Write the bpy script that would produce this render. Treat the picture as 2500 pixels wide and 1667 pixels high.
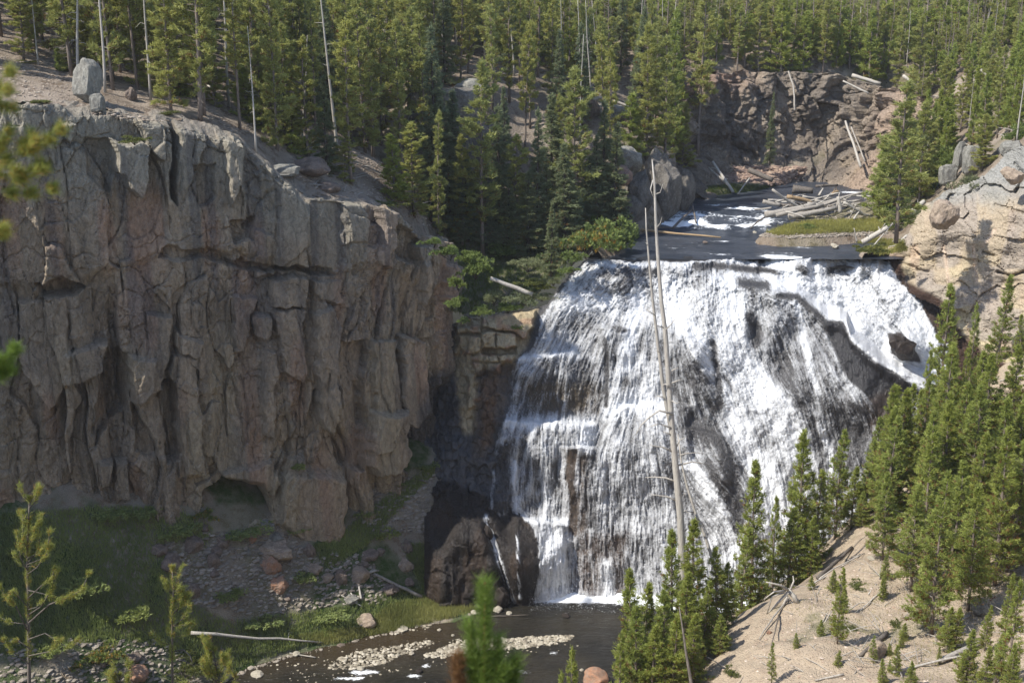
import bpy, bmesh, math, random
import numpy as np
from mathutils import Vector, Matrix, Euler
for _o in list(bpy.data.objects):
    bpy.data.objects.remove(_o)
scene = bpy.context.scene
col = scene.collection
random.seed(7)
# ------------------------------------------------------------------ camera
FPX, PITCH, CAMZ = 2800.0, math.radians(15.4), 45.0
CP, SP = math.cos(PITCH), math.sin(PITCH)
cam_data = bpy.data.cameras.new("camera")
cam_data.sensor_width = 36.0
cam_data.lens = FPX / 2500.0 * 36.0
cam_data.clip_start = 0.5
cam_data.clip_end = 2000.0
cam = bpy.data.objects.new("camera", cam_data)
col.objects.link(cam)
cam.location = (0, 0, CAMZ)
cam.rotation_euler = (math.pi / 2 - PITCH, 0, 0)
scene.camera = cam
cam_data.dof.use_dof = True
cam_data.dof.focus_distance = 78.0
cam_data.dof.aperture_fstop = 2.0
# ------------------------------------------------------------------ light
SUN_EL, SUN_AZ = math.radians(50.0), math.atan2(-0.92, -0.39)   # azimuth of the direction TO the sun, measured from +Y
S = Vector((math.sin(SUN_AZ) * math.cos(SUN_EL), math.cos(SUN_AZ) * math.cos(SUN_EL), math.sin(SUN_EL)))
world = bpy.data.worlds.new("World")
scene.world = world
world.use_nodes = True
wt = world.node_tree
bg = wt.nodes["Background"]
sky = wt.nodes.new("ShaderNodeTexSky")
sky.sky_type = 'NISHITA'
sky.sun_disc = False
sky.sun_elevation = SUN_EL
sky.sun_rotation = SUN_AZ
sky.altitude = 2000.0
sky.dust_density = 3.0
sky.ozone_density = .6
wt.links.new(sky.outputs[0], bg.inputs[0])
bg.inputs[1].default_value = 0.15
sun_d = bpy.data.lights.new("sun", 'SUN')
sun_d.energy = 3.9
sun_d.angle = math.radians(0.5)
sun_d.color = (1.0, 0.95, 0.87)
sun = bpy.data.objects.new("sun", sun_d)
col.objects.link(sun)
sun.rotation_euler = S.to_track_quat('Z', 'Y').to_euler()
scene.view_settings.view_transform = 'Standard'
scene.view_settings.look = 'None'
scene.view_settings.exposure = 0.8
scene.view_settings.gamma = 1.0
scene.view_settings.use_curve_mapping = False
scene.cycles.max_bounces = 6
scene.cycles.diffuse_bounces = 3
scene.cycles.glossy_bounces = 3
scene.cycles.transmission_bounces = 3
scene.cycles.transparent_max_bounces = 8
scene.cycles.use_denoising = True

# ------------------------------------------------------------------ pixel <-> place (source pixels 2500 x 1667)
def W(px, py, d):
    """point seen at source pixel (px, py) whose world y (distance forward) is d"""
    px = np.asarray(px, float); py = np.asarray(py, float); d = np.asarray(d, float)
    v = (833.5 - py) / FPX
    ry = CP + v * SP
    rz = -SP + v * CP
    k = d / ry
    return np.stack(np.broadcast_arrays((px - 1250.0) / FPX * k, d, CAMZ + rz * k), -1)
def PXZ(px, py, z):
    v = (833.5 - py) / FPX
    d = (z - CAMZ) * (CP + v * SP) / (-SP + v * CP)
    return W(px, py, d)
def proj(x, y, z):
    dz = z - CAMZ
    f = y * CP - dz * SP
    u = y * SP + dz * CP
    return 1250 + FPX * x / f, 833.5 - FPX * u / f

# ------------------------------------------------------------------ noise
def _h(ix, iy, seed):
    n = (ix.astype(np.int64) * 374761393 + iy.astype(np.int64) * 668265263 + seed * 974634777) & 0xffffffff
    n = ((n ^ (n >> 13)) * 1274126177) & 0xffffffff
    n = ((n ^ (n >> 16)) * 2246822519) & 0xffffffff
    return ((n ^ (n >> 15)) & 0xffffff) / float(0xffffff)
def vn(x, y, seed=0):
    ix, iy = np.floor(x), np.floor(y)
    fx, fy = x - ix, y - iy
    fx = fx * fx * fx * (fx * (fx * 6 - 15) + 10); fy = fy * fy * fy * (fy * (fy * 6 - 15) + 10)
    a, b = _h(ix, iy, seed), _h(ix + 1, iy, seed)
    c, d = _h(ix, iy + 1, seed), _h(ix + 1, iy + 1, seed)
    return (a + (b - a) * fx) * (1 - fy) + (c + (d - c) * fx) * fy
def fbm(x, y, seed=0, oct=4, gain=.5):
    """about -1..1"""
    s = 0; a = 1; t = 0
    for i in range(oct):
        s = s + a * (vn(x, y, seed + i * 17) * 2 - 1); t += a; a *= gain
        x = x * 2.03 + 11.3; y = y * 2.03 + 5.7
    return s / t * 1.5
def worley(x, y, seed=0):
    """F1, F2-F1, id random, second random, dx, dy to the cell's point"""
    ix, iy = np.floor(x), np.floor(y)
    b1 = np.full(x.shape, 9.); b2 = np.full(x.shape, 9.)
    r1 = np.zeros(x.shape); r2 = np.zeros(x.shape); r3 = np.zeros(x.shape); dx = np.zeros(x.shape); dy = np.zeros(x.shape)
    for i in (-1, 0, 1):
        for j in (-1, 0, 1):
            cx, cy = ix + i, iy + j
            px = cx + .1 + .8 * _h(cx, cy, seed); py = cy + .1 + .8 * _h(cx, cy, seed + 91)
            ex, ey = x - px, y - py
            q = np.sqrt(ex * ex + ey * ey)
            c = q < b1
            b2 = np.where(c, b1, np.minimum(b2, q))
            b1 = np.where(c, q, b1)
            r1 = np.where(c, _h(cx, cy, seed + 7), r1); r2 = np.where(c, _h(cx, cy, seed + 13), r2); r3 = np.where(c, _h(cx, cy, seed + 29), r3)
            dx = np.where(c, ex, dx); dy = np.where(c, ey, dy)
    return b1, b2 - b1, r1, r2, r3, dx, dy
def sstep(a, b, x):
    t = np.clip((x - a) / (b - a), 0, 1)
    return t * t * (3 - 2 * t)
def mix(a, b, t):
    return a + (b - a) * t
def seg_dist(x, y, pts):
    """distance to a polyline, and position 0..1 along it"""
    best = np.full(np.shape(x), 1e9); tt = np.zeros(np.shape(x)); n = len(pts) - 1
    for i in range(n):
        ax, ay = pts[i][:2]; bx, by = pts[i + 1][:2]
        vx, vy = bx - ax, by - ay
        t = np.clip(((x - ax) * vx + (y - ay) * vy) / (vx * vx + vy * vy + 1e-9), 0, 1)
        d = np.hypot(x - ax - t * vx, y - ay - t * vy)
        c = d < best
        best = np.where(c, d, best); tt = np.where(c, (i + t) / n, tt)
    return best, tt
def inside(x, y, poly):
    r = np.zeros(np.shape(x), bool); n = len(poly)
    for i in range(n):
        x1, y1 = poly[i]; x2, y2 = poly[(i + 1) % n]
        if y1 == y2: continue
        c = ((y1 > y) != (y2 > y)) & (x < (x2 - x1) * (y - y1) / (y2 - y1) + x1)
        r ^= c
    return r
def sdf(x, y, poly):
    """signed distance, positive inside"""
    d, _ = seg_dist(x, y, list(poly) + [poly[0]])
    return np.where(inside(x, y, poly), d, -d)
class RBF:
    def __init__(self, pts, c=3.0):
        self.p = np.array(pts, float); self.c = c
        P = self.p; n = len(P)
        A = self.k(P[:, 0][:, None] - P[:, 0][None], P[:, 1][:, None] - P[:, 1][None])
        M = np.zeros((n + 3, n + 3)); M[:n, :n] = A; M[:n, :n] -= np.eye(n) * .3
        Q = np.c_[np.ones(n), P[:, 0], P[:, 1]]
        M[:n, n:] = Q; M[n:, :n] = Q.T
        self.w = np.linalg.solve(M, np.r_[P[:, 2], 0, 0, 0])
    def k(self, dx, dy):
        return np.sqrt(dx * dx + dy * dy + self.c ** 2)
    def __call__(self, x, y):
        x = np.asarray(x, float); y = np.asarray(y, float)
        r = self.w[-3] + self.w[-2] * x + self.w[-1] * y
        for i in range(len(self.p)):
            r = r + self.w[i] * self.k(x - self.p[i, 0], y - self.p[i, 1])
        return r

# ------------------------------------------------------------------ meshes
def mk_mesh(name, V, F, attrs=None, smooth=False, mats=None, fmat=None):
    """V (n,3); F (m,3) or (m,4)"""
    V = np.asarray(V, np.float32); F = np.asarray(F, np.int32)
    me = bpy.data.meshes.new(name)
    me.vertices.add(len(V)); me.vertices.foreach_set("co", V.ravel())
    k = F.shape[1]
    me.loops.add(F.size); me.loops.foreach_set("vertex_index", F.ravel())
    me.polygons.add(len(F))
    me.polygons.foreach_set("loop_start", np.arange(0, F.size, k, dtype=np.int32))
    me.polygons.foreach_set("loop_total", np.full(len(F), k, np.int32))
    me.polygons.foreach_set("use_smooth", np.full(len(F), smooth, bool))
    for a, v in (attrs or {}).items():
        v = np.asarray(v, np.float32)
        if v.ndim == 1:
            at = me.attributes.new(a, 'FLOAT', 'POINT'); at.data.foreach_set("value", v)
        else:
            if v.shape[1] == 3: v = np.c_[v, np.ones(len(v), np.float32)]
            at = me.attributes.new(a, 'FLOAT_COLOR', 'POINT'); at.data.foreach_set("color", v.astype(np.float32).ravel())
    for m in (mats or []): me.materials.append(m)
    if fmat is not None: me.polygons.foreach_set("material_index", np.asarray(fmat, np.int32))
    me.update(); me.validate()
    return me
def grid_faces(r, c, keep=None):
    i = np.arange((r - 1) * (c - 1)).reshape(r - 1, c - 1)
    a = (np.arange(r - 1)[:, None] * c + np.arange(c - 1)[None])
    F = np.stack([a, a + 1, a + c + 1, a + c], -1)
    if keep is not None: F = F[keep]
    return F.reshape(-1, 4)
def grid_mesh(name, P, mats, attrs=None, keep=None, smooth=True, flip=False):
    r, c = P.shape[:2]
    F = grid_faces(r, c, keep)
    if flip: F = F[:, ::-1]
    V = P.reshape(-1, 3)
    A = {k: np.asarray(v).reshape(r * c, -1).squeeze() for k, v in (attrs or {}).items()}
    used = np.zeros(len(V), bool); used[F.ravel()] = True
    idx = np.cumsum(used) - 1
    return mk_mesh(name, V[used], idx[F], {k: v[used] for k, v in A.items()}, smooth, mats)
def add(name, data, parent=None, label=None, cat=None, group=None, kind=None, loc=None):
    o = bpy.data.objects.new(name, data)
    col.objects.link(o)
    if parent is not None: o.parent = parent
    if loc is not None: o.location = loc
    if label: o['label'] = label
    if cat: o['category'] = cat
    if group: o['group'] = group
    if kind: o['kind'] = kind
    return o
def tube(pts, radii, sides=6, V=None, F=None, cap=True):
    """append a tapered tube along pts to lists V, F (quads)"""
    pts = [Vector(p) for p in pts]
    base = len(V)
    up = Vector((0.13, 0.21, 1))
    n = len(pts)
    for i, p in enumerate(pts):
        t = (pts[min(i + 1, n - 1)] - pts[max(i - 1, 0)]).normalized()
        a = t.cross(up)
        if a.length < .05: a = t.cross(Vector((1, 0, 0)))
        a.normalize(); b = t.cross(a)
        for k in range(sides):
            th = 2 * math.pi * k / sides
            V.append(tuple(p + (a * math.cos(th) + b * math.sin(th)) * radii[i]))
    for i in range(n - 1):
        for k in range(sides):
            k2 = (k + 1) % sides
            F.append((base + i * sides + k, base + i * sides + k2, base + (i + 1) * sides + k2, base + (i + 1) * sides + k))
    if cap:
        for e, rev in ((0, True), (n - 1, False)):
            c0 = len(V); V.append(tuple(pts[e]))
            for k in range(sides):
                k2 = (k + 1) % sides
                A_, B_ = base + e * sides + k, base + e * sides + k2
                F.append((c0, B_, A_, A_) if rev else (c0, A_, B_, B_))
def tube_mesh(name, V, F, mats, attrs=None, smooth=True):
    Fq = np.array(F, np.int32)
    tri = Fq[:, 2] == Fq[:, 3]
    # triangulate everything to keep one face size
    T = [Fq[tri][:, :3]]
    Q = Fq[~tri]
    T += [Q[:, [0, 1, 2]], Q[:, [0, 2, 3]]]
    return mk_mesh(name, np.array(V), np.concatenate(T), attrs, smooth, mats)

# ------------------------------------------------------------------ materials
class NT:
    def __init__(self, name):
        self.m = bpy.data.materials.new(name); self.m.use_nodes = True
        self.t = self.m.node_tree; self.t.nodes.clear()
        self.out = self.t.nodes.new("ShaderNodeOutputMaterial")
    def n(self, typ, ins=None, **kw):
        nd = self.t.nodes.new(typ)
        for k, v in kw.items(): setattr(nd, k, v)
        for k, v in (ins or {}).items(): self.set(nd.inputs[k], v)
        return nd
    def set(self, sock, v):
        if isinstance(v, bpy.types.NodeSocket): self.t.links.new(v, sock)
        elif isinstance(v, bpy.types.Node): self.t.links.new(v.outputs[0], sock)
        else:
            if isinstance(v, (tuple, list)) and len(v) == 3 and sock.type == 'RGBA': v = (*v, 1)
            sock.default_value = v
    def co(self, scale=None, src='Object'):
        c = self.n("ShaderNodeTexCoord").outputs[src]
        if scale is not None:
            mp = self.n("ShaderNodeMapping", {'Vector': c, 'Scale': scale})
            return mp.outputs[0]
        return c
    def noise(self, scale, detail=4, rough=.55, vec=None, dist=0.0):
        d = {'Scale': scale, 'Detail': detail, 'Roughness': rough, 'Distortion': dist}
        if vec is not None: d['Vector'] = vec
        return self.n("ShaderNodeTexNoise", d).outputs[0]
    def math(self, op, a, b=0.0, clamp=False):
        nd = self.n("ShaderNodeMath", {0: a, 1: b}, operation=op); nd.use_clamp = clamp
        return nd.outputs[0]
    def ramp(self, f, stops):
        nd = self.n("ShaderNodeValToRGB", {'Fac': f})
        e = nd.color_ramp.elements
        while len(e) < len(stops): e.new(.5)
        for i, (p, c) in enumerate(stops):
            e[i].position = p; e[i].color = (*c, 1) if len(c) == 3 else c
        return nd.outputs[0]
    def mr(self, f, a, b, c=0., d=1.):
        return self.n("ShaderNodeMapRange", {'Value': f, 'From Min': a, 'From Max': b, 'To Min': c, 'To Max': d}).outputs[0]
    def mixc(self, f, a, b, mode='MIX'):
        nd = self.n("ShaderNodeMixRGB", {'Fac': f, 'Color1': a, 'Color2': b}, blend_type=mode)
        return nd.outputs[0]
    def attr(self, name):
        return self.n("ShaderNodeAttribute", attribute_name=name)
    def bump(self, h, dist=.05, strength=1.0, normal=None):
        d = {'Height': h, 'Distance': dist, 'Strength': strength}
        if normal is not None: d['Normal'] = normal
        return self.n("ShaderNodeBump", d).outputs[0]
    def principled(self, **k):
        nd = self.n("ShaderNodeBsdfPrincipled", {a.replace('_', ' '): b for a, b in k.items()})
        self.t.links.new(nd.outputs[0], self.out.inputs[0])
        return nd

def rock_mat(name, fine=1.0, rough=.9, bumpd=.12, use_attr=True, c1=(.2, .18, .16), c2=(.1, .09, .085), wet=False, stretch=(1, 1, .45), lichen=0.0):
    m = NT(name)
    v = m.co()
    vs = m.co(stretch)
    n1 = m.noise(.9 * fine, 6, .62, v)
    n2 = m.noise(4.5 * fine, 5, .6, vs)
    n3 = m.noise(14 * fine, 4, .6, v)
    if use_attr: base = m.attr("col").outputs[0]
    else: base = m.mixc(m.mr(n1, .38, .62), c2, c1)
    k = m.math('MULTIPLY', m.mr(n2, .3, .7, .72, 1.22), m.mr(n3, .3, .7, .8, 1.18))
    base = m.mixc(1.0, base, m.n("ShaderNodeCombineXYZ", {0: k, 1: k, 2: k}), 'MULTIPLY')
    if lichen > 0:
        sp = m.noise(7 * fine, 3, .7, v)
        base = m.mixc(m.math('MULTIPLY', m.mr(sp, .57, .66), lichen), base, (.33, .35, .29))
    vw = m.n('ShaderNodeVectorMath', {0: vs, 1: m.n('ShaderNodeTexNoise', {'Scale': 2.0, 'Detail': 3, 'Vector': v}).outputs[1]}, operation='ADD').outputs[0]
    vor = m.n("ShaderNodeTexVoronoi", {'Vector': vw, 'Scale': 1.6 * fine}, feature='DISTANCE_TO_EDGE').outputs[0]
    cr = m.mr(vor, 0.0, .03)
    h = m.math('ADD', m.math('MULTIPLY', n2, .9), m.math('MULTIPLY', n3, .45))
    h = m.math('ADD', h, m.math('MULTIPLY', cr, .30))
    h = m.math('ADD', h, m.math('MULTIPLY', n1, .7))
    nb = m.bump(h, bumpd, 1.0)
    m.principled(Base_Color=base, Roughness=(m.mr(n3, .35, .65, .32, .6) if wet else rough), Normal=nb, **({'Specular IOR Level': .35} if wet else {'Specular IOR Level': .2}))
    return m.m
# ================================================================== TERRAIN
CLIFF = np.array([(-80, 28, 0), (-64, 47, 0), (-50, 59.5, 0), (-41, 66.5, 0)] + [tuple(W(a, 800, b)) for a, b in
        ((0, 71), (200, 72.3), (450, 75.3), (580, 77), (780, 79.5), (900, 82), (1000, 84), (1088, 86.6))] + [(-4.75, 88.3, 0), (-5.2, 90.6, 0), (-8, 96, 0)])[:, :2]
def cliff_edge_py(px):
    return np.interp(px, [-200, 38, 184, 214, 383, 478, 586, 650, 739, 899, 949, 1007, 1083, 1095, 1112, 1118],
                     [262, 262, 264, 276, 295, 303, 344, 392, 490, 496, 515, 560, 585, 600, 638, 660])
UP = []
for a, b in ((0, 71), (200, 72.3), (383, 74.4), (478, 75.6), (586, 77), (650, 77.8), (739, 79), (899, 82), (1000, 84)):
    p = W(a, cliff_edge_py(a), b + 1.2); UP.append(tuple(p))
    p2 = W(a, cliff_edge_py(a), b); UP.append(tuple(p2))
UP += [(-41, 67, 41.2), (-50, 60, 42), (-64, 47.5, 43), (-80, 28, 45), (-60, 75, 46), (-60, 95, 52), (-75, 120, 60), (-80, 60, 50)]
for a, b, c in ((0, 145, 84), (95, 160, 86), (245, 240, 78), (60, 225, 75), (0, 0, 106), (300, 60, 112), (517, 237, 88), (480, 150, 98), (727, 268, 95), (727, 383, 85),
                (760, 50, 126), (640, 330, 84), (900, 380, 97), (1000, 450, 95), (1040, 520, 92.5), (860, 430, 88), (900, 250, 112),
                (1060, 225, 112), (1150, 212, 112), (1030, 400, 103), (1150, 420, 102), (1250, 330, 112), (1350, 325, 113), (1450, 240, 122), (1540, 300, 117),
                (1400, 160, 135), (1250, 20, 160), (1100, 600, 99), (1110, 700, 94), (1120, 775, 91.5), (1200, 772, 90.8), (1290, 752, 91.3),
                (1220, 690, 94.5), (1200, 640, 97.5), (1250, 610, 100), (1330, 670, 95), (1390, 625, 98), (1350, 560, 104), (1470, 520, 108),
                (1540, 360, 114), (1600, 380, 115), (1640, 330, 122), (1700, 177, 139), (1770, 176, 139), (1900, 176, 140), (2021, 176, 140), (2136, 214, 139), (2250, 230, 134),
                (1700, 100, 170), (2000, 110, 172), (2300, 90, 170), (2000, 50, 225), (1250, -30, 235), (600, -60, 170), (2500, 0, 215),
                (2280, 330, 121), (2250, 420, 115), (2380, 280, 121), (2500, 215, 116), (2700, 120, 118), (2350, 200, 128), (2900, 60, 120),
                (2253, 490, 106), (2330, 425, 103), (2456, 350, 99), (2600, 290, 94), (2800, 260, 88), (2214, 588, 97.5)):
    UP.append(tuple(W(a, b, c)))
for a, b, z in ((1400, 600, 27.0), (1425, 604, 26.9), (1380, 640, 26.6), (1402, 652, 26.3), (1440, 612, 26.5), (1530, 600, 26.6), (1552, 560, 26.8), (1610, 545, 27.2), (1660, 505, 27.9), (1720, 492, 28.0), (1850, 480, 28.1), (1925, 462, 28.2),
                (1760, 455, 28.8), (1900, 440, 29.4), (2080, 440, 29.4), (1720, 430, 30.0), (2200, 600, 26.6), (2150, 612, 26.4), (2090, 595, 26.5), (2230, 520, 28.5), (2180, 500, 28.6), (2130, 470, 28.8)):
    UP.append(tuple(PXZ(a, b, z)))
# river bed
for a, b, z in ((1500, 625, 25.3), (1700, 620, 25.2), (1900, 615, 25.2), (2080, 615, 25.4), (1620, 590, 25.6), (1800, 590, 25.6), (1950, 590, 25.8), (2050, 596, 25.9), (1700, 530, 26.7), (1820, 520, 26.9), (1760, 500, 27.2),
                (1880, 495, 27.2), (1990, 466, 27.3), (2080, 462, 27.4), (1700, 560, 26)):
    UP.append(tuple(PXZ(a, b, z)))
for a, b, c in ((1740, 412, 126), (1830, 412, 128), (1920, 405, 129), (2030, 408, 129), (2110, 415, 125), (2170, 440, 121), (1700, 400, 121), (1760, 385, 131), (1900, 380, 132.5), (2040, 382, 132.5)):
    UP.append(tuple(W(a, b, c)))
UPF = RBF(UP, 2.5)
RIVER = [(1415, 700), (1437, 640), (1445, 614), (1530, 600), (1556, 562), (1606, 548), (1655, 506), (1725, 498), (1850, 484), (1925, 466), (1990, 456), (2130, 456), (2170, 470), (2150, 530), (2000, 540), (1846, 566), (1860, 580), (2090, 568), (2160, 580), (2094, 596), (2110, 616), (2186, 624), (2200, 700)]
FCX, FCY = np.array([tuple(W(a, 300, b))[:2] for a, b in ((1640, 124), (1660, 129), (1740, 134.5), (1900, 136.5), (2040, 136.5), (2110, 133), (2180, 130), (2240, 124))]).T
def bar_mask(x, y):
    """gravel and grass bar below the log jam"""
    px, py = proj(x, y, np.full(np.shape(x), 27.0))
    return sstep(-9, 9, sdf(px, py, [(1846, 566), (1905, 553), (1960, 520), (2080, 515), (2200, 520), (2230, 560), (2150, 566), (2000, 577), (1900, 578), (1850, 574)]))
def upz(x, y):
    z = UPF(x, y)
    z = z + fbm(x * .18, y * .18, 3, 4) * .45 * sstep(80, 95, y) + fbm(x * .9, y * .9, 5, 3) * .10
    px, py = proj(x, y, np.full(np.shape(x), 26.6))
    rv = sstep(0, 7, sdf(px, py, RIVER)) * (y > 92)
    z = np.where(rv > 0, np.minimum(z, mix(z, np.interp(y, [94, 107, 112, 116, 130], [25.1, 25.6, 26.3, 26.8, 27.1]), rv)), z)
    fy_ = np.interp(x, FCX, FCY, left=0, right=0)
    z = np.where((y < fy_ + 1.2) & (y > 118) & (fy_ > 0), np.minimum(z, np.maximum(28.2, 31.0 - (fy_ - y) * .42)), z)
    m = bar_mask(x, y)
    z = np.where(m > 0, np.maximum(z, mix(z, 27.12 + .1 * fbm(x * .8, y * .8, 9, 2), m)), z)
    return z
canyon = [(-80, 10), (-80, 31)] + [(p[0] - .55, p[1] + 1.5) for p in CLIFF[1:11]] + [(-6.0, 89.6), (-5.6, 91.4), (-4.9, 91.2), (-2, 90.2), (1.0, 90.4), (2.4, 91.6), (3.6, 93.6), (5.6, 95.2), (7.0, 95.6), (31, 95.6), (34, 97), (38, 97), (52, 84), (80, 60), (80, 10)]
xs = np.arange(-78, 84, .55); ys = np.concatenate([np.arange(24, 68, 1.0), np.arange(68, 150, .45), np.arange(150, 260, 1.5)])
X, Y = np.meshgrid(xs, ys)
Z = upz(X, Y)
xc = (X[:-1, :-1] + X[1:, 1:]) / 2; yc = (Y[:-1, :-1] + Y[1:, 1:]) / 2
keep = ~inside(xc, yc, canyon)
def ground_mat(name, base, alt, gravel=(.30, .27, .25), litter=(.10, .07, .045), green=(.07, .085, .03), gscale=1.0):
    m = NT(name)
    v = m.co()
    n0 = m.noise(.16 * gscale, 5, .6, v); n1 = m.noise(1.1 * gscale, 6, .65, v); n2 = m.noise(9 * gscale, 4, .65, v)
    c = m.mixc(m.mr(n0, .4, .6), base, alt)
    c = m.mixc(m.mr(n1, .5, .62, 0, .75), c, litter)
    vor = m.n("ShaderNodeTexVoronoi", {'Vector': v, 'Scale': 6.5 * gscale, 'Randomness': 1.0})
    c = m.mixc(m.math('MULTIPLY', m.mr(vor.outputs[0], .12, .3, 1, 0), m.mr(n1, .35, .55, .15, .8)), c, gravel)
    if name == 'canyon_soil': c = m.mixc(m.attr('sand').outputs[2], c, m.mixc(.72, c, m.mixc(m.mr(n1, .3, .7), (.50, .40, .285), (.38, .30, .22))))
    g = m.attr("green").outputs[2]
    c = m.mixc(m.math('MULTIPLY', g, m.mr(n1, .3, .6, .5, 1.)), c, green)
    h = m.math('ADD', m.math('MULTIPLY', n1, 1.0), m.math('MULTIPLY', n2, .5))
    h = m.math('ADD', h, m.mr(vor.outputs[0], 0, .5, .35, 0))
    m.principled(Base_Color=c, Roughness=.95, Normal=m.bump(h, .16), **{'Specular IOR Level': .1})
    return m.m
M_soil = ground_mat("forest_floor", (.29, .24, .19), (.20, .16, .12))
px, py = proj(X, Y, Z)
gr = np.maximum.reduce([.9 * sstep(-20, 20, sdf(px, py, [(1090, 560), (1450, 560), (1450, 640), (1380, 680), (1310, 740), (1240, 700), (1100, 760)])),
                        .9 * sstep(-5, 8, sdf(px, py, [(1700, 450), (1930, 445), (1930, 480), (1720, 500)])), bar_mask(X, Y) * .6 * (py < 565),
                        .35 * sstep(.1, .5, fbm(X * .2, Y * .2, 44, 3)) * (Y > 95)])
me = grid_mesh("hillside", np.stack([X, Y, Z], -1), [M_soil], {'green': gr}, keep=keep)
add("hillside_ground", me, kind='structure')

# ---- canyon floor and the near slopes
LO = []
for a, b in ((1240, 1478), (1150, 1502), (1040, 1529), (926, 1546), (800, 1578), (708, 1596), (574, 1638), (545, 1675)):
    p = PXZ(a, b, 2.05); LO.append(tuple(p))
    LO.append((p[0] + 1.3, p[1] - 2.2, .9))
for a, b, c in ((0, 1225, 71.2), (200, 1220, 72.4), (450, 1215, 75.5), (580, 1255, 77), (780, 1325, 78.8), (842, 1300, 80.6), (940, 1230, 82.8), (1020, 1160, 84.6), (1068, 1130, 86),
                (0, 1667, 61.5), (250, 1500, 67.5), (120, 1600, 64), (1010, 1400, 81.6), (1100, 1440, 80.4), (0, 1450, 66.5), (420, 1420, 71.5)):
    LO.append(tuple(W(a, b, c)))
LO += [(-50, 62, 16), (-60, 50, 18), (-40, 50, 8), (-30, 56, 2.2), (-22, 60, .9), (-24, 50, 1.0), (-44, 36, 12), (-20, 40, 3)]
for a, b in ((1250, 1520), (1400, 1500), (1600, 1500), (1300, 1640), (1100, 1660), (1450, 1600), (1550, 1490), (1800, 1490), (2000, 1500)):
    p = PXZ(a, b, .7); LO.append(tuple(p))
LO += [(5, 83, 0.5), (14, 84, .5), (24, 84, 1), (34, 86, 3), (4, 62, .8), (-4, 60, .8), (-10, 56, .9), (40, 80, 14)]
# near right slope
for a, b, c in ((1730, 1667, 47), (1853, 1519, 52), (1944, 1438, 55), (2059, 1385, 57.5), (2155, 1316, 60), (2185, 1251, 63), (2000, 1667, 44), (2200, 1500, 51), (2400, 1400, 54), (2500, 1667, 40), (2500, 1200, 60),
                (2500, 1050, 66), (2350, 1150, 64), (2700, 1300, 56), (2700, 1000, 68), (2350, 1060, 68)):
    LO.append(tuple(W(a, b, c)))
for a, b, c in ((1730, 1667, 47), (1853, 1519, 52), (1944, 1438, 55), (2059, 1385, 57.5), (2155, 1316, 60), (2185, 1251, 63)):
    p = W(a, b, c); LO.append((p[0] - 3.4, p[1] + 2.6, p[2] - 4.0)); LO.append((p[0] - 6, p[1] + 6, max(1.5, p[2] - 9.5)))
LO += [(26, 74, 14), (34, 74, 24), (22, 76, 7), (45, 66, 31), (50, 50, 33), (40, 30, 34), (30, 20, 36), (3, 50, 6.5), (0, 46, 9), (6, 42, 12.5), (0, 36, 14), (10, 34, 19), (20, 34, 24)]
for yy in (-6, 4, 12, 20, 28):
    for xx in (-30, -15, 0, 15):
        LO.append((xx, yy, 43.2 - .80 * max(yy, 0) + (.12 * max(xx, 0))))
LOF = RBF(LO, 2.0)
def loz(x, y):
    z = LOF(x, y)
    z = z + .16 * fbm((x + y) * .9, (x - y) * .22, 23, 4) * sstep(4, 9, x)
    z = z + fbm(x * .3, y * .3, 21, 4) * .28 + fbm(x * 1.6, y * 1.6, 25, 3) * .07
    return z
xs = np.concatenate([np.arange(-75, -36, 1.0), np.arange(-36, 46, .36), np.arange(46, 66, 1.0)]); ys = np.concatenate([np.arange(-10, 38, .8), np.arange(38, 96, .36)])
X, Y = np.meshgrid(xs, ys)
Z = loz(X, Y)
near_gravel = ground_mat("canyon_soil", (.31, .268, .205), (.225, .195, .15), gravel=(.42, .37, .31), litter=(.20, .14, .09), green=(.05, .085, .022), gscale=1.5)
px, py = proj(X, Y, Z)
left = (X < 2) & (Y > 45)
g = fbm(X * .35, Y * .35, 31, 4)
gr = np.where(left, sstep(-.35, .15, g + .35 * sstep(8, 2, Z)), sstep(.35, .7, g) * .5)
gr = np.where((px > 400) & (px < 760) & (py > 1230) & (py < 1520) & left, gr * .35, gr)
gr = np.where((px > 840) & (px < 1060) & (py > 1150) & (py < 1330), gr * .3, gr)
keep = ~((Y[:-1, :-1] > 88) & (X[:-1, :-1] < -4))
me = grid_mesh("canyon", np.stack([X, Y, Z], -1), [near_gravel], {'green': gr, 'sand': sstep(3, 7, X) * sstep(80, 74, Y)}, keep=keep)
add("canyon_ground", me, kind='structure')

# ================================================================== LEFT CLIFF
def path_fn(P):
    P = np.asarray(P, float)
    # chaikin smoothing, ends kept
    for _ in range(2):
        Q = [P[0]]
        for i in range(len(P) - 1):
            Q += [P[i] * .75 + P[i + 1] * .25, P[i] * .25 + P[i + 1] * .75]
        Q.append(P[-1]); P = np.array(Q)
    L = np.r_[0, np.cumsum(np.hypot(*np.diff(P, axis=0).T))]
    def f(s):
        x = np.interp(s, L, P[:, 0]); y = np.interp(s, L, P[:, 1])
        e = 1.2
        tx = np.interp(s + e, L, P[:, 0]) - np.interp(s - e, L, P[:, 0]); ty = np.interp(s + e, L, P[:, 1]) - np.interp(s - e, L, P[:, 1])
        n = np.hypot(tx, ty)
        return x, y, ty / n, -tx / n
    return f, L[-1]
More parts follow.
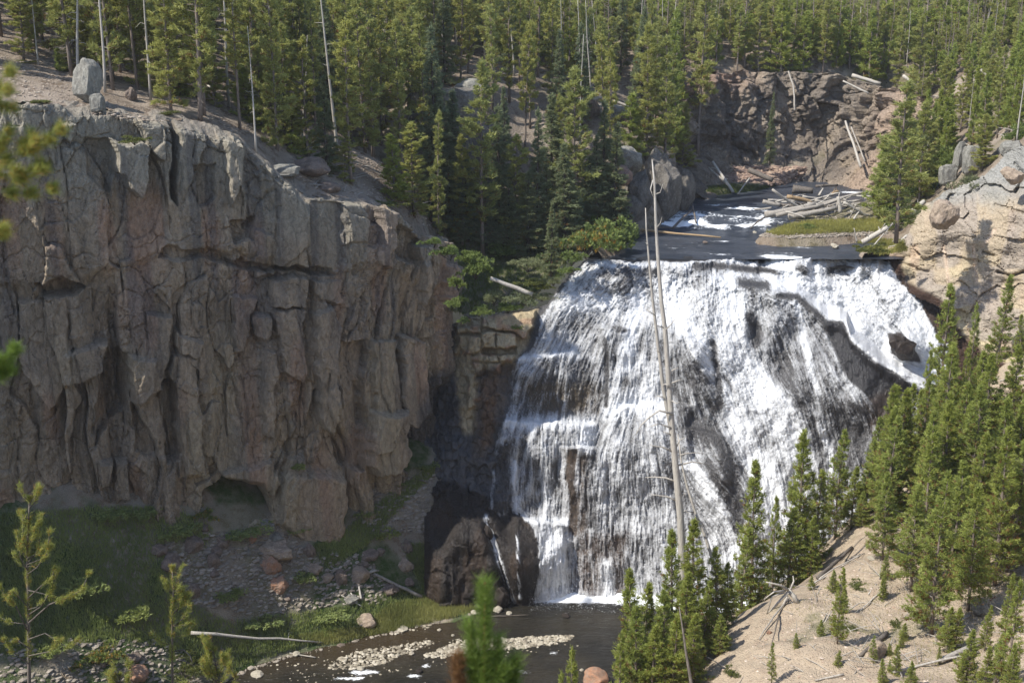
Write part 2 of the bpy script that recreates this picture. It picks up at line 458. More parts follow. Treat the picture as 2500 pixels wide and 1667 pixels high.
# ---- blocks and recesses seen in the photograph: polygon, metres out(+)/in(-), edge softness in px
BL = [
 ([(262, 338), (358, 350), (352, 440), (335, 478), (308, 455), (292, 425), (276, 405), (280, 372)], 1.9, 5),
 ([(205, 336), (262, 340), (276, 420), (262, 470), (212, 420)], -.7, 8),
 ([(335, 292), (386, 297), (396, 322), (391, 392), (368, 372), (356, 348)], 1.3, 6),
 ([(38, 268), (130, 272), (122, 345), (95, 352), (70, 305)], 1.0, 6),
 ([(120, 352), (138, 350), (140, 395), (128, 392)], 1.0, 4),
 ([(142, 300), (178, 305), (176, 345), (160, 335)], 1.0, 5),
 ([(415, 300), (432, 300), (430, 500), (418, 480)], -1.6, 4),
 ([(435, 315), (470, 318), (472, 420), (440, 500)], .5, 5),
 ([(476, 400), (520, 402), (521, 478), (505, 500), (482, 494)], -.55, 4),
 ([(545, 338), (586, 345), (588, 420), (574, 470), (562, 500), (548, 420)], 1.2, 5),
 ([(588, 350), (650, 392), (660, 560), (600, 560)], -.5, 8),
 ([(560, 545), (622, 535), (610, 580), (572, 590)], -1.0, 6),
 ([(668, 440), (742, 492), (744, 655), (676, 648)], .7, 8),
 ([(744, 492), (826, 492), (826, 660), (752, 655)], .1, 5),
 ([(826, 494), (880, 496), (884, 588), (830, 590)], .9, 6),
 ([(884, 497), (912, 500), (910, 590), (886, 592)], -.5, 5),
 ([(910, 500), (949, 512), (945, 600), (938, 655), (906, 640)], 1.3, 5),
 ([(950, 540), (1000, 570), (1050, 600), (1040, 640), (960, 630)], -.9, 8),
 ([(1018, 600), (1046, 598), (1042, 690), (1028, 760)], .9, 5),
 ([(1088, 650), (1116, 640), (1114, 700), (1100, 748), (1090, 720)], .9, 5),
 ([(560, 635), (800, 655), (806, 668), (560, 650)], -1.1, 5),
 ([(400, 600), (560, 620), (560, 640), (395, 622)], -.8, 7),
 ([(90, 690), (150, 670), (210, 700), (170, 720), (100, 715)], -1.6, 8),
 ([(660, 680), (745, 675), (742, 750), (665, 745)], .8, 6),
 ([(664, 750), (742, 752), (744, 930), (716, 920), (690, 900)], .7, 6),
 ([(620, 765), (660, 765), (662, 812), (640, 825), (622, 815)], 1.1, 5),
 ([(570, 720), (625, 725), (600, 860), (575, 860)], .4, 8),
 ([(640, 850), (672, 850), (672, 1070), (645, 1060)], .6, 6),
 ([(600, 900), (642, 900), (640, 1080), (600, 1110)], .0, 6),
 ([(425, 810), (490, 830), (480, 870), (430, 860)], .9, 6),
 ([(355, 760), (418, 770), (400, 950), (360, 960), (352, 900)], .7, 7),
 ([(312, 860), (372, 870), (372, 940), (350, 975), (320, 975), (310, 930)], 1.3, 7),
 ([(412, 868), (478, 866), (490, 1050), (500, 1160), (452, 1150), (425, 1000)], .7, 6),
 ([(400, 930), (418, 930), (436, 1120), (408, 1130)], -1.3, 5),
 ([(270, 860), (312, 860), (305, 1000), (262, 1040), (230, 1090), (240, 980)], -1.1, 8),
 ([(322, 985), (400, 960), (410, 1110), (335, 1110)], -.5, 8),
 ([(160, 860), (262, 830), (250, 900), (200, 930), (160, 935)], 1.0, 7),
 ([(50, 740), (165, 720), (170, 930), (120, 1010), (50, 900)], .5, 8),
 ([(756, 680), (822, 680), (830, 740), (760, 720)], .5, 6),
 ([(760, 760), (800, 740), (825, 800), (810, 1060), (775, 1020)], .9, 7),
 ([(825, 830), (892, 830), (885, 1150), (832, 1140)], -1.1, 6),
 ([(905, 835), (960, 830), (975, 1000), (940, 1090), (900, 1100), (915, 960)], .6, 7),
 ([(975, 820), (1030, 830), (1035, 1010), (1010, 1040), (980, 1035), (975, 950)], 1.0, 8),
 ([(900, 1000), (980, 1000), (985, 1110), (960, 1148), (915, 1158), (893, 1130)], 1.3, 9),
 ([(1000, 1060), (1130, 900), (1160, 1100), (1060, 1190), (1000, 1150)], -1.6, 12),
 ([(500, 1210), (560, 1165), (640, 1180), (668, 1270), (500, 1275)], -2.6, 14),
 ([(530, 1150), (660, 1130), (690, 1180), (660, 1200), (560, 1175)], .4, 10),
 ([(690, 1165), (760, 1150), (850, 1170), (845, 1290), (815, 1345), (750, 1335), (690, 1280)], .6, 22),
 ([(240, 1120), (275, 1130), (272, 1180), (245, 1185)], .7, 5),
 ([(285, 1135), (315, 1130), (316, 1225), (285, 1225)], .5, 5),
 ([(690, 1080), (745, 1075), (740, 1120), (700, 1118)], -.5, 6),
]
def cliff_relief(u, z, px, py, seed, amp=1.0, warp=1.0):
    wx = fbm(u * .22, z * .10, seed + 1, 3) * 1.1 * warp
    wz = fbm(u * .25, z * .25, seed + 2, 3) * 1.8 * warp
    d = fbm(u * .16, z * .05, seed, 3) * 1.1
    low = sstep(640, 800, py)                       # ribs below, blocks above
    # blocks
    a, e, r1, r2, r3, dx, dy = worley((u + wx) / 2.9, (z + wz) / 7.0, seed + 3)
    blk = (r1 - .5) * 1.2 + dx * (r2 - .5) * 2.2 + dy * (r3 - .5) * 1.2 - .18 * np.exp(-(e / .025) ** 2)
    # long rounded ribs and flutes
    a, e, r1, r2, r3, dx, dy = worley((u + wx * 1.3) / 1.9 + 3, (z + wz * 2) / 17.0, seed + 13)
    rib = (r1 - .5) * 1.5 - .75 * np.abs(dx) + dx * (r2 - .5) * 1.6 - .15 * np.exp(-(e / .035) ** 2)
    a, e, r1, r2, r3, dx, dy = worley((u + wx) / .8 + 3, (z + wz * 2) / 6.5, seed + 14)
    rib += (r1 - .5) * .55 - .5 * np.abs(dx) * sstep(.3, .7, r3)
    d += mix(blk, rib, low)
    a, e, r1, r2, r3, dx, dy = worley((u + wx * .8) / 1.25 + 7, (z + wz * .7) / 2.5, seed + 4)
    msk = sstep(.35, .62, vn(u * .3 + 3, z * .22, seed + 18))
    d += ((r1 - .5) * .55 + dx * (r2 - .5) * .6 + dy * (r3 - .5) * .5 - .10 * np.exp(-(e / .04) ** 2)) * (.25 + .75 * msk)
    a, e, r1, r2, r3, dx, dy = worley((u + wx * .5) / .5, (z + wz * .5) / .8, seed + 5)
    rough = sstep(.45, .75, vn(u * .28 + 4, z * .2, seed + 9))
    d += ((r1 - .5) * .26 + dx * (r2 - .5) * .25 - .08 * np.exp(-(e / .09) ** 2)) * (.10 + 1.0 * rough)
    d += fbm(u * 1.2, z * .6, seed + 6, 6, .62) * .22
    a, e, r1, r2, r3, dx, dy = worley((u + wx * .4 + z * .08) / .30, (z + wz * .3) / .55, seed + 25)
    d += ((r1 - .5) * .10 + dx * (r2 - .5) * .16 + dy * (r3 - .5) * .12) * (.4 + .6 * rough)
    d += -.10 * sstep(.62, .8, vn(u * 3.2, z * 4.0, seed + 19)) * rough
    # thin level cracks
    lz = z + fbm(u * .5, z * .1, seed + 21, 3) * .9
    d -= .16 * np.exp(-(((lz / 3.3) % 1 - .5) / .018) ** 2) * sstep(.5, .7, vn(u * .35, np.floor(lz / 3.3), seed + 22))
    return d * amp
f, L = path_fn(CLIFF)
ss = np.linspace(0, L, 3000)
x_, y_, _, _ = f(ss)
p0 = ss[np.argmin(np.hypot(x_ + 33.2, y_ - 70.6))]
U = np.concatenate([np.linspace(0, p0, 130, endpoint=False), np.linspace(p0, L, 560)])
bx, by, nx, ny = f(U)
pxu, _ = proj(bx, by, np.full(bx.shape, 30.))
edge_py = cliff_edge_py(np.clip(pxu, -200, 1118))
ztop = W(pxu, edge_py, by)[:, 2]
off = pxu < -20
ztop = np.where(off, np.interp(bx, [-80, -64, -50, -41, -33], [45, 43.4, 42.2, 41.3, 40.7]), ztop)
ztop = np.where((by > 89.8), np.maximum(26.2, ztop - 0 * by), ztop)
wz_ = worley(U / 1.7 + .3 * fbm(U * .6, U * 0, 66, 2), U * 0 + .5, 67)
ztop = ztop + .15 * fbm(U * .8, U * 0, 61, 3) + (wz_[2] - .55) * .6 * (by < 87)
zbot = np.interp(pxu, [0, 450, 780, 900, 1060, 1120], [9, 8, 3, 4, 5, 5])
NV = 400
T = np.linspace(0, 1, NV)[:, None]
Zg = zbot + (ztop - zbot) * T
Ug = np.broadcast_to(U, Zg.shape)
PX, PY = proj(np.broadcast_to(bx, Zg.shape), np.broadcast_to(by, Zg.shape), Zg)
D = cliff_relief(Ug, Zg, PX, PY, 100, .78)
# upper tier stands out over the lower wall
hl = np.interp(PX[0], [-100, 0, 120, 250, 400, 560, 740, 900, 1100], [700, 690, 705, 690, 640, 610, 640, 650, 700])
hl = hl + 22 * fbm(U * .7, U * 0 + 2, 71, 3)
D = D + .45 * sstep(14, -18, PY - hl)
wgt = np.zeros(D.shape)
for poly, off_, soft in BL:
    bxm, bym = np.array(poly).min(0) - 40, np.array(poly).max(0) + 40
    c = (PX > bxm[0]) & (PX < bxm[0] * 0 + bym[0]) & (PY > bxm[1]) & (PY < bym[1])
    if not c.any(): continue
    jx = PX[c] + 7 * fbm(Ug[c] * 1.1, Zg[c] * .9, 5, 3); jy = PY[c] + 7 * fbm(Ug[c] * 1.1 + 9, Zg[c] * .9, 6, 3)
    s = sdf(jx, jy, poly)
    k = sstep(-soft * .5, soft * .5, s)
    D[c] = mix(D[c], D[c] * .35 + off_, k) if off_ > 0 else D[c] + off_ * sstep(-soft * .7, soft * .7, s)
    if abs(off_) > .3: D[c] -= .12 * np.exp(-(s / 2.5) ** 2)
# round the top edge back
D = D - np.maximum(0, Zg - (ztop - .3)) ** 2 * 1.2
Pc = np.stack([bx + nx * D, by + ny * D, Zg], -1)
# cap rows running back over the top
caps = []
for k in range(1, 13):
    t = k * .32
    back = Pc[-1].copy()
    Dk = D[-1] * max(0, 1 - k / 4) + np.convolve(np.pad(D[-1], 12, mode='edge'), np.ones(25) / 25, 'valid') * min(1, k / 4)
    back[:, 0] = bx + nx * (Dk - t); back[:, 1] = by + ny * (Dk - t)
    zz = upz(back[:, 0], back[:, 1]) + .18 * fbm(U * 1.3, U * 0 + k * .5, 63, 3)
    a_ = min(1, max(0, k - 1) / 3)
    back[:, 2] = Pc[-1, :, 2] * (1 - a_) + (zz + .05 * (12 - k) / 12 - .25 * (k > 9)) * a_
    caps.append(back)
Pfull = np.concatenate([Pc, np.array(caps)], 0)
n_ = len(caps)
def ext(a): return np.concatenate([a, np.repeat(a[-1:], n_, 0)], 0)
UU, ZZ, PXX, PYY = ext(Ug), ext(Zg), ext(PX), ext(PY)
# colour of the rock itself
def cliff_col(u, z, px, py, seed=200):
    shp = u.shape
    c = np.empty(shp + (3,))
    t = vn(u * .35 + fbm(u, z * .2, seed, 2), z * .06, seed + 1)
    a = np.array((.36, .285, .20)); b = np.array((.27, .22, .16)); r = np.array((.36, .235, .16)); g = np.array((.245, .225, .18)); tan = np.array((.40, .33, .22)); dk = np.array((.075, .075, .085))
    c[:] = mix(a, b, sstep(.3, .7, t)[..., None])
    red = sstep(.62, .8, vn(u * .9, z * .16, seed + 2)) * sstep(720, 500, py) + .6 * sstep(.7, .85, vn(u * .6, z * .15, seed + 3))
    c = mix(c, r, np.clip(red, 0, .85)[..., None])
    tn = sstep(.45, .8, vn(u * .5, z * .12 + 9, seed + 4)) * sstep(700, 950, py)
    c = mix(c, tan, (.65 * tn)[..., None])
    top = sstep(560, 330, py + 60 * fbm(u * .4, z * .3, seed + 6, 3) - np.interp(px, [0, 600, 740, 1100], [0, 40, 140, 170]))
    c = mix(c, g * 1.15, (.9 * top)[..., None])
    st = sstep(.55, .75, vn(u * 1.6, z * .09, seed + 5)) * sstep(1050, 700, py)
    c = mix(c, dk, (.45 * st)[..., None])
    return c
colr = cliff_col(UU, ZZ, PXX, PYY)
# caps: dusty tops
cap_t = np.concatenate([np.zeros((len(Pc),)), np.linspace(.3, 1, n_)])[:, None, None]
colr = mix(colr, np.array((.25, .21, .17)), cap_t)
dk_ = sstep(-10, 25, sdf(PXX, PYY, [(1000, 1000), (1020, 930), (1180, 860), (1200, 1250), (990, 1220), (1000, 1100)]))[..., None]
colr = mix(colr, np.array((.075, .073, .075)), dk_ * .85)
M_cliff = rock_mat("cliff_rock", 1.0, bumpd=.17, lichen=.25)
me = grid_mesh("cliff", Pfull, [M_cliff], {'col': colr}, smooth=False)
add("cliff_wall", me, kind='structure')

# ================================================================== THE FALLS (rock face and water)
ST = 2.0
fx = np.arange(1036, 2440, ST); fy = np.arange(602, 1502, ST)
FX, FY = np.meshgrid(fx, fy)
FYn = FY + (9 * fbm(FX / 60, FX * 0 + 1.7, 72, 3) + 4 * fbm(FX / 14, FX * 0 + 2.2, 73, 3)) * sstep(760, 650, FY)
D = np.interp(FYn, [602, 640, 700, 800, 950, 1100, 1300, 1461, 1510], [97.2, 94, 92.1, 90.1, 87.8, 85.7, 82.9, 80.8, 80.2])
D = D + np.clip((1262 - FX) / 130, 0, 1.75) * 1.15 * sstep(1350, 1000, FY)
D = D + fbm(FX / 130, FY / 160, 301, 3) * .7
# right channel lies behind a dark ridge
rx = [1700, 1780, 1860, 1898, 1944, 1983, 2021, 2050, 2068, 2078, 2109, 2147, 2193, 2241, 2300, 2440]
ry = [664, 680, 702, 712, 718, 749, 779, 780, 792, 824, 850, 883, 911, 929, 965, 1040]
RIDGE = np.interp(FX, rx, ry) + 2.5 * fbm(FX / 30, FX * 0, 5, 3)
h = RIDGE - FY
D = D + np.interp(FX, [1760, 1960, 2060, 2440], [0, 1.3, 2.6, 2.6]) * sstep(-1, 34, h) - .5 * np.exp(-((h + 10) / 22) ** 2) * sstep(1740, 1900, FX)
def bulge(cx, cy, rx_, ry_, a, p=2.0):
    global D
    q = ((FX - cx) / rx_) ** 2 + ((FY - cy) / ry_) ** 2
    D = D - a * np.exp(-q ** (p / 2))
def ledge(pts, x0, x1, a, soft=5, run=120):
    """rock below the line stands out by a, fading further down"""
    global D
    xs_, ys_ = zip(*pts)
    yl = np.interp(FX, xs_, ys_) + 4 * fbm(FX / 22, FX * 0 + a, 9, 3)
    t = FY - yl
    m_ = sstep(x0 - 18, x0 + 18, FX) * sstep(x1 + 18, x1 - 18, FX)
    D = D - a * sstep(-soft, soft, t) * (1 - sstep(run * .3, run, t)) * m_
ledge([(1260, 870), (1340, 868), (1400, 850)], 1250, 1400, .5)
ledge([(1300, 822), (1340, 828)], 1300, 1350, .4)
ledge([(1220, 1022), (1450, 1034)], 1215, 1450, .9)
ledge([(1250, 1258), (1375, 1280)], 1250, 1385, 1.0, 4, 200)
ledge([(1470, 797), (1560, 800)], 1460, 1530, .5)
ledge([(1380, 1092), (1420, 1088), (1460, 1092)], 1378, 1462, 1.0, 4, 230)
ledge([(1456, 1090), (1480, 1030), (1520, 990), (1600, 985)], 1460, 1680, .8, 6, 260)
ledge([(1630, 806), (1680, 812), (1730, 850)], 1630, 1735, .6, 5, 200)
ledge([(1670, 1040), (1775, 1062)], 1668, 1775, .6, 5, 200)
ledge([(1700, 668), (1800, 690), (1940, 716)], 1700, 1950, .3)
ledge([(1860, 650), (1900, 655)], 1790, 1915, .35)
bulge(1242, 1376, 66, 104, 1.9, 2.6); bulge(1130, 1400, 90, 130, 2.0, 3); bulge(1150, 1280, 60, 70, 1.2, 4); bulge(1070, 1330, 50, 140, 1.0, 3); D += .8 * np.exp(-((FX - 1196 - (FY - 1300) * .32) / 13) ** 2) * sstep(1240, 1300, FY)
bulge(1700, 930, 55, 120, .9); bulge(1745, 1180, 55, 130, 1.1); bulge(1750, 880, 30, 60, -.3); bulge(1850, 805, 22, 40, -.9); bulge(2210, 850, 42, 34, 1.3, 3)
bulge(2070, 940, 80, 120, .8); bulge(1900, 760, 70, 50, .6); bulge(1560, 880, 30, 200, -.4); bulge(1330, 700, 60, 40, .3); bulge(1500, 690, 60, 30, .5)
bulge(1620, 660, 80, 20, .5); bulge(2010, 650, 60, 24, .4); bulge(2120, 650, 40, 20, .5)
# blocks of the dry ledge on the left
LB = [([(1112, 800), (1175, 795), (1175, 812), (1116, 815)], .9), ([(1116, 818), (1176, 822), (1178, 866), (1126, 862)], .7), ([(1178, 772), (1306, 760), (1300, 800), (1280, 828), (1262, 812), (1210, 806), (1178, 800)], 1.3),
      ([(1176, 812), (1208, 810), (1210, 852), (1180, 850)], 1.2), ([(1210, 812), (1262, 815), (1258, 845), (1236, 852), (1212, 850)], 1.25),
      ([(1150, 868), (1182, 864), (1182, 882), (1152, 880)], .6), ([(1184, 866), (1216, 864), (1216, 882), (1184, 884)], .75), ([(1220, 864), (1256, 866), (1254, 880), (1220, 882)], .7),
      ([(1152, 886), (1180, 886), (1184, 912), (1168, 916)], .45), ([(1186, 888), (1222, 886), (1220, 908), (1190, 910)], .5), ([(1144, 918), (1160, 916), (1162, 990), (1140, 1000)], .5), ([(1160, 925), (1176, 920), (1172, 975), (1164, 980)], .35)]
lm = np.zeros(D.shape)
jx = FX + 3.5 * fbm(FX / 14, FY / 14, 15, 3); jy = FY + 3 * fbm(FX / 14, FY / 14, 16, 3)
for poly, a in LB:
    s = sdf(jx, jy, poly); D -= a * sstep(-3, 3, s); lm = np.maximum(lm, sstep(-4, 2, s))
D += .5 * sstep(-4, 3, sdf(jx, jy, [(1180, 852), (1262, 850), (1262, 864), (1150, 866)]))
leftrock = sstep(1300, 1240, FX) * sstep(740, 780, FY) * sstep(1120, 1000, FY)
# craggy wet rock
w = worley(FX / 46, FY / 70, 311); D += ((w[2] - .5) * .5 + w[5] * (w[3] - .5) * .6) * sstep(1300, 1200, FX) * (1 - .5 * sstep(1180, 1260, FY))
w = worley(FX / 17, FY / 20, 312); D += ((w[2] - .5) * .50 + w[5] * (w[3] - .5) * .5 + .10 * np.exp(-(w[1] / .06) ** 2)) * sstep(1270, 1200, FX) * (1 - .85 * sstep(1180, 1260, FY))
D += fbm(FX / 18, FY / 26, 313, 4) * .10 + fbm(FX / 50, FY / 90, 314, 4) * .22
# ---- flow lines
FL = [[(1470, 626), (1410, 680), (1360, 730), (1322, 800), (1285, 860), (1255, 900), (1240, 1000), (1215, 1100), (1200, 1250)],
      [(1560, 630), (1480, 700), (1420, 790), (1380, 870), (1370, 1000), (1372, 1200), (1375, 1470)],
      [(1600, 640), (1560, 740), (1535, 820), (1530, 880), (1515, 980), (1480, 1100), (1472, 1300), (1476, 1470)],
      [(1680, 640), (1665, 760), (1700, 840), (1755, 880), (1800, 960), (1850, 1060), (1890, 1250)],
      [(1640, 760), (1630, 900), (1640, 1050), (1650, 1120), (1660, 1300), (1660, 1470)],
      [(1640, 980), (1676, 1136), (1725, 1190), (1780, 1240), (1812, 1310), (1820, 1480)],
      [(1780, 700), (1775, 800), (1810, 880), (1868, 940), (1925, 1017), (1960, 1120)],
      [(1850, 720), (1855, 790), (1860, 850), (1900, 1000)],
      [(1880, 720), (1944, 730), (1967, 844), (1985, 930), (2020, 1080), (2040, 1250)],
      [(1990, 760), (2040, 800), (2070, 900), (2120, 1000), (2150, 1100)],
      [(1840, 630), (1944, 690), (2002, 745), (2045, 775), (2097, 840), (2155, 886), (2230, 920), (2330, 945)],
      [(1980, 640), (2040, 720), (2110, 810), (2170, 880), (2240, 905)],
      [(2120, 632), (2180, 690), (2240, 770), (2290, 850), (2360, 900)],
      [(1186, 1274), (1206, 1327), (1232, 1411), (1250, 1470)]]
nb_ = np.zeros(D.shape); vx = np.zeros(D.shape); vy = np.zeros(D.shape)
for ln in FL:
    for i in range(len(ln) - 1):
        (ax, ay), (bx2, by2) = ln[i], ln[i + 1]
        L_ = math.hypot(bx2 - ax, by2 - ay)
        for t in (.25, .75):
            mx_, my_ = ax + (bx2 - ax) * t, ay + (by2 - ay) * t
            q = 1 / (((FX - mx_) ** 2 + ((FY - my_) * .7) ** 2) / 900 + 1) ** 2
            vx += q * (bx2 - ax) / L_; vy += q * (by2 - ay) / L_
n = np.hypot(vx, vy) + 1e-9; vx /= n; vy /= n
vx = vx + .10 * fbm(FX / 60, FY / 60, 331, 2); 
def lic(seed, length, sx=1.0):
    rs = np.random.RandomState(seed)
    N = rs.rand(*D.shape)
    if sx > 1:
        N = vn(FX / (sx * ST), FY / (sx * ST), seed); N = (N - N.mean()) / N.std()
    r, c = D.shape
    acc = N.copy(); wsum = 1.0
    for sgn in (1, -1):
        X_ = np.broadcast_to(np.arange(c, dtype=float), D.shape).copy(); Y_ = np.broadcast_to(np.arange(r, dtype=float)[:, None], D.shape).copy()
        for k in range(length):
            ix = np.clip(X_.round().astype(int), 0, c - 1); iy = np.clip(Y_.round().astype(int), 0, r - 1)
            X_ += sgn * vx[iy, ix]; Y_ += sgn * vy[iy, ix]
            ix = np.clip(X_.round().astype(int), 0, c - 1); iy = np.clip(Y_.round().astype(int), 0, r - 1)
            acc += N[iy, ix]
        wsum += length
    a = acc / wsum
    a = (a - a.mean()) / a.std()
    return a
L0 = np.random.RandomState(9).normal(0, 1, D.shape); L1 = lic(1, 4); L2 = lic(2, 9, 1.6); L3 = lic(3, 20, 4.5); L4 = fbm(FX / 26, FY / 30, 345, 4) * 1.6
topm = sstep(830, 690, FY)
L5 = fbm(FX / 9 + FY / 30, FY / 7, 346, 3) * 1.6
LIC = L0 * (.22 + .25 * topm) + L1 * (.40 + .1 * topm) + L2 * (.44 - .24 * topm) + L3 * (.52 - .34 * topm) + L4 * (.50 + .3 * topm) + L5 * .75 * topm
LIC = LIC / LIC.std()
# ---- how much white water
FOAM = np.full(D.shape, .52)
EDGE = [(1437, 628), (1399, 666), (1372, 704), (1345, 743), (1318, 778), (1312, 829), (1296, 850), (1266, 878), (1254, 905), (1247, 976), (1230, 1025), (1212, 1075), (1204, 1150), (1192, 1236), (1222, 1262), (1262, 1254), (1292, 1276), (1310, 1315), (1315, 1390), (1300, 1463),
        (1300, 1520), (2440, 1520), (2440, 935), (2387, 880), (2318, 846), (2285, 815), (2266, 779), (2244, 736), (2223, 712), (2186, 680), (2178, 650), (2165, 628), (1900, 600)]
inw = sdf(FX + 5 * fbm(FX / 12, FY / 12, 4, 3), FY + 5 * fbm(FX / 12, FY / 12, 8, 3), EDGE)
def fs(pts, w_, v_, soft=.9):
    """stroke: white density v_ within half width w_ of a line"""
    global FOAM
    d_, t_ = seg_dist(FX, FY, pts)
    ww = w_ if not isinstance(w_, tuple) else w_[0] + (w_[1] - w_[0]) * t_
    k = np.exp(-(d_ / ww) ** 2.4)
    FOAM = mix(FOAM, v_, k * soft)
def fp(poly, v_, soft=12, k_=1.0):
    global FOAM
    FOAM = mix(FOAM, v_, k_ * sstep(-soft, soft, sdf(FX, FY, poly)))
fp([(1150, 890), (1470, 880), (1470, 1010), (1230, 1010)], .40)
fp([(1280, 925), (1460, 925), (1460, 1008), (1280, 1008)], .30, 20)
fp([(1210, 1030), (1390, 1040), (1380, 1110), (1215, 1120)], .50)
fp([(1140, 1080), (1250, 1080), (1250, 1255), (1150, 1255)], .20, 18)
fp([(1250, 1120), (1380, 1120), (1380, 1250), (1260, 1250)], .42, 14)
fp([(1500, 1080), (1680, 1080), (1690, 1470), (1500, 1470)], .50, 20)
fp([(1400, 1300), (1530, 1300), (1530, 1440), (1400, 1440)], .34, 22)
fp([(1412, 1110), (1462, 1110), (1462, 1290), (1412, 1290)], .32, 10)
fp([(1600, 640), (1820, 690), (1800, 860), (1600, 800)], .60, 20)
fp([(1640, 820), (1755, 860), (1760, 1090), (1650, 1080)], .36, 18)
fp([(1770, 860), (2000, 760), (2060, 980), (1960, 1120), (1880, 960)], .42, 24)
fp([(1880, 860), (1925, 860), (1975, 1060), (1935, 1020)], .28, 10)
fp([(1950, 1010), (2160, 960), (2200, 1120), (1980, 1180)], .34, 22)
fp([(1620, 612), (2440, 612), (2440, 930), (2200, 910), (2060, 790), (1960, 716), (1860, 700), (1780, 676)], .78, 12)
FOAM = mix(FOAM, .04, sstep(-4, 4, sdf(FX, FYn + 3 * fbm(FX / 8, FY / 8, 75, 2), [(1100, 590), (2200, 590), (2200, 628), (1900, 634), (1780, 636), (1500, 634), (1440, 626)])))
fs([(1460, 648), (1530, 648), (1600, 644), (1780, 646)], 7, .72)
fs([(1450, 670), (1600, 662)], 10, .25)
fs([(1700, 648), (1772, 652)], 10, .08)
fs([(1790, 655), (1850, 660), (1914, 664)], 9, .05)
fs([(1800, 690), (1868, 696)], 14, .10)
fs([(1520, 660), (1510, 720)], 16, .30)
fs([(1440, 660), (1400, 690), (1340, 745)], 24, .66)
fs([(1390, 740), (1450, 735), (1500, 745)], 24, .85)
fs([(1560, 730), (1545, 780), (1535, 850), (1530, 900)], (20, 22), .97)
fs([(1310, 800), (1440, 790)], 16, .40)
fs([(1260, 875), (1330, 868), (1400, 860)], 9, .8)
fs([(1300, 850), (1380, 845)], 12, .6)
fs([(1240, 900), (1235, 1000)], 9, .55)
fs([(1232, 1034), (1340, 1036), (1430, 1040)], 13, .82)
fs([(1500, 1000), (1560, 990), (1620, 1000)], 30, .97)
fs([(1580, 980), (1600, 900), (1560, 880)], 20, .75)
fs([(1490, 800), (1525, 806)], 8, .3); fs([(1478, 830), (1482, 900), (1480, 990)], 6, .15)
fs([(1440, 1040), (1430, 1090)], 16, .85)
fs([(1500, 1060), (1480, 1150), (1475, 1230)], 26, .62)
fs([(1570, 1060), (1600, 1200), (1590, 1300)], 34, .58)
fs([(1252, 1266), (1310, 1272), (1384, 1272)], 8, .92)
fs([(1340, 1285), (1360, 1370), (1340, 1460)], (26, 40), .80)
fs([(1480, 1372), (1484, 1465)], (12, 22), .80)
fs([(1260, 1130), (1262, 1240)], 10, .66); fs([(1320, 1090), (1345, 1250)], 14, .62)
fs([(1210, 1080), (1200, 1240)], 5, .5)
fs([(1640, 700), (1660, 760), (1700, 830)], 30, .84)
fs([(1780, 690), (1775, 760), (1800, 830)], (20, 26), .90)
fs([(1800, 740), (1815, 840), (1830, 900)], 18, .85)
fs([(1753, 850), (1820, 890), (1868, 950), (1925, 1030), (1944, 1110)], (28, 44), .96)
fs([(1720, 868), (1760, 930), (1790, 1000), (1830, 1090), (1880, 1180), (1900, 1290)], (18, 40), .93)
fs([(1770, 920), (1800, 960)], 8, .45)
fs([(1676, 1136), (1720, 1180), (1772, 1228), (1800, 1300), (1806, 1380)], (14, 36), .92)
fs([(1830, 775), (1845, 800), (1848, 832)], 15, .05)
fs([(1860, 735), (1900, 745)], 20, .45)
fs([(1944, 730), (1967, 844), (1983, 921), (2000, 960)], 8, .86)
fs([(1740, 840), (1752, 900), (1758, 990)], 11, .16)
fs([(1690, 1045), (1740, 1060), (1770, 1110), (1795, 1200), (1803, 1290)], 20, .16)
fs([(1730, 1130), (1760, 1190), (1785, 1240)], 12, .22)
fs([(1655, 900), (1665, 1000)], 14, .35)
fs([(2000, 1040), (2026, 1100), (2030, 1160)], 9, .85)
fs([(1870, 618), (1900, 640), (1944, 690), (2002, 748), (2045, 780), (2100, 845), (2160, 888), (2240, 925), (2400, 945)], (16, 30), .99)
fs([(2100, 632), (2160, 680), (2225, 740), (2262, 800), (2330, 860)], (14, 34), .98)
fs([(2000, 640), (2050, 650), (2090, 655)], 8, .9)
fs([(2030, 668), (2060, 660)], 16, .35); fs([(1950, 650), (1965, 662)], 10, .3)
fs([(2100, 640), (2130, 690), (2165, 760), (2200, 820)], 9, .55)
fs([(2040, 700), (2060, 730)], 26, .97)
# bare dark rock
fp([(1388, 1098), (1408, 1100), (1400, 1180), (1410, 1260), (1404, 1306), (1392, 1290), (1394, 1220), (1382, 1160)], .0, 7)
fp([(2006, 782), (2059, 786), (2076, 832), (2105, 858), (2136, 885), (2197, 917), (2232, 945), (2215, 1000), (2155, 1045), (2130, 975), (2071, 925), (2036, 850)], .05, 6)
fs([(1900, 722), (1944, 724), (1985, 757), (2010, 780)], 8, .06)
fp([(2168, 816), (2200, 812), (2225, 836), (2249, 884), (2215, 880), (2178, 862)], 0, 5)
fp([(1060, 1250), (1180, 1258), (1215, 1270), (1256, 1258), (1288, 1276), (1310, 1316), (1316, 1390), (1300, 1470), (1060, 1480)], 0, 8)
fs([(1186, 1262), (1206, 1327), (1232, 1411), (1250, 1470)], 7, .85); fs([(1262, 1300), (1266, 1400), (1270, 1460)], 5, .5)
fp([(2378, 760), (2440, 700), (2440, 880), (2390, 872)], 0, 6)
white = np.clip(.375 + (FOAM - .47) * 1.7 + LIC * .165 * sstep(.0, .35, FOAM) * sstep(1.12, .8, FOAM), 0, 1) * sstep(.01, .14, FOAM)
white = np.where(FOAM > .93, np.maximum(white, .8), white)
edge = sstep(-3, 3, inw)
streak = np.clip((FOAM + .25) * .8, 0, 1)
white *= edge
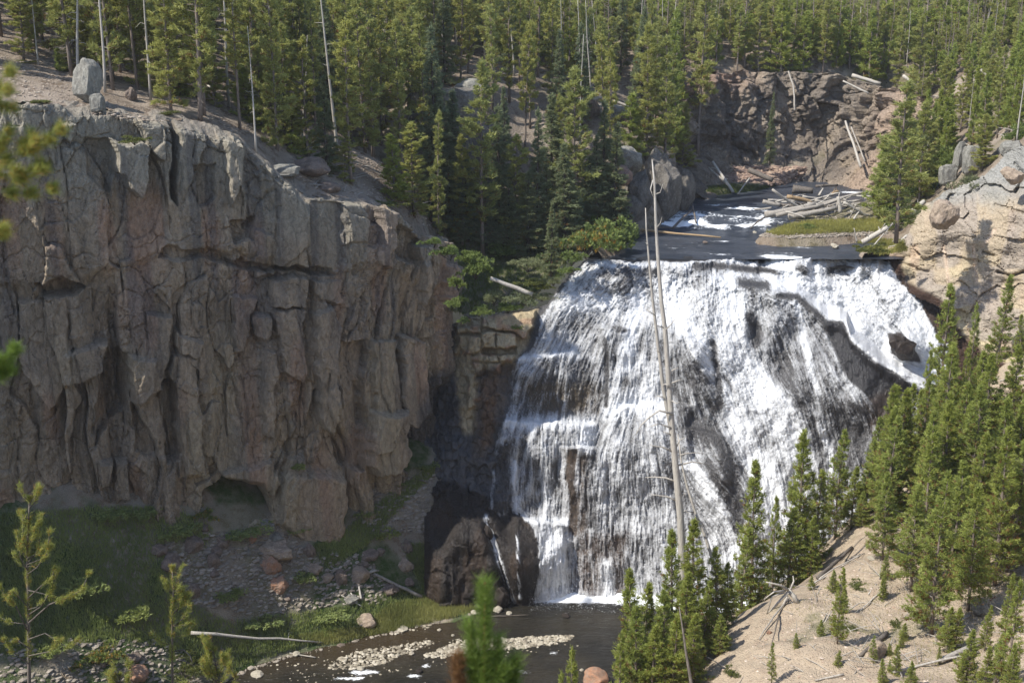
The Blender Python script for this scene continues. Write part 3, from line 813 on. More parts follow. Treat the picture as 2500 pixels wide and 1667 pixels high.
for ln, w_ in (([(1186, 1262), (1206, 1327), (1232, 1411), (1250, 1470)], 7), ([(1262, 1300), (1266, 1400), (1270, 1460)], 4)):
    d_, _ = seg_dist(FX, FY, ln); white = np.maximum(white, np.exp(-(d_ / w_) ** 2) * sstep(-1.2, .8, LIC))
D -= (.10 * white + .05 * LIC * edge * sstep(.05, .3, FOAM))
FP = W(FX, FY, D)
# the sheet leaves the river level: top rows
lipn = .5 * fbm(FX / 50, FX * 0 + 3, 71, 3)
FP[..., 1] += lipn * sstep(700, 640, FY)
FP[..., 2] = mix(FP[..., 2], np.minimum(FP[..., 2], 26.0), sstep(652, 634, FYn))
FP[..., 2] = mix(FP[..., 2], 26.0 + .05 * fbm(FX / 20, FY / 8, 74, 3), sstep(636, 622, FYn))
ccol = np.empty(D.shape + (3,)); ccol[:] = (.095, .092, .092)
ccol = mix(ccol, np.array((.030, .029, .031)), sstep(.26, .08, FOAM)[..., None])
def cp(poly, c, soft=12, k_=1.0):
    global ccol
    ccol = mix(ccol, np.array(c), (k_ * sstep(-soft, soft, sdf(jx, jy, poly)))[..., None])
cp([(1110, 740), (1320, 740), (1290, 830), (1250, 900), (1200, 925), (1190, 1000), (1170, 1060), (1130, 1060), (1110, 900)], (.43, .35, .22), 8)
cp([(1165, 905), (1260, 880), (1225, 1020), (1180, 1120), (1150, 1130), (1160, 1000)], (.12, .095, .075), 10)
cp([(1178, 930), (1215, 930), (1200, 1090), (1176, 1090)], (.17, .10, .055), 10, .8)
cp([(1376, 1098), (1430, 1098), (1430, 1310), (1380, 1310)], (.095, .07, .052), 12)
cp([(1395, 1310), (1530, 1300), (1530, 1460), (1410, 1460)], (.10, .075, .06), 20)
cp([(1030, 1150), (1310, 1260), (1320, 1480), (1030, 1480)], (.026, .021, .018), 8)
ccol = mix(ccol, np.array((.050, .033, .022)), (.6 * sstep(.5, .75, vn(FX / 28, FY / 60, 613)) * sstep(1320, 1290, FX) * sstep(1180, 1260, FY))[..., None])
cp([(1280, 935), (1460, 935), (1460, 1005), (1290, 1005)], (.095, .075, .05), 14)
cp([(2100, 985), (2200, 940), (2200, 1080), (2130, 1060)], (.09, .065, .05), 14)
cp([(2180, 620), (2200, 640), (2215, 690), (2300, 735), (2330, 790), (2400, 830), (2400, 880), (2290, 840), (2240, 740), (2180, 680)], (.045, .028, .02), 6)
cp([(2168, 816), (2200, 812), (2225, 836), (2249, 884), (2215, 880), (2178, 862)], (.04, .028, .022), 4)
redd = sstep(.6, .8, vn(FX / 20, FY / 16, 77)) * lm
ccol = mix(ccol, np.array((.36, .22, .15)), (redd * .6)[..., None])
wetm = 1 - sstep(-10, 6, sdf(FX, FY, [(1096, 700), (1320, 740), (1290, 830), (1250, 900), (1180, 930), (1160, 1010), (1096, 1010)]))
# materials
def falls_mat():
    m = NT("white_water")
    v = m.co((9, 5, 1.0)); v2 = m.co((26, 14, 4.5)); v3 = m.co()
    n1 = m.noise(1.0, 3, .6, v); n2 = m.noise(1.0, 2, .6, v2)
    a = m.attr("foam").outputs[2]
    k = m.math('ADD', a, m.math('MULTIPLY', m.math('SUBTRACT', n1, .5), .40))
    k = m.math('ADD', k, m.math('MULTIPLY', m.math('SUBTRACT', n2, .5), .75))
    wh = m.mr(k, .12, 1.0)
    wh = m.math('MULTIPLY', wh, m.mr(a, 0.0, .06))
    dark = m.mixc(m.mr(m.noise(3, 4, .6, v3), .35, .65), m.attr("col").outputs[0], m.mixc(.55, m.attr('col').outputs[0], (.03, .03, .033)))
    nb = m.bump(m.math('ADD', n1, m.math('MULTIPLY', n2, .6)), .14)
    rock = m.n("ShaderNodeBsdfPrincipled", {'Base Color': dark, 'Roughness': .30, 'Normal': nb, 'Specular IOR Level': .5})
    nf = m.bump(m.math('ADD', n1, m.math('MULTIPLY', n2, .7)), .05)
    foam = m.n("ShaderNodeBsdfPrincipled", {'Base Color': (.66, .675, .69, 1), 'Roughness': .6, 'Normal': nf, 'Specular IOR Level': .4})
    mx = m.n("ShaderNodeMixShader", {0: wh, 1: rock.outputs[0], 2: foam.outputs[0]})
    m.t.links.new(mx.outputs[0], m.out.inputs[0])
    return m.m
M_water_white = falls_mat()
M_wet = rock_mat("wet_rock", 1.4, bumpd=.12, wet=True)
M_dryledge = rock_mat("ledge_rock", 1.6, bumpd=.09)
fk = (edge[:-1, :-1] > .02) | (white[:-1, :-1] > .05)
sil = sdf(FX, FY, [(1440, 612), (1425, 640), (1392, 668), (1366, 700), (1335, 745), (1300, 752), (1250, 762), (1175, 770), (1108, 790), (1030, 800), (1030, 1502), (2440, 1502), (2440, 612)])[:-1, :-1] > -2
wk = ~fk & (wetm[:-1, :-1] > .5) & sil; dkk = ~fk & ~wk & sil
at = {'col': ccol, 'foam': white}
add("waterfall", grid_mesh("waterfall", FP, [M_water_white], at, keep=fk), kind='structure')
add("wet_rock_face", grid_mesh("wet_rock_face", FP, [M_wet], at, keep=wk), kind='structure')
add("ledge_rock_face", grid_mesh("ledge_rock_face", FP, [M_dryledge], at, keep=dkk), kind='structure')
# flying drops: small facets of water just off the white sheet
rs = np.random.RandomState(5)
sel = np.argwhere((white > .55) & (FX < 2420) & (FY > 640) & (FY < 1460))
wts = np.interp(FX[sel[:, 0], sel[:, 1]], [1200, 2000, 2240, 2300], [.6, 1, 3, 3])
pick = sel[rs.choice(len(sel), 26000, p=wts / wts.sum())]
c0 = FP[pick[:, 0], pick[:, 1]] + np.c_[rs.normal(0, .10, 26000), -np.abs(rs.normal(.05, .22, 26000)), rs.normal(.05, .16, 26000)]
sz = rs.uniform(.012, .035, 26000)[:, None]
a1 = rs.normal(0, 1, (26000, 3)); a1 /= np.linalg.norm(a1, axis=1)[:, None]; a2 = rs.normal(0, 1, (26000, 3)); a3 = rs.normal(0, 1, (26000, 3))
V = np.stack([c0 + a1 * sz + [0, 0, .02], c0 + a2 * sz * .7, c0 + a3 * sz * .7], 1).reshape(-1, 3)
F = np.arange(len(V)).reshape(-1, 3)
m = NT("spray_drops"); m.principled(Base_Color=(.80, .82, .84), Roughness=.4); M_spray = m.m
nb2 = 9000
bx_ = rs.uniform(1290, 1800, nb2); hgt_ = rs.exponential(.75, nb2); pz = PXZ(bx_, np.full(nb2, 1466.), np.full(nb2, 2.0)); pz[:, 2] += hgt_ + .02; pz[:, 1] -= np.abs(rs.normal(0, .9, nb2)); sz2 = rs.uniform(.008, .022, nb2)[:, None]
V2 = np.stack([pz + rs.normal(0, 1, (nb2, 3)) * sz2 for _ in range(3)], 1).reshape(-1, 3)
V = np.r_[V, V2]; F = np.arange(len(V)).reshape(-1, 3)
o = add("spray", mk_mesh("spray", V, F, None, False, [M_spray]), kind='stuff')
o['label'] = 'white drops thrown off the falling water'; o['category'] = 'spray'

# ================================================================== WATER SHEETS
def water_mat(name, deep, shallow, foam_amt=1.0, sc=1.0, rough=.10):
    m = NT(name)
    v = m.co((.55 * sc, 1.5 * sc, 1)); vv = m.co((1, 1, 1))
    n1 = m.noise(2.2, 4, .6, v, .6); n2 = m.noise(7.5, 4, .6, v, .3)
    a = m.attr("foam").outputs[2]
    k = m.math('ADD', m.math('MULTIPLY', a, 1.0), m.math('MULTIPLY', m.math('SUBTRACT', n2, .5), 1.3))
    k = m.math('ADD', k, m.math('MULTIPLY', m.math('SUBTRACT', n1, .5), .8))
    wh = m.math('MULTIPLY', m.mr(k, .42, .62), m.mr(a, .02, .2))
    base = m.mixc(m.mr(m.noise(.35, 3, .5, vv), .35, .65), deep, shallow)
    base = m.mixc(m.attr("brown").outputs[2], base, (.045, .032, .018))
    h = m.math('ADD', n1, m.math('MULTIPLY', n2, .35))
    nb = m.bump(h, .22, .8)
    wat = m.n("ShaderNodeBsdfPrincipled", {'Base Color': base, 'Roughness': rough, 'Normal': nb, 'IOR': 1.33})
    foam = m.n("ShaderNodeBsdfPrincipled", {'Base Color': (.84, .87, .89, 1), 'Roughness': .6})
    mx = m.n("ShaderNodeMixShader", {0: wh, 1: wat.outputs[0], 2: foam.outputs[0]})
    m.t.links.new(mx.outputs[0], m.out.inputs[0])
    return m.m
# pool and river below
xs = np.arange(-46, 34, .25); ys = np.arange(44, 90, .25)
X, Y = np.meshgrid(xs, ys)
PXp, PYp = proj(X, Y, np.full(X.shape, 2.0))
fo = .9 * np.exp(-(np.maximum(0, PYp - 1461 - np.interp(PXp, [1240, 1500, 1620, 1800], [2, 6, 22, 60])) / 7) ** 2) * sstep(1215, 1300, PXp)
fo = fo + .12 * sstep(1560, 1640, PYp) * sstep(.45, .8, vn(X * .7, Y * 1.2, 12))
for a, b, r in ((850, 1655, 40), (905, 1640, 26), (1010, 1650, 22), (1040, 1625, 14), (1250, 1640, 40), (1350, 1592, 14), (870, 1640, 20)):
    fo = fo + .62 * np.exp(-((PXp - a) / r) ** 2 - ((PYp - b) / 6) ** 2)
br = sstep(1250, 1000, PXp) * sstep(1650, 1560, PYp + .1 * (PXp - 900)) * .9
Zp = 2.0 + .02 * fbm(X * .9, Y * 1.6, 8, 3) + .05 * sstep(1600, 1680, PYp) * fbm(X * 1.1, Y * 2.0, 18, 3)
M_pool = water_mat("pool_water", (.016, .015, .012), (.032, .028, .020))
add("river_water", grid_mesh("pool", np.stack([X, Y, Zp], -1), [M_pool], {'foam': np.clip(fo, 0, 1), 'brown': br}), kind='structure')
# river above the falls
xs = np.arange(2, 40, .25); ys = np.arange(95.0, 132, .22)
X, Y = np.meshgrid(xs, ys)
Zr = np.interp(Y, [92, 96.5, 107, 109.5, 112, 116, 132], [25.97, 26.04, 26.25, 26.5, 27.15, 27.5, 27.8])
PXp, PYp = proj(X, Y, Zr)
rap = sstep(106.5, 108.5, Y) * sstep(117.5, 114, Y)
Zr = Zr + rap * .22 * fbm(X * .5, Y * .7, 88, 3) + .035 * fbm(X * .8, Y * 1.4, 89, 3)
fo = .24 * sstep(.5, .85, vn(X * .5, Y * 1.8, 97)) + rap * (.2 + .26 * fbm(X * .45, Y * .5, 90, 3)) * sstep(1930, 1850, PXp)
for a, b, w_, h_, v_ in ((1680, 545, 60, 5, .75), (1750, 552, 50, 3.5, .7), (1850, 552, 45, 4, .9), (1700, 525, 40, 8, .5), (1870, 535, 16, 10, .8), (1800, 528, 50, 4, .6), (1840, 509, 40, 3, .6), (1650, 540, 20, 10, .5),
                         (1990, 585, 30, 2.2, .5), (1860, 592, 34, 2.0, .5), (1770, 590, 30, 2, .5), (1640, 606, 40, 1.6, .4), (1960, 604, 30, 1.6, .4), (2090, 470, 40, 2.5, .6), (1880, 625, 30, 5, .9), (1920, 628, 40, 4, 1.0), (2020, 638, 50, 4, 1.0), (1760, 622, 30, 2, .5), (1550, 632, 60, 1.6, .35)):
    fo = fo + v_ * (.72 if a < 1880 and b < 560 else 1) * np.exp(-((PXp - a) / w_) ** 2 - ((PYp - b) / h_) ** 2) * (.6 + .7 * vn(X * 1.3, Y * 2.2, 98))
M_riv = water_mat("upper_river_water", (.030, .036, .047), (.055, .062, .076), rough=.28)
kr = (sdf(PXp, PYp, RIVER) > np.where(PXp < 1500, 0, -16))[:-1, :-1] | ((Y > 98) & (PYp < 600))[:-1, :-1]
add("upper_river_water", grid_mesh("upper_river", np.stack([X, Y, Zr], -1), [M_riv], {'foam': np.clip(fo, 0, 1), 'brown': 0 * fo}, keep=kr), kind='structure')

# ================================================================== RIGHT ROCK (sunlit) and FAR CLIFF
gx = np.arange(2120, 2900, 3.0); gy = np.arange(300, 1010, 3.0)
GX, GY = np.meshgrid(gx, gy)
base = np.interp(GX, [2100, 2180, 2350, 2500, 2750, 2900], [99.5, 96.2, 91.5, 87.3, 78.5, 74])
topl = np.interp(GX, [2120, 2212, 2253, 2313, 2400, 2456, 2500, 2700, 2900], [610, 584, 500, 470, 440, 380, 362, 300, 290])
knee = np.interp(GX, [2120, 2212, 2300, 2400, 2500, 2700], [620, 600, 575, 560, 520, 480])
t = np.maximum(0, knee - GY)
D2 = base + t * .030 + np.maximum(0, GY - knee) * -.0095
D2 += fbm(GX / 110, GY / 90, 401, 3) * .8
w = worley((GX + 14 * fbm(GX / 40, GY / 40, 3, 2)) / 92, (GY + 10 * fbm(GX / 30, GY / 50, 4, 2)) / 58, 402)
D2 -= (w[2] - .5) * .45 + w[5] * (w[3] - .5) * .6 + w[6] * (w[4] - .4) * .5
D2 += .12 * np.exp(-(w[1] / .02) ** 2)
w = worley(GX / 34, (GY + 6 * fbm(GX / 20, GY / 40, 7, 2)) / 15, 403)
D2 += .10 * np.exp(-(w[1] / .05) ** 2) * sstep(.45, .7, vn(GX / 60, GY / 30, 404)) - (w[2] - .5) * .12
D2 += fbm(GX / 14, GY / 10, 405, 4) * .08
for pts, a in (([(2195, 640), (2240, 654)], .25), ([(2240, 658), (2268, 664)], .4), ([(2355, 660), (2378, 659)], .35), ([(2400, 616), (2426, 624)], .5), ([(2436, 664), (2470, 674), (2500, 664), (2540, 668)], .6), ([(2306, 600), (2310, 660), (2318, 720)], -.12), ([(2376, 600), (2380, 680)], .15), ([(2430, 500), (2500, 520)], .4), ([(2280, 690), (2350, 694), (2400, 700)], .1), ([(2480, 400), (2500, 430), (2480, 470)], .5)):
    d_, _ = seg_dist(GX, GY, pts); D2 += a * np.exp(-(d_ / 3.2) ** 2)
RP = W(GX, GY, D2)
keep = (sdf(GX, GY + 5 * fbm(GX / 30, GY * 0, 6, 3), list(zip(gx[::8], np.interp(gx[::8], [2120, 2212, 2253, 2313, 2400, 2456, 2500, 2700, 2900], [640, 588, 502, 472, 440, 380, 362, 310, 300]))) + [(2900, 1010), (2340, 1010), (2330, 800), (2292, 738), (2236, 712), (2187, 688), (2180, 640)]) > -6)[:-1, :-1]
rc = np.empty(D2.shape + (3,)); rc[:] = (.36, .295, .21)
rc = mix(rc, np.array((.43, .36, .23)), (sstep(.4, .7, vn(GX / 60, GY / 30, 411)) * sstep(600, 700, GY))[..., None])
rc = mix(rc, np.array((.42, .31, .22)), (sstep(.62, .85, vn(GX / 26, GY / 90, 412)) * .7)[..., None])
rc = mix(rc, np.array((.29, .25, .21)), (sstep(.5, .65, vn(GX / 55, GY / 45, 413)) * .8)[..., None])
rc = mix(rc, np.array((.25, .255, .24)), (sstep(530, 440, GY + 30 * fbm(GX / 40, GY / 40, 8, 3)) * .8)[..., None])
for pts in ([(2304, 600), (2312, 660), (2320, 730)], [(2376, 600), (2384, 690)], [(2430, 560), (2400, 600)]):
    d_, _ = seg_dist(GX, GY, pts); rc = mix(rc, np.array((.52, .40, .30)), (np.exp(-(d_ / 4) ** 2) * .8)[..., None])
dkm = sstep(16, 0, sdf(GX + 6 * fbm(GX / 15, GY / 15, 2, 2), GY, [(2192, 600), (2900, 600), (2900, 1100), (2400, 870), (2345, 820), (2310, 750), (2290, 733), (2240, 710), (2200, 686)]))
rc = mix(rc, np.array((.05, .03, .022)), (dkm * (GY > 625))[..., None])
M_right = rock_mat("sunlit_rock", 1.1, bumpd=.06, stretch=(1, 1, 1.6))
add("rock_wall", grid_mesh("rock_wall", RP, [M_right], {'col': rc}, keep=keep, smooth=False), kind='structure')

rap_ = 0
FC = [tuple(W(a, 300, b))[:2] for a, b in ((1600, 121), (1660, 129), (1740, 134.5), (1900, 136.5), (2040, 136.5), (2110, 133), (2180, 130), (2260, 124), (2330, 116))]
f, L = path_fn(FC)
U = np.linspace(0, L, 360); bx, by, nx, ny = f(U)
pxu, _ = proj(bx, by, np.full(bx.shape, 33.))
T = np.linspace(0, 1, 200)[:, None]
ep = np.interp(pxu, [1560, 1640, 1700, 1765, 2021, 2136, 2250, 2330], [330, 250, 190, 176, 178, 215, 238, 300])
zt = W(pxu, ep, by + 2.2)[:, 2] + .3 * fbm(U * .5, U * 0, 3, 3)
Zg = 26.5 + (zt - 26.5) * T; Ug = np.broadcast_to(U, Zg.shape)
D = fbm(Ug * .2, Zg * .12, 501, 3) * 1.6
w = worley((Ug + fbm(Ug * .4, Zg * .4, 4, 2)) / 2.2, (Zg + fbm(Ug * .4, Zg * .4, 9, 2)) / 3.4, 502); D += (w[2] - .5) * 1.7 + w[5] * (w[3] - .5) * 1.6 + w[6] * (w[4] - .5) * 1.4 - .4 * np.exp(-(w[1] / .08) ** 2)
w = worley(Ug / .8, Zg / 1.0, 503); D += (w[2] - .5) * .75 + w[5] * (w[3] - .5) * .7
w = worley(Ug / .35, Zg / .35, 505); D += (w[2] - .5) * .28
D += fbm(Ug * 1.4, Zg * 1.4, 504, 4) * .25
tl = np.clip((31.6 - Zg) / 4.5, 0, 1)          # talus at the foot
D = D * (1 - .5 * tl) + tl * 4.2 + 1.6 * (1 - T)
PXf, PYf = proj(np.broadcast_to(bx, Zg.shape), np.broadcast_to(by, Zg.shape), Zg)
D -= 1.6 * np.exp(-(((PXf - 1960) / 130) ** 2)) * (1 - tl) 
Pf = np.stack([bx + nx * D, by + ny * D, Zg], -1)
fc = np.empty(D.shape + (3,)); fc[:] = (.285, .235, .18)
fc = mix(fc, np.array((.185, .155, .125)), sstep(.35, .65, vn(Ug * .5, Zg * .3, 511))[..., None])
fc = mix(fc, np.array((.36, .27, .20)), (sstep(2080, 2200, PXf) * .9)[..., None])
fc = mix(fc, np.array((.40, .31, .20)), (sstep(.6, .8, vn(Ug * .5, Zg * .5, 512)) * tl * .8)[..., None])
fc = mix(fc, np.array((.34, .23, .17)), (sstep(1900, 1790, PXf) * sstep(.75, 1, T) * .8)[..., None])
add("far_cliff_wall", grid_mesh("far_cliff", Pf, [rock_mat("far_rock", 1.2, bumpd=.2)], {'col': fc}), kind='structure')

# fast height look-up for placing things
def gridz(fn, x0, x1, y0, y1, st):
    gx_ = np.arange(x0, x1, st); gy_ = np.arange(y0, y1, st)
    A_, B_ = np.meshgrid(gx_, gy_); G_ = fn(A_, B_)
    def g(x, y):
        u = np.clip((np.asarray(x, float) - x0) / st, 0, len(gx_) - 1.001); v = np.clip((np.asarray(y, float) - y0) / st, 0, len(gy_) - 1.001)
        i = u.astype(int); j = v.astype(int); a = u - i; b = v - j
        return (G_[j, i] * (1 - a) + G_[j, i + 1] * a) * (1 - b) + (G_[j + 1, i] * (1 - a) + G_[j + 1, i + 1] * a) * b
    return g
upz = gridz(upz, -82, 86, 62, 264, .35)
loz = gridz(loz, -78, 68, -12, 98, .3)
# ================================================================== VEGETATION PROTOTYPES
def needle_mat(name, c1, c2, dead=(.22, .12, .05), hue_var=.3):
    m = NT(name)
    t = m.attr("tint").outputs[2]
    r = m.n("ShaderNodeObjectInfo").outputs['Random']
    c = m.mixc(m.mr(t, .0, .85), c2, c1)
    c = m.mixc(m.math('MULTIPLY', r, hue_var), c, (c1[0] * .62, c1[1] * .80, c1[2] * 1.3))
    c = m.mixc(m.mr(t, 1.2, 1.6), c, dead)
    d = m.n("ShaderNodeBsdfPrincipled", {'Base Color': c, 'Roughness': .55, 'Specular IOR Level': .25})
    tr = m.n("ShaderNodeBsdfTranslucent", {'Color': c})
    mx = m.n("ShaderNodeMixShader", {0: .45, 1: d.outputs[0], 2: tr.outputs[0]})
    m.t.links.new(mx.outputs[0], m.out.inputs[0])
    return m.m
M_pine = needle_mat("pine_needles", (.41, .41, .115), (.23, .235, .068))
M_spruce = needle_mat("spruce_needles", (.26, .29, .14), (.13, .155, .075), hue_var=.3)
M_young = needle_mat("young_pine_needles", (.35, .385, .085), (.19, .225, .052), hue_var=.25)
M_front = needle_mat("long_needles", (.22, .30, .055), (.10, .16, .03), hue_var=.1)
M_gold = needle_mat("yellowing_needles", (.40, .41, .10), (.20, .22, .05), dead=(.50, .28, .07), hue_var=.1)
def bark_mat(name, c1, c2, sc=1.0):
    m = NT(name)
    v = m.co((6 * sc, 6 * sc, .8 * sc))
    n = m.noise(1.5, 5, .65, v)
    r = m.n("ShaderNodeObjectInfo").outputs['Random']
    c = m.mixc(m.mr(n, .35, .65), c1, c2)
    c = m.mixc(m.math('MULTIPLY', r, .35), c, (c2[0] * .8, c2[1] * .8, c2[2] * .8))
    m.principled(Base_Color=c, Roughness=.85, Normal=m.bump(n, .03), **{'Specular IOR Level': .15})
    return m.m
M_bark = bark_mat("pine_bark", (.27, .225, .185), (.14, .11, .09))
M_bark_dark = bark_mat("dark_bark", (.12, .10, .085), (.06, .05, .045))
M_dead = bark_mat("bleached_wood", (.50, .47, .41), (.33, .30, .26), 1.5)
M_log = bark_mat("driftwood", (.42, .39, .34), (.24, .215, .185), 1.2)
M_logdark = bark_mat("weathered_log", (.20, .175, .15), (.10, .085, .07), 1.2)

def tufts(C, Dv, K, ln, wd, rs, spread=.9, up=.25):
    """K thin triangles at every centre C, fanned round direction Dv"""
    n = len(C)
    d = np.repeat(Dv, K, 0) + rs.normal(0, spread * .55, (n * K, 3)); d[:, 2] += up
    d /= np.linalg.norm(d, axis=1)[:, None] + 1e-9
    s = np.cross(d, rs.normal(0, 1, (n * K, 3))); s /= np.linalg.norm(s, axis=1)[:, None] + 1e-9
    c = np.repeat(C, K, 0) + rs.normal(0, ln * .22, (n * K, 3))
    l = (ln * rs.uniform(.6, 1.25, n * K))[:, None]
    V = np.stack([c - s * wd * .5, c + s * wd * .5, c + d * l], 1)
    return V.reshape(-1, 3)
def conifer(name, seed, h, cb, R, nb, tl, K, wd, mat, bark, style='pine', trunk_r=.16, lean=.0, gaps=.35, deadtw=14, per=1.0, fat=.75, dead_frac=.04):
    rs = np.random.RandomState(seed)
    V, F = [], []
    n = 9
    cx, cy = rs.normal(0, lean, 2)
    ph = rs.uniform(0, 6)
    def axis(z):
        t = z / h
        return np.array([cx * t * t * h + .10 * math.sin(3 * t + ph) * min(1, h / 8), cy * t * t * h + .10 * math.cos(4 * t + ph) * min(1, h / 8), z])
    tube([axis(h * i / n) for i in range(n + 1)], [trunk_r * (1 - i / n) ** .8 + .012 for i in range(n + 1)], 7, V, F)
    C, Dv, T = [], [], []
    for i in range(nb):
        q = (i + rs.rand()) / nb
        q = q ** .92
        z = h * (cb + (1 - cb) * q * .985)
        if style == 'pine':
            prof = (1 - q) ** .5 * (.5 + .5 * min(1, q * 3 + .3)) * (.78 + .32 * math.sin(q * 17 + seed) * math.cos(q * 7 + seed * 2))
            r = R * prof * rs.uniform(.35, 1.25)
            if rs.rand() < gaps * (1 - q): r *= .4
            el = rs.uniform(-.25, .5) + .45 * q
        elif style == 'young':
            prof = (1 - q) ** fat
            r = R * prof * rs.uniform(.55, 1.12)
            el = .25 + .65 * q + rs.normal(0, .12)
        else:
            prof = (1 - q) ** .85
            r = R * prof * rs.uniform(.65, 1.1)
            el = -.18 + .5 * q + rs.normal(0, .10)
        th = rs.uniform(0, 2 * math.pi)
        r = max(r, .12 * h / 15)
        dh = np.array([math.cos(th), math.sin(th), 0])
        a = axis(z)
        mid = a + dh * r * .5 + np.array([0, 0, r * .5 * math.tan(el) * .6])
        tip = a + dh * r + np.array([0, 0, r * math.tan(min(el, 1.0))])
        if r > .35: tube([a, mid, tip], [.028 * h / 15 + .008, .018 * h / 15 + .005, .006], 3, V, F, cap=False)
        m_ = max(2, int(r / (tl * .55) * per))
        start = .22 if style != 'pine' else .48
        for k in range(m_ * (3 if style != 'pine' else 3)):
            t = start + (1 - start) * rs.rand() ** .75
            p = a * (1 - t) ** 2 + 2 * mid * t * (1 - t) + tip * t * t
            side = np.cross(dh, (0, 0, 1)) * rs.normal(0, .24) * r * (1.15 - t * .7)
            p = p + side + np.array([0, 0, rs.normal(0, .05)])
            C.append(p); dd = dh * .8 + side * .8 / max(r, .1) + np.array([0, 0, .45 if style != 'spruce' else .02]); Dv.append(dd)
            T.append(rs.rand() * .8 + .25 * t if rs.rand() > dead_frac * (2 - q * 2) else 1.7)
    # leader
    C_own = None
    for k in range(8):
        C.append(axis(h) - np.array([0, 0, k * tl * .35])); Dv.append(np.array([0, 0, 1.0])); T.append(.7)
    for i in range(deadtw):
        z = h * rs.uniform(.06, max(cb, .12)); th = rs.uniform(0, 6.28); r = rs.uniform(.3, 1.1) * R * .6
        a = axis(z); dh = np.array([math.cos(th), math.sin(th), rs.uniform(-.3, .3)])
        tube([a, a + dh * r * .5 + [0, 0, -.05], a + dh * r], [.02, .014, .005], 3, V, F, cap=False)
    C, Dv, T = np.array(C), np.array(Dv), np.array(T)
    NV = tufts(C, Dv, K, tl, wd, rs, up=.15 if style != 'spruce' else .0)
    tm = tube_mesh(name + "_trunk", V, F, [bark])
    cm = mk_mesh(name + "_crown", NV, np.arange(len(NV)).reshape(-1, 3), {'tint': np.repeat(T, K * 3)}, False, [mat])
    return dict(h=h, trunk=tm, crown=cm)
PINE = [conifer("pine", 10 + i, 16, cb, R, nb, .34, 7, .085, M_pine, M_bark, 'pine', trunk_r=.15, lean=.004, gaps=g)
        for i, (cb, R, nb, g) in enumerate(((.10, 2.2, 130, .3), (.18, 2.0, 115, .35), (.34, 1.9, 95, .3), (.05, 2.4, 155, .35), (.42, 1.7, 75, .3), (.12, 1.7, 120, .4)))]
SPRUCE = [conifer("spruce", 30 + i, 15, cb, R, nb, .30, 7, .075, M_spruce, M_bark_dark, 'spruce', trunk_r=.17, deadtw=5)
          for i, (cb, R, nb) in enumerate(((.04, 2.2, 170), (.10, 1.8, 140), (.06, 2.6, 180)))]
YOUNG_FAR = [conifer("small_pine", 50 + i, 8, .05, R, 80, .28, 7, .075, M_young, M_bark, 'young', trunk_r=.09, deadtw=2, fat=.8) for i, R in enumerate((1.15, .95, 1.3))]
YOUNG = [conifer("young_pine", 70 + i, 8, cb, R, nb, .17, 8, .042, M_young, M_bark, 'young', trunk_r=.085, deadtw=4, per=.62, fat=f_, dead_frac=.10)
         for i, (cb, R, nb, f_) in enumerate(((.05, 1.35, 150, .8), (.04, 1.1, 140, .7), (.10, 1.5, 160, .85), (.12, .9, 100, .7)))]
def snag(name, seed, h, r, ntw, mat=None):
    rs = np.random.RandomState(seed); V, F = [], []
    cx, cy = rs.normal(0, .012, 2)
    pts = [(cx * h * (i / 8) ** 2 + .06 * math.sin(i), cy * h * (i / 8) ** 2, h * i / 8) for i in range(9)]
    tube(pts, [r * (1 - .8 * i / 8) for i in range(9)], 7, V, F)
    tm = tube_mesh(name, V, F, [mat or M_dead])
    V, F = [], []
    for i in range(ntw):
        t = rs.uniform(.2, .97); p = np.array(pts[int(t * 8)]) * (1 - (t * 8) % 1) + np.array(pts[min(8, int(t * 8) + 1)]) * ((t * 8) % 1)
        th = rs.uniform(0, 6.28); l = rs.uniform(.3, 1.3) * (1.1 - t * .6); d = np.array([math.cos(th), math.sin(th), 0])
        tube([p, p + d * l * .5 + [0, 0, rs.uniform(-.1, .15)], p + d * l + [0, 0, rs.uniform(-.35, .3)]], [.03, .02, .006], 3, V, F, cap=False)
    return dict(h=h, trunk=tm, crown=tube_mesh(name + "_branches", V, F, [mat or M_dead]))
SNAG = [snag("dead_pine", 90 + i, 14, .13, n) for i, n in enumerate((6, 16, 30))]

NTREE = {'n': 0}
def plant(P, pos, height, name, label, cat, group=None, rot=None, sx=1.0, tilt=(0, 0), crown='crown'):
    o = add(name, None, label=label, cat=cat, group=group)
    s = height / P['h']
    o.location = pos; o.scale = (s * sx, s * sx, s)
    o.rotation_euler = (tilt[0], tilt[1], random.uniform(0, 6.28) if rot is None else rot)
    o.empty_display_size = .2
    add('trunk', P['trunk'], o)
    if P.get('crown'):
        c_ = add(crown, P['crown'], o)
        if crown == 'branches': c_['kind'] = 'stuff'
    NTREE['n'] += 1
    return o
def hit(px, py, zf, d0, d1, n=900):
    d = np.linspace(d0, d1, n)
    p = W(px, py, d)
    g = zf(p[:, 0], p[:, 1])
    k = np.where(p[:, 2] <= g)[0]
    return p[k[0]] if len(k) else p[-1]
def up_at(px, py): return hit(px, py, upz, 86, 230)
def up_at_near(px, py): return hit(px, py, upz, 68, 230, 1300)
def lo_at(px, py, d0=34, d1=95): return hit(px, py, loz, d0, d1)
def top_height(px, py, pos):
    """height of a tree standing at pos whose top is seen at row py"""
    v = (833.5 - py) / FPX
    return CAMZ + pos[1] * (-SP + v * CP) / (CP + v * SP) - pos[2]

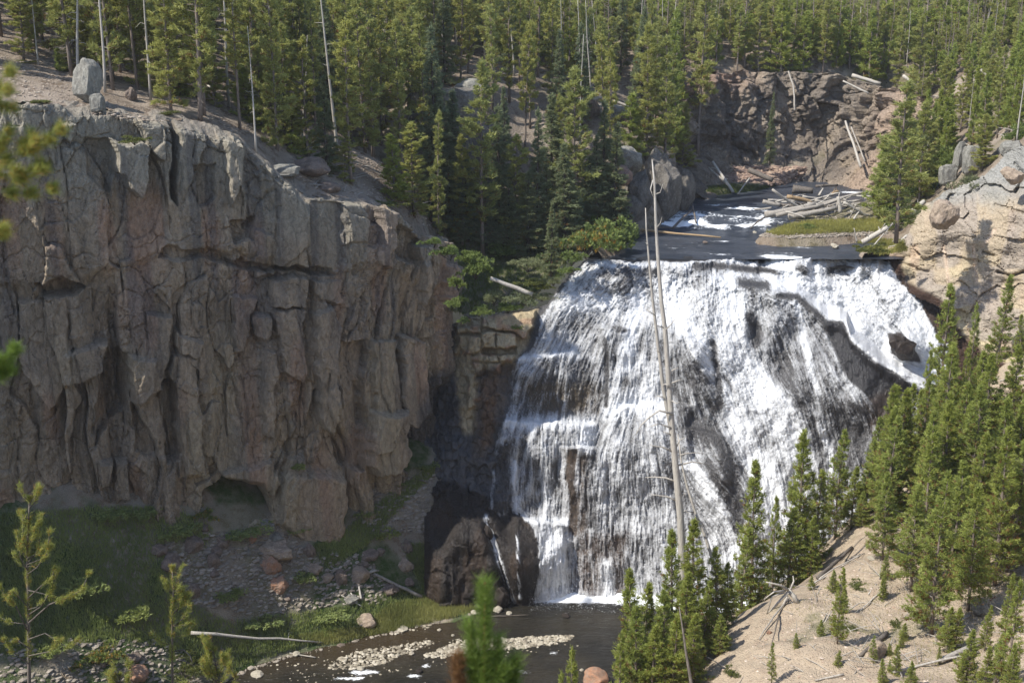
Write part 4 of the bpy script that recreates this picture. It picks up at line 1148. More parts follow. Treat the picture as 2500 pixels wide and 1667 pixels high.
# ---------------------------------------------------------------- single trees one can pick out: base px,py, top py, proto, label
G_LH = "pines of the dense forest on the left hillside"
HAND = [
 (94, 160, -60, SNAG[0], "dead_pine", "pale bare dead trunk rising behind the dusty slope at the upper left", "dead tree", 1.0),
 (157, 248, 120, YOUNG_FAR[1], "pine_tree", "small dark pine just left of the grey rock pillar", "tree", 1.0),
 (394, 268, -40, PINE[3], "pine_tree", "broad bushy pine standing on the cliff edge right of the grey pillar", "tree", 1.5),
 (440, 280, 130, YOUNG_FAR[0], "pine_tree", "low bushy pine beside the broad pine on the cliff edge", "tree", 1.2),
 (280, 225, -120, PINE[1], "pine_tree", "dark pine behind the bare patch of soil beside the pillar", "tree", 1),
 (250, 200, -60, PINE[5], "pine_tree", "slim dark pine directly behind the grey rock pillar", "tree", 1),
 (340, 245, -30, PINE[0], "pine_tree", "pine with a thin trunk left of the broad cliff edge pine", "tree", .9),
 (560, 262, -130, SNAG[1], "dead_pine", "left one of two tall pale trunks above the cliff", "dead tree", 1.0),
 (584, 280, -80, SNAG[2], "dead_pine", "right one of two tall pale trunks, with many bare twigs", "dead tree", 1.0),
 (668, 250, -100, SNAG[0], "dead_pine", "pale straight bare trunk among brownish pines", "dead tree", 1.0),
 (640, 345, 110, PINE[3], "pine_tree", "bushy pine growing on the lip of the cliff", "tree", 1.1),
 (600, 330, 160, YOUNG_FAR[2], "pine_tree", "low dense pine on the cliff lip", "tree", 1.2),
 (800, 442, 186, SPRUCE[1], "spruce_tree", "blue green spruce on the slope above the cliff", "tree", 1.0),
 (857, 450, 50, PINE[2], "pine_tree", "pine with a pale trunk and long bare lower branches", "tree", 1.1),
 (752, 400, 90, PINE[0], "pine_tree", "tall pine left of the blue green spruce", "tree", 1.1),
 (700, 372, 60, PINE[3], "pine_tree", "yellowish dense pine behind the lip of the cliff", "tree", 1.0),
 (1060, 532, 61, SPRUCE[0], "spruce_tree", "tallest grey green spruce in the middle with bare lower branches", "tree", .95),
 (1178, 622, 150, PINE[1], "pine_tree", "tall pine with a pale trunk left of the falls", "tree", 1.2),
 (1130, 600, 330, PINE[0], "pine_tree", "yellow green pine between the tall spruce and the tall pine", "tree", 1.2),
 (1400, 580, 165, PINE[3], "pine_tree", "tall bright green pine with a pointed top above the falls", "tree", 1.2),
 (1468, 570, 245, SPRUCE[1], "spruce_tree", "grey green narrow spruce beside the pointed bright pine", "tree", 1.0),
 (1310, 610, 268, SPRUCE[1], "spruce_tree", "slender bluish spruce with thin pointed top behind the bushes", "tree", .9),
 (1346, 682, 494, SPRUCE[0], "spruce_tree", "small pale green spruce standing at the very lip of the falls", "tree", .8),
 (1260, 600, 330, PINE[3], "pine_tree", "dense pine above the willow bushes left of the falls", "tree", 1.2),
 (1220, 590, 400, SPRUCE[2], "spruce_tree", "dark spruce behind the round willow bushes", "tree", 1.1),
 (1440, 590, 380, SPRUCE[2], "spruce_tree", "broad dark spruce beside the rounded river rock", "tree", 1.3),
 (1500, 585, 300, SPRUCE[1], "spruce_tree", "dark spruce in front of the big rounded rock", "tree", 1.2),
 (1390, 600, 430, SPRUCE[2], "spruce_tree", "low spreading spruce above the falls lip bushes", "tree", 1.4),
 (1155, 560, 420, PINE[5], "pine_tree", "small olive pine at the foot of the dark outcrop", "tree", 1.1),
 (1575, 390, 60, PINE[3], "pine_tree", "pine growing on top of the big rounded river rock", "tree", 1.0),
 (1540, 395, 230, YOUNG_FAR[2], "pine_tree", "bushy little pine on the left of the rounded rock top", "tree", 1.3),
 (1620, 430, 90, PINE[0], "pine_tree", "pine right of the rounded rock over the dark gully", "tree", 1.1),
 (1705, 400, -20, PINE[2], "pine_tree", "tall pine with a brown trunk left of the far cliff", "tree", 1.2),
 (1880, 388, 225, SPRUCE[0], "spruce_tree", "narrow sunlit spruce standing alone against the far cliff", "tree", .38),
 (2185, 590, 200, PINE[0], "pine_tree", "large pine with a pale trunk on the right bank above the falls", "tree", 1.35),
 (2150, 525, 330, YOUNG_FAR[2], "pine_tree", "olive pine directly behind the right end of the log jam", "tree", 1.2),
 (2145, 540, 440, YOUNG_FAR[1], "pine_tree", "very small pine in front of the log jam stump", "tree", 1.0),
 (2240, 500, 250, PINE[3], "pine_tree", "tangled pine above the tan rocks on the right", "tree", 1.2),
 (2482, 350, 110, SNAG[0], "dead_pine", "straight pale trunk standing at the far right above the sunlit rock", "dead tree", .8),
 (2395, 420, 280, PINE[3], "pine_tree", "short pine leaning over the tall grey boulders", "tree", 1.3),
]
for (bx_, by_, ty, k_, lab) in ((1095, 560, 300, 0, "spruce right behind the cliff end"), (1140, 590, 380, 2, "broad spruce left of the willow bushes"), (1185, 600, 440, 1, "short spruce at the foot of the tall pale trunked pine"), (1240, 612, 440, 2, "wide dark spruce between tall pine and lip spruce"), (1290, 618, 420, 0, "spruce with layered branches right of the wide dark one"), (1335, 610, 400, 1, "narrow spruce behind the small lip spruce"), (1375, 612, 350, 0, "tall layered spruce near the orange tinged bushes"), (1420, 596, 460, 2, "squat spruce over the orange tinged bushes"), (1455, 585, 330, 1, "narrow grey green spruce by the river bend"), (1500, 578, 420, 2, "squat spruce in front of the river rock"), (1215, 560, 260, 1, "tall narrow spruce in the second rank left of the falls"), (1110, 500, 220, 2, "spruce before the dark outcrop"), (1345, 540, 230, 0, "layered spruce in the second rank above the lip"), (1050, 540, 340, 1, "spruce at the lower end of the scree")):
    HAND.append((bx_, by_, ty, SPRUCE[k_], "spruce_tree", lab, "tree", 1.25))
for (bx_, by_, ty, P_, lab) in ((1725, 330, 150, YOUNG_FAR[1], "small pine on the left shoulder of the far cliff"), (1800, 186, 20, PINE[2], "pine at the left rim of the far cliff with exposed roots"), (1850, 188, 10, PINE[0], "pine on the rim left of the bent grey trunk"), (1905, 190, -10, YOUNG_FAR[2], "bushy pine on the rim above the sunlit spruce"), (1960, 190, 30, YOUNG_FAR[0], "dense pine on the middle of the far rim"), (2010, 188, -10, PINE[1], "pine on the far rim left of the white thin trunk"), (2120, 215, 30, YOUNG_FAR[1], "pine on the far rim beside the thick white log"), (2190, 235, 20, PINE[5], "slim pine at the right end of the far rim"), (2235, 260, 40, PINE[3], "bushy pine on the right end of the far rim"), (2215, 420, 250, YOUNG_FAR[2], "green pine at the right foot of the far cliff"), (2180, 470, 300, YOUNG_FAR[0], "pine behind the large right bank pine"), (2265, 470, 300, PINE[5], "slim pine between the right bank pine and the grey stones"), (2300, 400, 240, YOUNG_FAR[2], "pine crown just above the stained grey stone"), (1665, 440, 250, PINE[3], "pine at the dark gully edge left of the far cliff")):
    HAND.append((bx_, by_, ty, P_, "pine_tree", lab, "tree", 1.15))
for (bx_, by_, ty, P_, lab) in ((430, 292, 150, PINE[3], "bushy pine right beside the dark crack of the cliff"), (478, 300, 60, PINE[0], "pine on the rim above the dark crack"), (525, 322, 40, PINE[5], "slim pine on the rim left of the tall pale trunks"), (610, 356, 190, PINE[3], "round crowned pine on the lip under the tall pale trunks"), (665, 392, 170, PINE[0], "pine on the sloping rim with low branches"), (715, 405, 230, YOUNG_FAR[2], "short full pine on the sloping rim"), (845, 462, 300, PINE[0], "thin low pine beside the foot of the blue green spruce"), (960, 500, 330, YOUNG_FAR[0], "small pine on the lower scree"), (1010, 530, 300, PINE[3], "pine at the bottom of the scree behind the sunlit columns"), (60, 150, -60, PINE[0], "pine at the upper left corner beside the pale dead trunk"), (185, 190, -30, PINE[3], "bushy pine left behind the grey rock pillar"), (230, 200, 20, PINE[0], "pine right behind the pillar with low limbs")):
    HAND.append((bx_, by_, ty, P_, "pine_tree", lab, "tree", 1.3))
for (bx_, by_, ty, P, nm, lab, cat, sx) in HAND:
    if P in (SPRUCE[0],) and sx < .5: pos = W(bx_, by_, 129.5); pos[2] = max(pos[2] - .6, 27)
    else: pos = up_at(bx_, by_)
    pos = pos - np.array([0, 0, .1])
    hh = top_height(0, ty, pos)
    hh = float(np.clip(hh, 2.0, 22))
    plant(P, pos, hh, nm, lab, cat, sx=sx * (16 / hh) ** .35 * (hh / 12) ** .0 if sx > .5 else sx * 1.6, crown='branches' if nm == 'dead_pine' else 'crown')
# ---------------------------------------------------------------- the forest
EXCL = [[(-60, 150), (120, 150), (200, 215), (420, 275), (480, 300), (-60, 300)], [(470, 140), (525, 150), (620, 310), (540, 320), (470, 250)], [(700, 400), (960, 500), (1000, 560), (700, 480)],
        [(860, 365), (960, 420), (1045, 500), (1050, 560), (900, 500), (800, 450)], [(1440, 600), (1530, 600), (1600, 540), (1600, 500), (1750, 470), (2180, 440), (2200, 620), (1440, 680)], [(1640, 225), (1770, 184), (2060, 188), (2250, 240), (2210, 300), (2200, 470), (1700, 500)],
        [(1090, 560), (1440, 600), (1400, 800), (1060, 800)], [(2200, 480), (2330, 400), (2450, 340), (2600, 300), (2600, 900), (2180, 900)], [(1490, 345), (1610, 330), (1680, 420), (1680, 560), (1490, 560)], [(1440, 225), (1560, 230), (1570, 330), (1480, 330)], [(1000, 215), (1180, 200), (1190, 400), (1020, 420)]]
rs = np.random.RandomState(11)
cand = []
taken = [tuple(o.location)[:2] for o in bpy.data.objects if o.name.startswith(('pine_tree', 'spruce_tree'))]
cell = {}
def free(x, y, r):
    i, j = int(x // 3), int(y // 3)
    for a in (-1, 0, 1):
        for b in (-1, 0, 1):
            for (u, v) in cell.get((i + a, j + b), ()):
                if (u - x) ** 2 + (v - y) ** 2 < r * r: return False
    return True
def occupy(x, y): cell.setdefault((int(x // 3), int(y // 3)), []).append((x, y))
for t in taken: occupy(*t)
CX = rs.uniform(-62, 76, 30000); CY = 78 + 150 * rs.rand(30000) ** 1.0
CZ = upz(CX, CY)
cpx, cpy = proj(CX, CY, CZ)
ok = (cpx > -120) & (cpx < 2620) & (cpy > -160) & (cpy < 640) & ~inside(CX, CY, canyon)
for e in EXCL: ok &= ~inside(cpx, cpy, e)
ok &= ~((cpx > 1500) & (cpx < 2200) & (cpy > 430))
Tn = vn(CX * .12, CY * .12, 55)
for i in np.where(ok)[0]:
    far = CY[i] > 150
    r = (2.45 if not far else 2.0) * (1.2 - .55 * Tn[i]) * (.8 if CY[i] > 134 else 1)
    if free(CX[i], CY[i], r):
        occupy(CX[i], CY[i]); cand.append(i)
cand = sorted(cand, key=lambda i: CY[i])
LM = [(-50, "at the far upper left corner"), (150, "left of the grey rock pillar"), (290, "behind the grey rock pillar"), (420, "behind the broad cliff edge pine"), (520, "left of the two tall pale trunks"), (640, "right of the two tall pale trunks"), (760, "above the sloping rim of the cliff"), (880, "behind the blue green spruce"), (1000, "above the scree slope"),
      (1120, "around the tall grey green spruce"), (1240, "behind the dark outcrop"), (1360, "above the round grey boulder"), (1480, "behind the pointed bright pine"), (1600, "above the rounded river rock"), (1700, "left of the far cliff"), (1850, "over the left end of the far cliff"), (2000, "over the middle of the far cliff"), (2130, "over the right end of the far cliff"), (2250, "behind the large right bank pine"), (2380, "above the standing grey stones"), (9999, "at the upper right edge")]
def region(px_, py_, y_, hh, P):
    for lim, nm in LM:
        if px_ < lim: break
    row = "front row" if y_ < 100 else "second row" if y_ < 115 else "middle rows" if y_ < 130 else "back rows" if y_ < 145 else "rearmost rows"
    size = "short" if hh < 8 else "medium high" if hh < 10.5 else "tall" if hh < 13 else "very tall"
    grp = "on the left hillside" if px_ < 620 else "on the slope left of centre" if px_ < 1080 else "on the middle hillside" if px_ < 1640 else "above the far cliff" if px_ < 2200 else "on the right hillside"
    return size, row + " " + nm, grp
CK = {id(PINE[0]): "full crowned", id(PINE[1]): "high crowned", id(PINE[2]): "bare stemmed", id(PINE[3]): "bushy", id(PINE[4]): "long trunked", id(PINE[5]): "slim"}
for k_ in YOUNG_FAR: CK[id(k_)] = "dense young"
far_pts = []
npine = sum(1 for o in bpy.data.objects if o.name.startswith('pine_tree'))
nspr = 0
for i in cand:
    x, y, z, px_, py_ = CX[i], CY[i], CZ[i], cpx[i], cpy[i]
    hh = rs.uniform(9, 15) * (1.0 + .12 * (Tn[i] - .5))
    u = rs.rand()
    if px_ > 2150 and y < 140: hh *= .62
    if 1640 < px_ < 2300 and y > 136: hh *= .8
    snagp = .10 if px_ < 2200 else .07
    if u < snagp and y < 175:
        hs = hh * rs.uniform(.7, 1.15); sz_, reg, grp = region(px_, py_, y, hs, None)
        plant(SNAG[rs.randint(3)], (x, y, z - .1), hs, "dead_pine", sz_ + " bare pale dead pine, " + reg, "dead tree", "dead pines " + grp, tilt=(rs.normal(0, .05), rs.normal(0, .05)), crown='branches')
    elif u < .26 and (700 < px_ < 1640) and nspr < 60:
        nspr += 1
        sz_, reg, grp = region(px_, py_, y, hh * .85, None); ks = rs.randint(3)
        plant(SPRUCE[ks], (x, y, z - .1), hh * .85, "spruce_tree", sz_ + (" wide", " narrow", " broad skirted")[ks] + " dark spruce, " + reg, "tree", "spruces " + grp, sx=rs.uniform(.85, 1.1))
    elif npine < 296:
        npine += 1
        if (px_ > 1640 and rs.rand() < .75): P = YOUNG_FAR[rs.randint(3)]; hh *= .85
        else: P = PINE[rs.randint(6)]
        sz_, reg, grp = region(px_, py_, y, hh, P)
        plant(P, (x, y, z - .1), hh, "pine_tree", sz_ + " " + CK[id(P)] + " pine, " + reg, "tree", "pines " + grp, sx=rs.uniform(.85, 1.2), tilt=(rs.normal(0, .02), rs.normal(0, .02)))
    else:
        far_pts.append((x, y, z - .1, hh * .9, rs.randint(4), rs.uniform(0, 6.28), rs.uniform(.85, 1.25)))
print("individual trees", NTREE['n'], "far", len(far_pts))
# the rest of the far forest: one object, trees placed on its points
fp_ = np.array(far_pts)
fme = mk_mesh("far_forest", np.c_[fp_[:, :3]], np.zeros((0, 3), int), {'hgt': fp_[:, 3], 'knd': fp_[:, 4], 'rot': fp_[:, 5], 'wid': fp_[:, 6]})
fo_ = add("far_forest", fme, kind='stuff', label="distant pine forest filling the top of the view", cat="forest")
def far_tree(P, nm):
    a, b = P['trunk'], P['crown']
    def arr(me):
        v = np.empty(len(me.vertices) * 3, np.float32); me.vertices.foreach_get("co", v)
        n = len(me.polygons); f = np.empty(n * 3, np.int32); me.loops.foreach_get("vertex_index", f)
        return v.reshape(-1, 3), f.reshape(-1, 3)
    va, fa = arr(a); vb, fb = arr(b)
    kk = len(fb) * 2 // 3
    fb = fb[:kk]; vb = vb[:kk * 3]
    ti = np.empty(len(b.vertices), np.float32); b.attributes['tint'].data.foreach_get("value", ti)
    return mk_mesh(nm, np.r_[va, vb] / P['h'], np.r_[fa, fb + len(va)], {'tint': np.r_[np.zeros(len(va)), ti[:len(vb)]]}, False, [a.materials[0], b.materials[0]], np.r_[np.zeros(len(fa)), np.ones(len(fb))])
FT = [far_tree(p, "far_tree") for p in (PINE[0], PINE[1], YOUNG_FAR[0], YOUNG_FAR[1])]
ng = bpy.data.node_groups.new("far_forest", 'GeometryNodeTree')
ng.interface.new_socket("Geometry", in_out='INPUT', socket_type='NodeSocketGeometry')
ng.interface.new_socket("Geometry", in_out='OUTPUT', socket_type='NodeSocketGeometry')
gi = ng.nodes.new('NodeGroupInput'); go = ng.nodes.new('NodeGroupOutput')
def gn(t, **k):
    n_ = ng.nodes.new(t)
    for a, b in k.items(): setattr(n_, a, b)
    return n_
def nattr(nm):
    n_ = gn('GeometryNodeInputNamedAttribute', data_type='FLOAT'); n_.inputs['Name'].default_value = nm
    return n_.outputs['Attribute']
join = gn('GeometryNodeJoinGeometry')
# one point mesh object per kind would break the single object: the kinds are held as meshes placed beside the points and separated by index
mtp = gn('GeometryNodeMeshToPoints'); ng.links.new(gi.outputs[0], mtp.inputs['Mesh'])
rotv = gn('ShaderNodeCombineXYZ'); ng.links.new(nattr('rot'), rotv.inputs[2])
h_ = nattr('hgt')
mw = gn('ShaderNodeMath', operation='MULTIPLY'); ng.links.new(h_, mw.inputs[0]); ng.links.new(nattr('wid'), mw.inputs[1])
scl = gn('ShaderNodeCombineXYZ'); ng.links.new(mw.outputs[0], scl.inputs[0]); ng.links.new(mw.outputs[0], scl.inputs[1]); ng.links.new(h_, scl.inputs[2])
SRC = []
for i in range(4):
    so = bpy.data.objects.new("pine_seedling", FT[i])      # a very small real tree in the forest, source of the shape
    x, y, z = fp_[i * 9, :3]
    so.location = (x + 1.1, y, z + .05); so.scale = (1.2,) * 3
    col.objects.link(so); so['label'] = ("tiny bushy", "tiny thin", "tiny dense", "tiny slender")[i] + " seedling pine among the far forest trunks"; so['category'] = "tree"; so['group'] = "seedlings in the far forest"
    oi = gn('GeometryNodeObjectInfo'); oi.inputs['Object'].default_value = so; oi.transform_space = 'ORIGINAL'; oi.inputs['As Instance'].default_value = True
    iop = gn('GeometryNodeInstanceOnPoints')
    cmpn = gn('FunctionNodeCompare', data_type='FLOAT', operation='EQUAL'); ng.links.new(nattr('knd'), cmpn.inputs[0]); cmpn.inputs[1].default_value = float(i); cmpn.inputs['Epsilon'].default_value = .1
    ng.links.new(mtp.outputs[0], iop.inputs['Points']); ng.links.new(cmpn.outputs[0], iop.inputs['Selection']); ng.links.new(oi.outputs['Geometry'], iop.inputs['Instance'])
    e2r = gn('FunctionNodeEulerToRotation'); ng.links.new(rotv.outputs[0], e2r.inputs[0]); ng.links.new(e2r.outputs[0], iop.inputs['Rotation']); ng.links.new(scl.outputs[0], iop.inputs['Scale'])
    ng.links.new(iop.outputs[0], join.inputs[0])
ng.links.new(join.outputs[0], go.inputs[0])
md = fo_.modifiers.new("forest", 'NODES'); md.node_group = ng

# ---------------------------------------------------------------- near pines in front of the falls
NEAR = [(1546, 1392, 49, 1), (1578, 1425, 50, 1), (1648, 1297, 51.5, 1), (1700, 1270, 53, 0), (1753, 1335, 53.5, 0), (1778, 1372, 54, 1), (1620, 1440, 49, 2), (1680, 1400, 50, 2), (1730, 1420, 51, 0), (1520, 1545, 47, 3), (1600, 1530, 47, 2), (1650, 1500, 47, 0), (1700, 1500, 48, 2), (1560, 1480, 47.5, 0), (1760, 1500, 50, 2),
        (1851, 1128, 60, 1), (1897, 1212, 62, 3), (1826, 1290, 59, 1), (1963, 1050, 63, 0), (2008, 1150, 64, 1), (1940, 1240, 61, 2), (1990, 1260, 61, 2), (2061, 1052, 66, 0), (2092, 1140, 65, 2), (2132, 1075, 67, 1), (2181, 938, 70, 1), (2198, 944, 71.5, 1), (2152, 1020, 69, 0),
        (2274, 856, 72, 3), (2325, 697, 74, 1), (2385, 742, 76, 3), (2463, 672, 75, 1), (2498, 768, 73, 1), (2420, 870, 73, 2), (2362, 850, 74, 3), (2252, 950, 70, 0), (2300, 930, 71, 2), (2222, 1000, 68, 2), (2340, 960, 70, 2),
        (2110, 1200, 64, 2), (2165, 1120, 65, 2), (2240, 1100, 65, 0), (2292, 1060, 66, 2), (2352, 1000, 66, 0), (2402, 1010, 66, 1), (2442, 950, 68, 2), (2484, 930, 68, 0), (2322, 1150, 63, 2), (2384, 1120, 63, 0), (2200, 1190, 62, 1), (2260, 1215, 61, 2), (2444, 1180, 61, 2), (2490, 1140, 62, 0), (2410, 1090, 64, 2)]
POS = ["leftmost", "second from the left"]
LABN = ["slim young pine in front of the pool, leftmost of the tall ones", "young pine close behind the leftmost slim one", "young pine right below the tall bleached snag", "pointed young pine just right of the bleached snag", "rounded young pine under the leaning grey pole", "thin topped young pine right of the leaning pole", "bushy young pine low in front of the snag", "full young pine at the foot of the snag group", "bushy young pine between snag and sandy slope edge", "small young pine low at the pool edge", "low bushy young pine at the bottom of the picture left of the sandy slope", "dense young pine filling the gap before the snag foot", "low full pine at the bottom under the snag", "short full pine beside the slim leftmost one", "low bushy pine at the left foot of the sandy slope",
        "slender young pine with a pointed top against white water, centre right", "thin short pine right of the slender pointed one", "pine growing at the sandy ridge beside the root tangle", "tall sunlit young pine before the brightest water", "narrow young pine tucked behind the tall sunlit one", "round bushy pine above the fallen log on the ridge", "bushy pine shading the fallen ridge log", "pointed young pine before the lower right cascade", "bushy young pine below the lower right cascade", "young pine left of the twin topped pines",
        "left one of the twin topped pines below the dark ridge rock", "right one of the twin topped pines below the dark ridge rock", "pine just under the twin topped pair", "wispy thin pine rising before the white right channel", "tallest narrow pine standing before the tan rock wall", "thin small pine between two tall ones before the tan wall", "tall pine at the far right before the tan wall", "pine cut by the right picture edge beside the tall one", "bushy pine below the far right tall one", "slim low pine beside the tallest narrow pine", "full pine under the wispy thin one", "bushy pine below the tallest narrow pine", "bushy pine over the dark wet rock edge", "pine in the thick stand below the tan wall"]
for i, (a, b, d, k) in enumerate(NEAR):
    p = W(a, b, d); g = float(loz(p[0], p[1])); hh = p[2] - g
    if hh < 1.2: g = p[2] - 1.5; hh = 1.5
    lab = LABN[i] if i < len(LABN) else ("tall" if hh > 7 else "medium" if hh > 5.5 else "shorter") + (" dense", " pointed", " bushy", " wispy")[k] + " pine at the " + ("left edge" if a < 2200 else "left half" if a < 2290 else "centre" if a < 2370 else "right half" if a < 2440 else "right edge") + (", upper part" if b < 1030 else ", lower part") + " of the thick stand"
    plant(YOUNG[k], (p[0], p[1], g - .1), hh + .1, "young_pine", lab, "tree", "young pines before the falls" if i < len(LABN) else "young pines packed on the right slope", sx=(8 / hh) ** .35 * (1.06 if k != 3 else .8))
rs = np.random.RandomState(414)
stand = []
while len(stand) < 44:
    a = rs.uniform(2150, 2560); b_ = rs.uniform(1030, 1440)
    if b_ > 1440 - (a - 2150) * .12 or (a < 2230 and b_ > 1300): continue
    p = lo_at(a, b_, 50, 95)
    if any((p[0] - q_[0]) ** 2 + (p[1] - q_[1]) ** 2 < 1.5 for q_ in stand): continue
    stand.append(p)
    hh = rs.uniform(4.0, 7.5); k = rs.randint(4)
    w_ = "lower front" if b_ > 1320 else "middle" if b_ > 1180 else "upper back"
    s_ = "left" if a < 2250 else "central" if a < 2380 else "right"
    plant(YOUNG[k], (p[0], p[1], p[2] - .1), hh, "young_pine", ("slender", "pointed", "bushy", "wispy")[k] + " young pine in the " + w_ + " " + s_ + " part of the thick stand", "tree", "young pines packed on the right slope", sx=(8 / hh) ** .35 * 1.15)
NEAR2 = [(2059, 1388, 47, 1, "pointed young pine in the middle of the sandy slope"), (2220, 1490, 53, 3, "short pine with a bare shadow on the sandy slope"), (1889, 1568, 45, 3, "knee high pine low on the sandy slope, leftmost there"), (2296, 1578, 44.5, 1, "small pine at the bottom edge below the grey fallen log"),
         (2419, 1478, 45, 0, "full young pine at the lower right over the fallen log"), (2474, 1398, 46, 1, "tall young pine at the lower right corner"), (2174, 1608, 44, 3, "tiny pine at the bottom edge right of the pointed pine"), (2352, 1602, 41, 0, "bushy pine top rising from the bottom edge"), (2480, 1570, 38, 2, "dense pine filling the lower right corner"), (1397, 1582, 43, 3, "thin single shoot of pine before the dark pool"), (1370, 1640, 41, 3, "lowest tip of pine before the pool")]
for (a, b, d, k, lab) in NEAR2:
    p = W(a, b, d); g = float(loz(p[0], p[1])); hh = max(.9, p[2] - g)
    plant(YOUNG[k], (p[0], p[1], p[2] - hh), hh, "young_pine", lab, "tree", "young pines on the sandy slope", sx=(8 / hh) ** .3 * .75)
rs = np.random.RandomState(515)
for i in range(26):
    a = rs.uniform(1900, 2520); b_ = rs.uniform(1400, 1700)
    if (a - 1750) * 1.0 + (b_ - 1300) < 330 and i % 3: a += 250
    p = lo_at(a, min(b_, 1690), 34, 70); k = rs.randint(4)
    hh = rs.uniform(.5, 1.5) if a < 2300 else rs.uniform(1.2, 4.5)
    plant(YOUNG[k], (p[0], p[1], p[2] - .05), hh, "young_pine", ("seedling" if hh < 1 else "small" if hh < 2 else "half grown") + (" slender", " pointed", " bushy", " wispy")[k] + " pine on the sand, " + ("upper" if b_ < 1500 else "lower") + (" left part" if a < 2100 else " middle part" if a < 2300 else " part by the right edge"), "tree", "seedling pines on the sandy slope", sx=(8 / hh) ** .25)
# slope trees whose foot shows
for (a, b, t_, k, lab) in ((2222, 1440, 1180, 2, "pine with reddish lower needles at the upper edge of the sand"), (2273, 1545, 1150, 0, "tall pine with bare foot on red soil right of the sand"), (2358, 1490, 1180, 2, "pine with rust red lower needles right of the red soil"), (2423, 1430, 1040, 0, "pine with a dark bare foot near the right edge"), (2316, 1430, 1120, 2, "pine between the red soil and the thick stand"), (2150, 1370, 1150, 2, "pine at the top corner of the sandy slope")):
    p = lo_at(a, b); hh = top_height(0, t_, p)
    plant(YOUNG[k], (p[0], p[1], p[2] - .1), hh, "young_pine", lab, "tree", "young pines on the sandy slope", sx=(8 / hh) ** .35)

# ================================================================== BIG SNAG (three bleached poles)
def pole(name, pts, wpx, d, label, branches, group=None, mat=None):
    P3 = [W(a, b, d + k) for (a, b), k in zip(pts, np.linspace(1.2, 0, len(pts)))]
    rr = [w_ / 2 / FPX * d * .92 for w_ in wpx]
    g = P3[-1].copy(); gz = float(loz(g[0], g[1]))
    dv = P3[-1] - P3[-2]
    if g[2] > gz: P3.append(g + dv / abs(dv[2]) * (g[2] - gz + .3)); rr.append(rr[-1] * 1.08)
    V, F = [], []; tube(P3, rr, 12, V, F)
    foot = P3[-1]
    root = add(name, None, label=label, cat="dead tree", group=group, loc=tuple(foot))
    o = add("trunk", tube_mesh("snag_trunk", np.array(V) - foot, F, [mat or M_dead]), root)
    for br in branches:
        (q, w0) = br[:-1], br[-1]
        dd = d + np.linspace(0, random.uniform(-.5, .5), len(q))
        Q = [W(a, b, k + .3) for (a, b), k in zip(q, dd)]
        V, F = [], []; tube(Q, [w0 * 1.25 / 2 / FPX * d * (1 - .75 * i / (len(Q) - 1)) for i in range(len(Q))], 5, V, F)
        add("branch", tube_mesh("snag_branch", np.array(V) - foot, F, [mat or M_dead]), root)
    return root
pole("dead_snag", [(1592, 390), (1598, 450), (1602, 560), (1608, 653), (1615, 740), (1624, 806), (1632, 921), (1640, 1036), (1646, 1100), (1650, 1143), (1661, 1258), (1667, 1390)], [3, 6, 8, 10, 11, 13, 15, 17, 18, 19, 21, 24], 54.5, "tallest bleached snag rising across the whole waterfall",
     [[(1594, 440), (1588, 462), (1594, 480), 3], [(1600, 475), (1612, 470), (1618, 450), 3], [(1604, 555), (1612, 545), (1616, 530), 2.5], [(1624, 806), (1640, 790), (1654, 770), 3], [(1620, 800), (1608, 796), (1598, 790), 3],
      [(1642, 1010), (1610, 1002), (1586, 1018), (1565, 1038), (1552, 1062), 5.5], [(1638, 1044), (1610, 1034), (1583, 1042), 4.5], [(1636, 1060), (1612, 1050), 3], [(1640, 905), (1656, 897), 4], [(1641, 935), (1652, 930), (1664, 926), 4], [(1634, 943), (1624, 937), (1616, 941), 5], [(1640, 978), (1652, 985), (1660, 980), 2.5],
      [(1642, 1102), (1620, 1092), (1596, 1088), (1588, 1086), 5], [(1650, 1093), (1660, 1074), (1676, 1066), 4], [(1650, 1175), (1625, 1166), (1598, 1164), (1575, 1165), 5.5], [(1656, 1112), (1676, 1106), (1700, 1105), (1722, 1107), 3.5], [(1656, 1135), (1690, 1127), (1712, 1130), (1732, 1137), 4],
      [(1656, 1224), (1630, 1212), (1600, 1208), (1588, 1207), 4.5], [(1662, 1208), (1674, 1204), 5], [(1664, 1250), (1680, 1250), 4], [(1662, 1262), (1652, 1274), 4], [(1672, 1310), (1665, 1302), (1652, 1302), 4.5], [(1672, 1296), (1681, 1288), 3], [(1674, 1335), (1686, 1318), (1694, 1316), 4]])
pole("dead_snag", [(1576, 508), (1578, 560), (1586, 653), (1592, 720), (1600, 787), (1606, 840), (1612, 883), (1618, 940), (1626, 985), (1640, 1060), (1654, 1150), (1664, 1300), (1668, 1395)], [2.5, 4, 6, 7, 8, 9, 10, 11, 11, 12, 12, 13, 14], 55.2, "slimmer left hand snag leaning onto the tallest one",
     [[(1582, 600), (1576, 592), 2], [(1590, 700), (1583, 694), 2.5], [(1600, 770), (1588, 762), (1578, 756), 3], [(1612, 860), (1600, 856), 2.5], [(1620, 970), (1606, 966), (1600, 970), 3]])
pole("dead_snag", [(1655, 1060), (1664, 1130), (1676, 1182), (1700, 1258), (1720, 1304), (1741, 1370)], [3, 5, 7, 8, 9, 10], 55.5, "short pale pole leaning right behind the tallest snag", [[(1698, 1256), (1716, 1280), (1728, 1304), (1726, 1326), 3], [(1690, 1250), (1674, 1246), (1664, 1252), 3]])
pole("dead_snag", [(1658, 1480), (1666, 1530), (1676, 1600), (1690, 1680)], [3, 5, 8, 11], 44, "thin dark dead stem among the young pines at the bottom", [], mat=M_logdark)
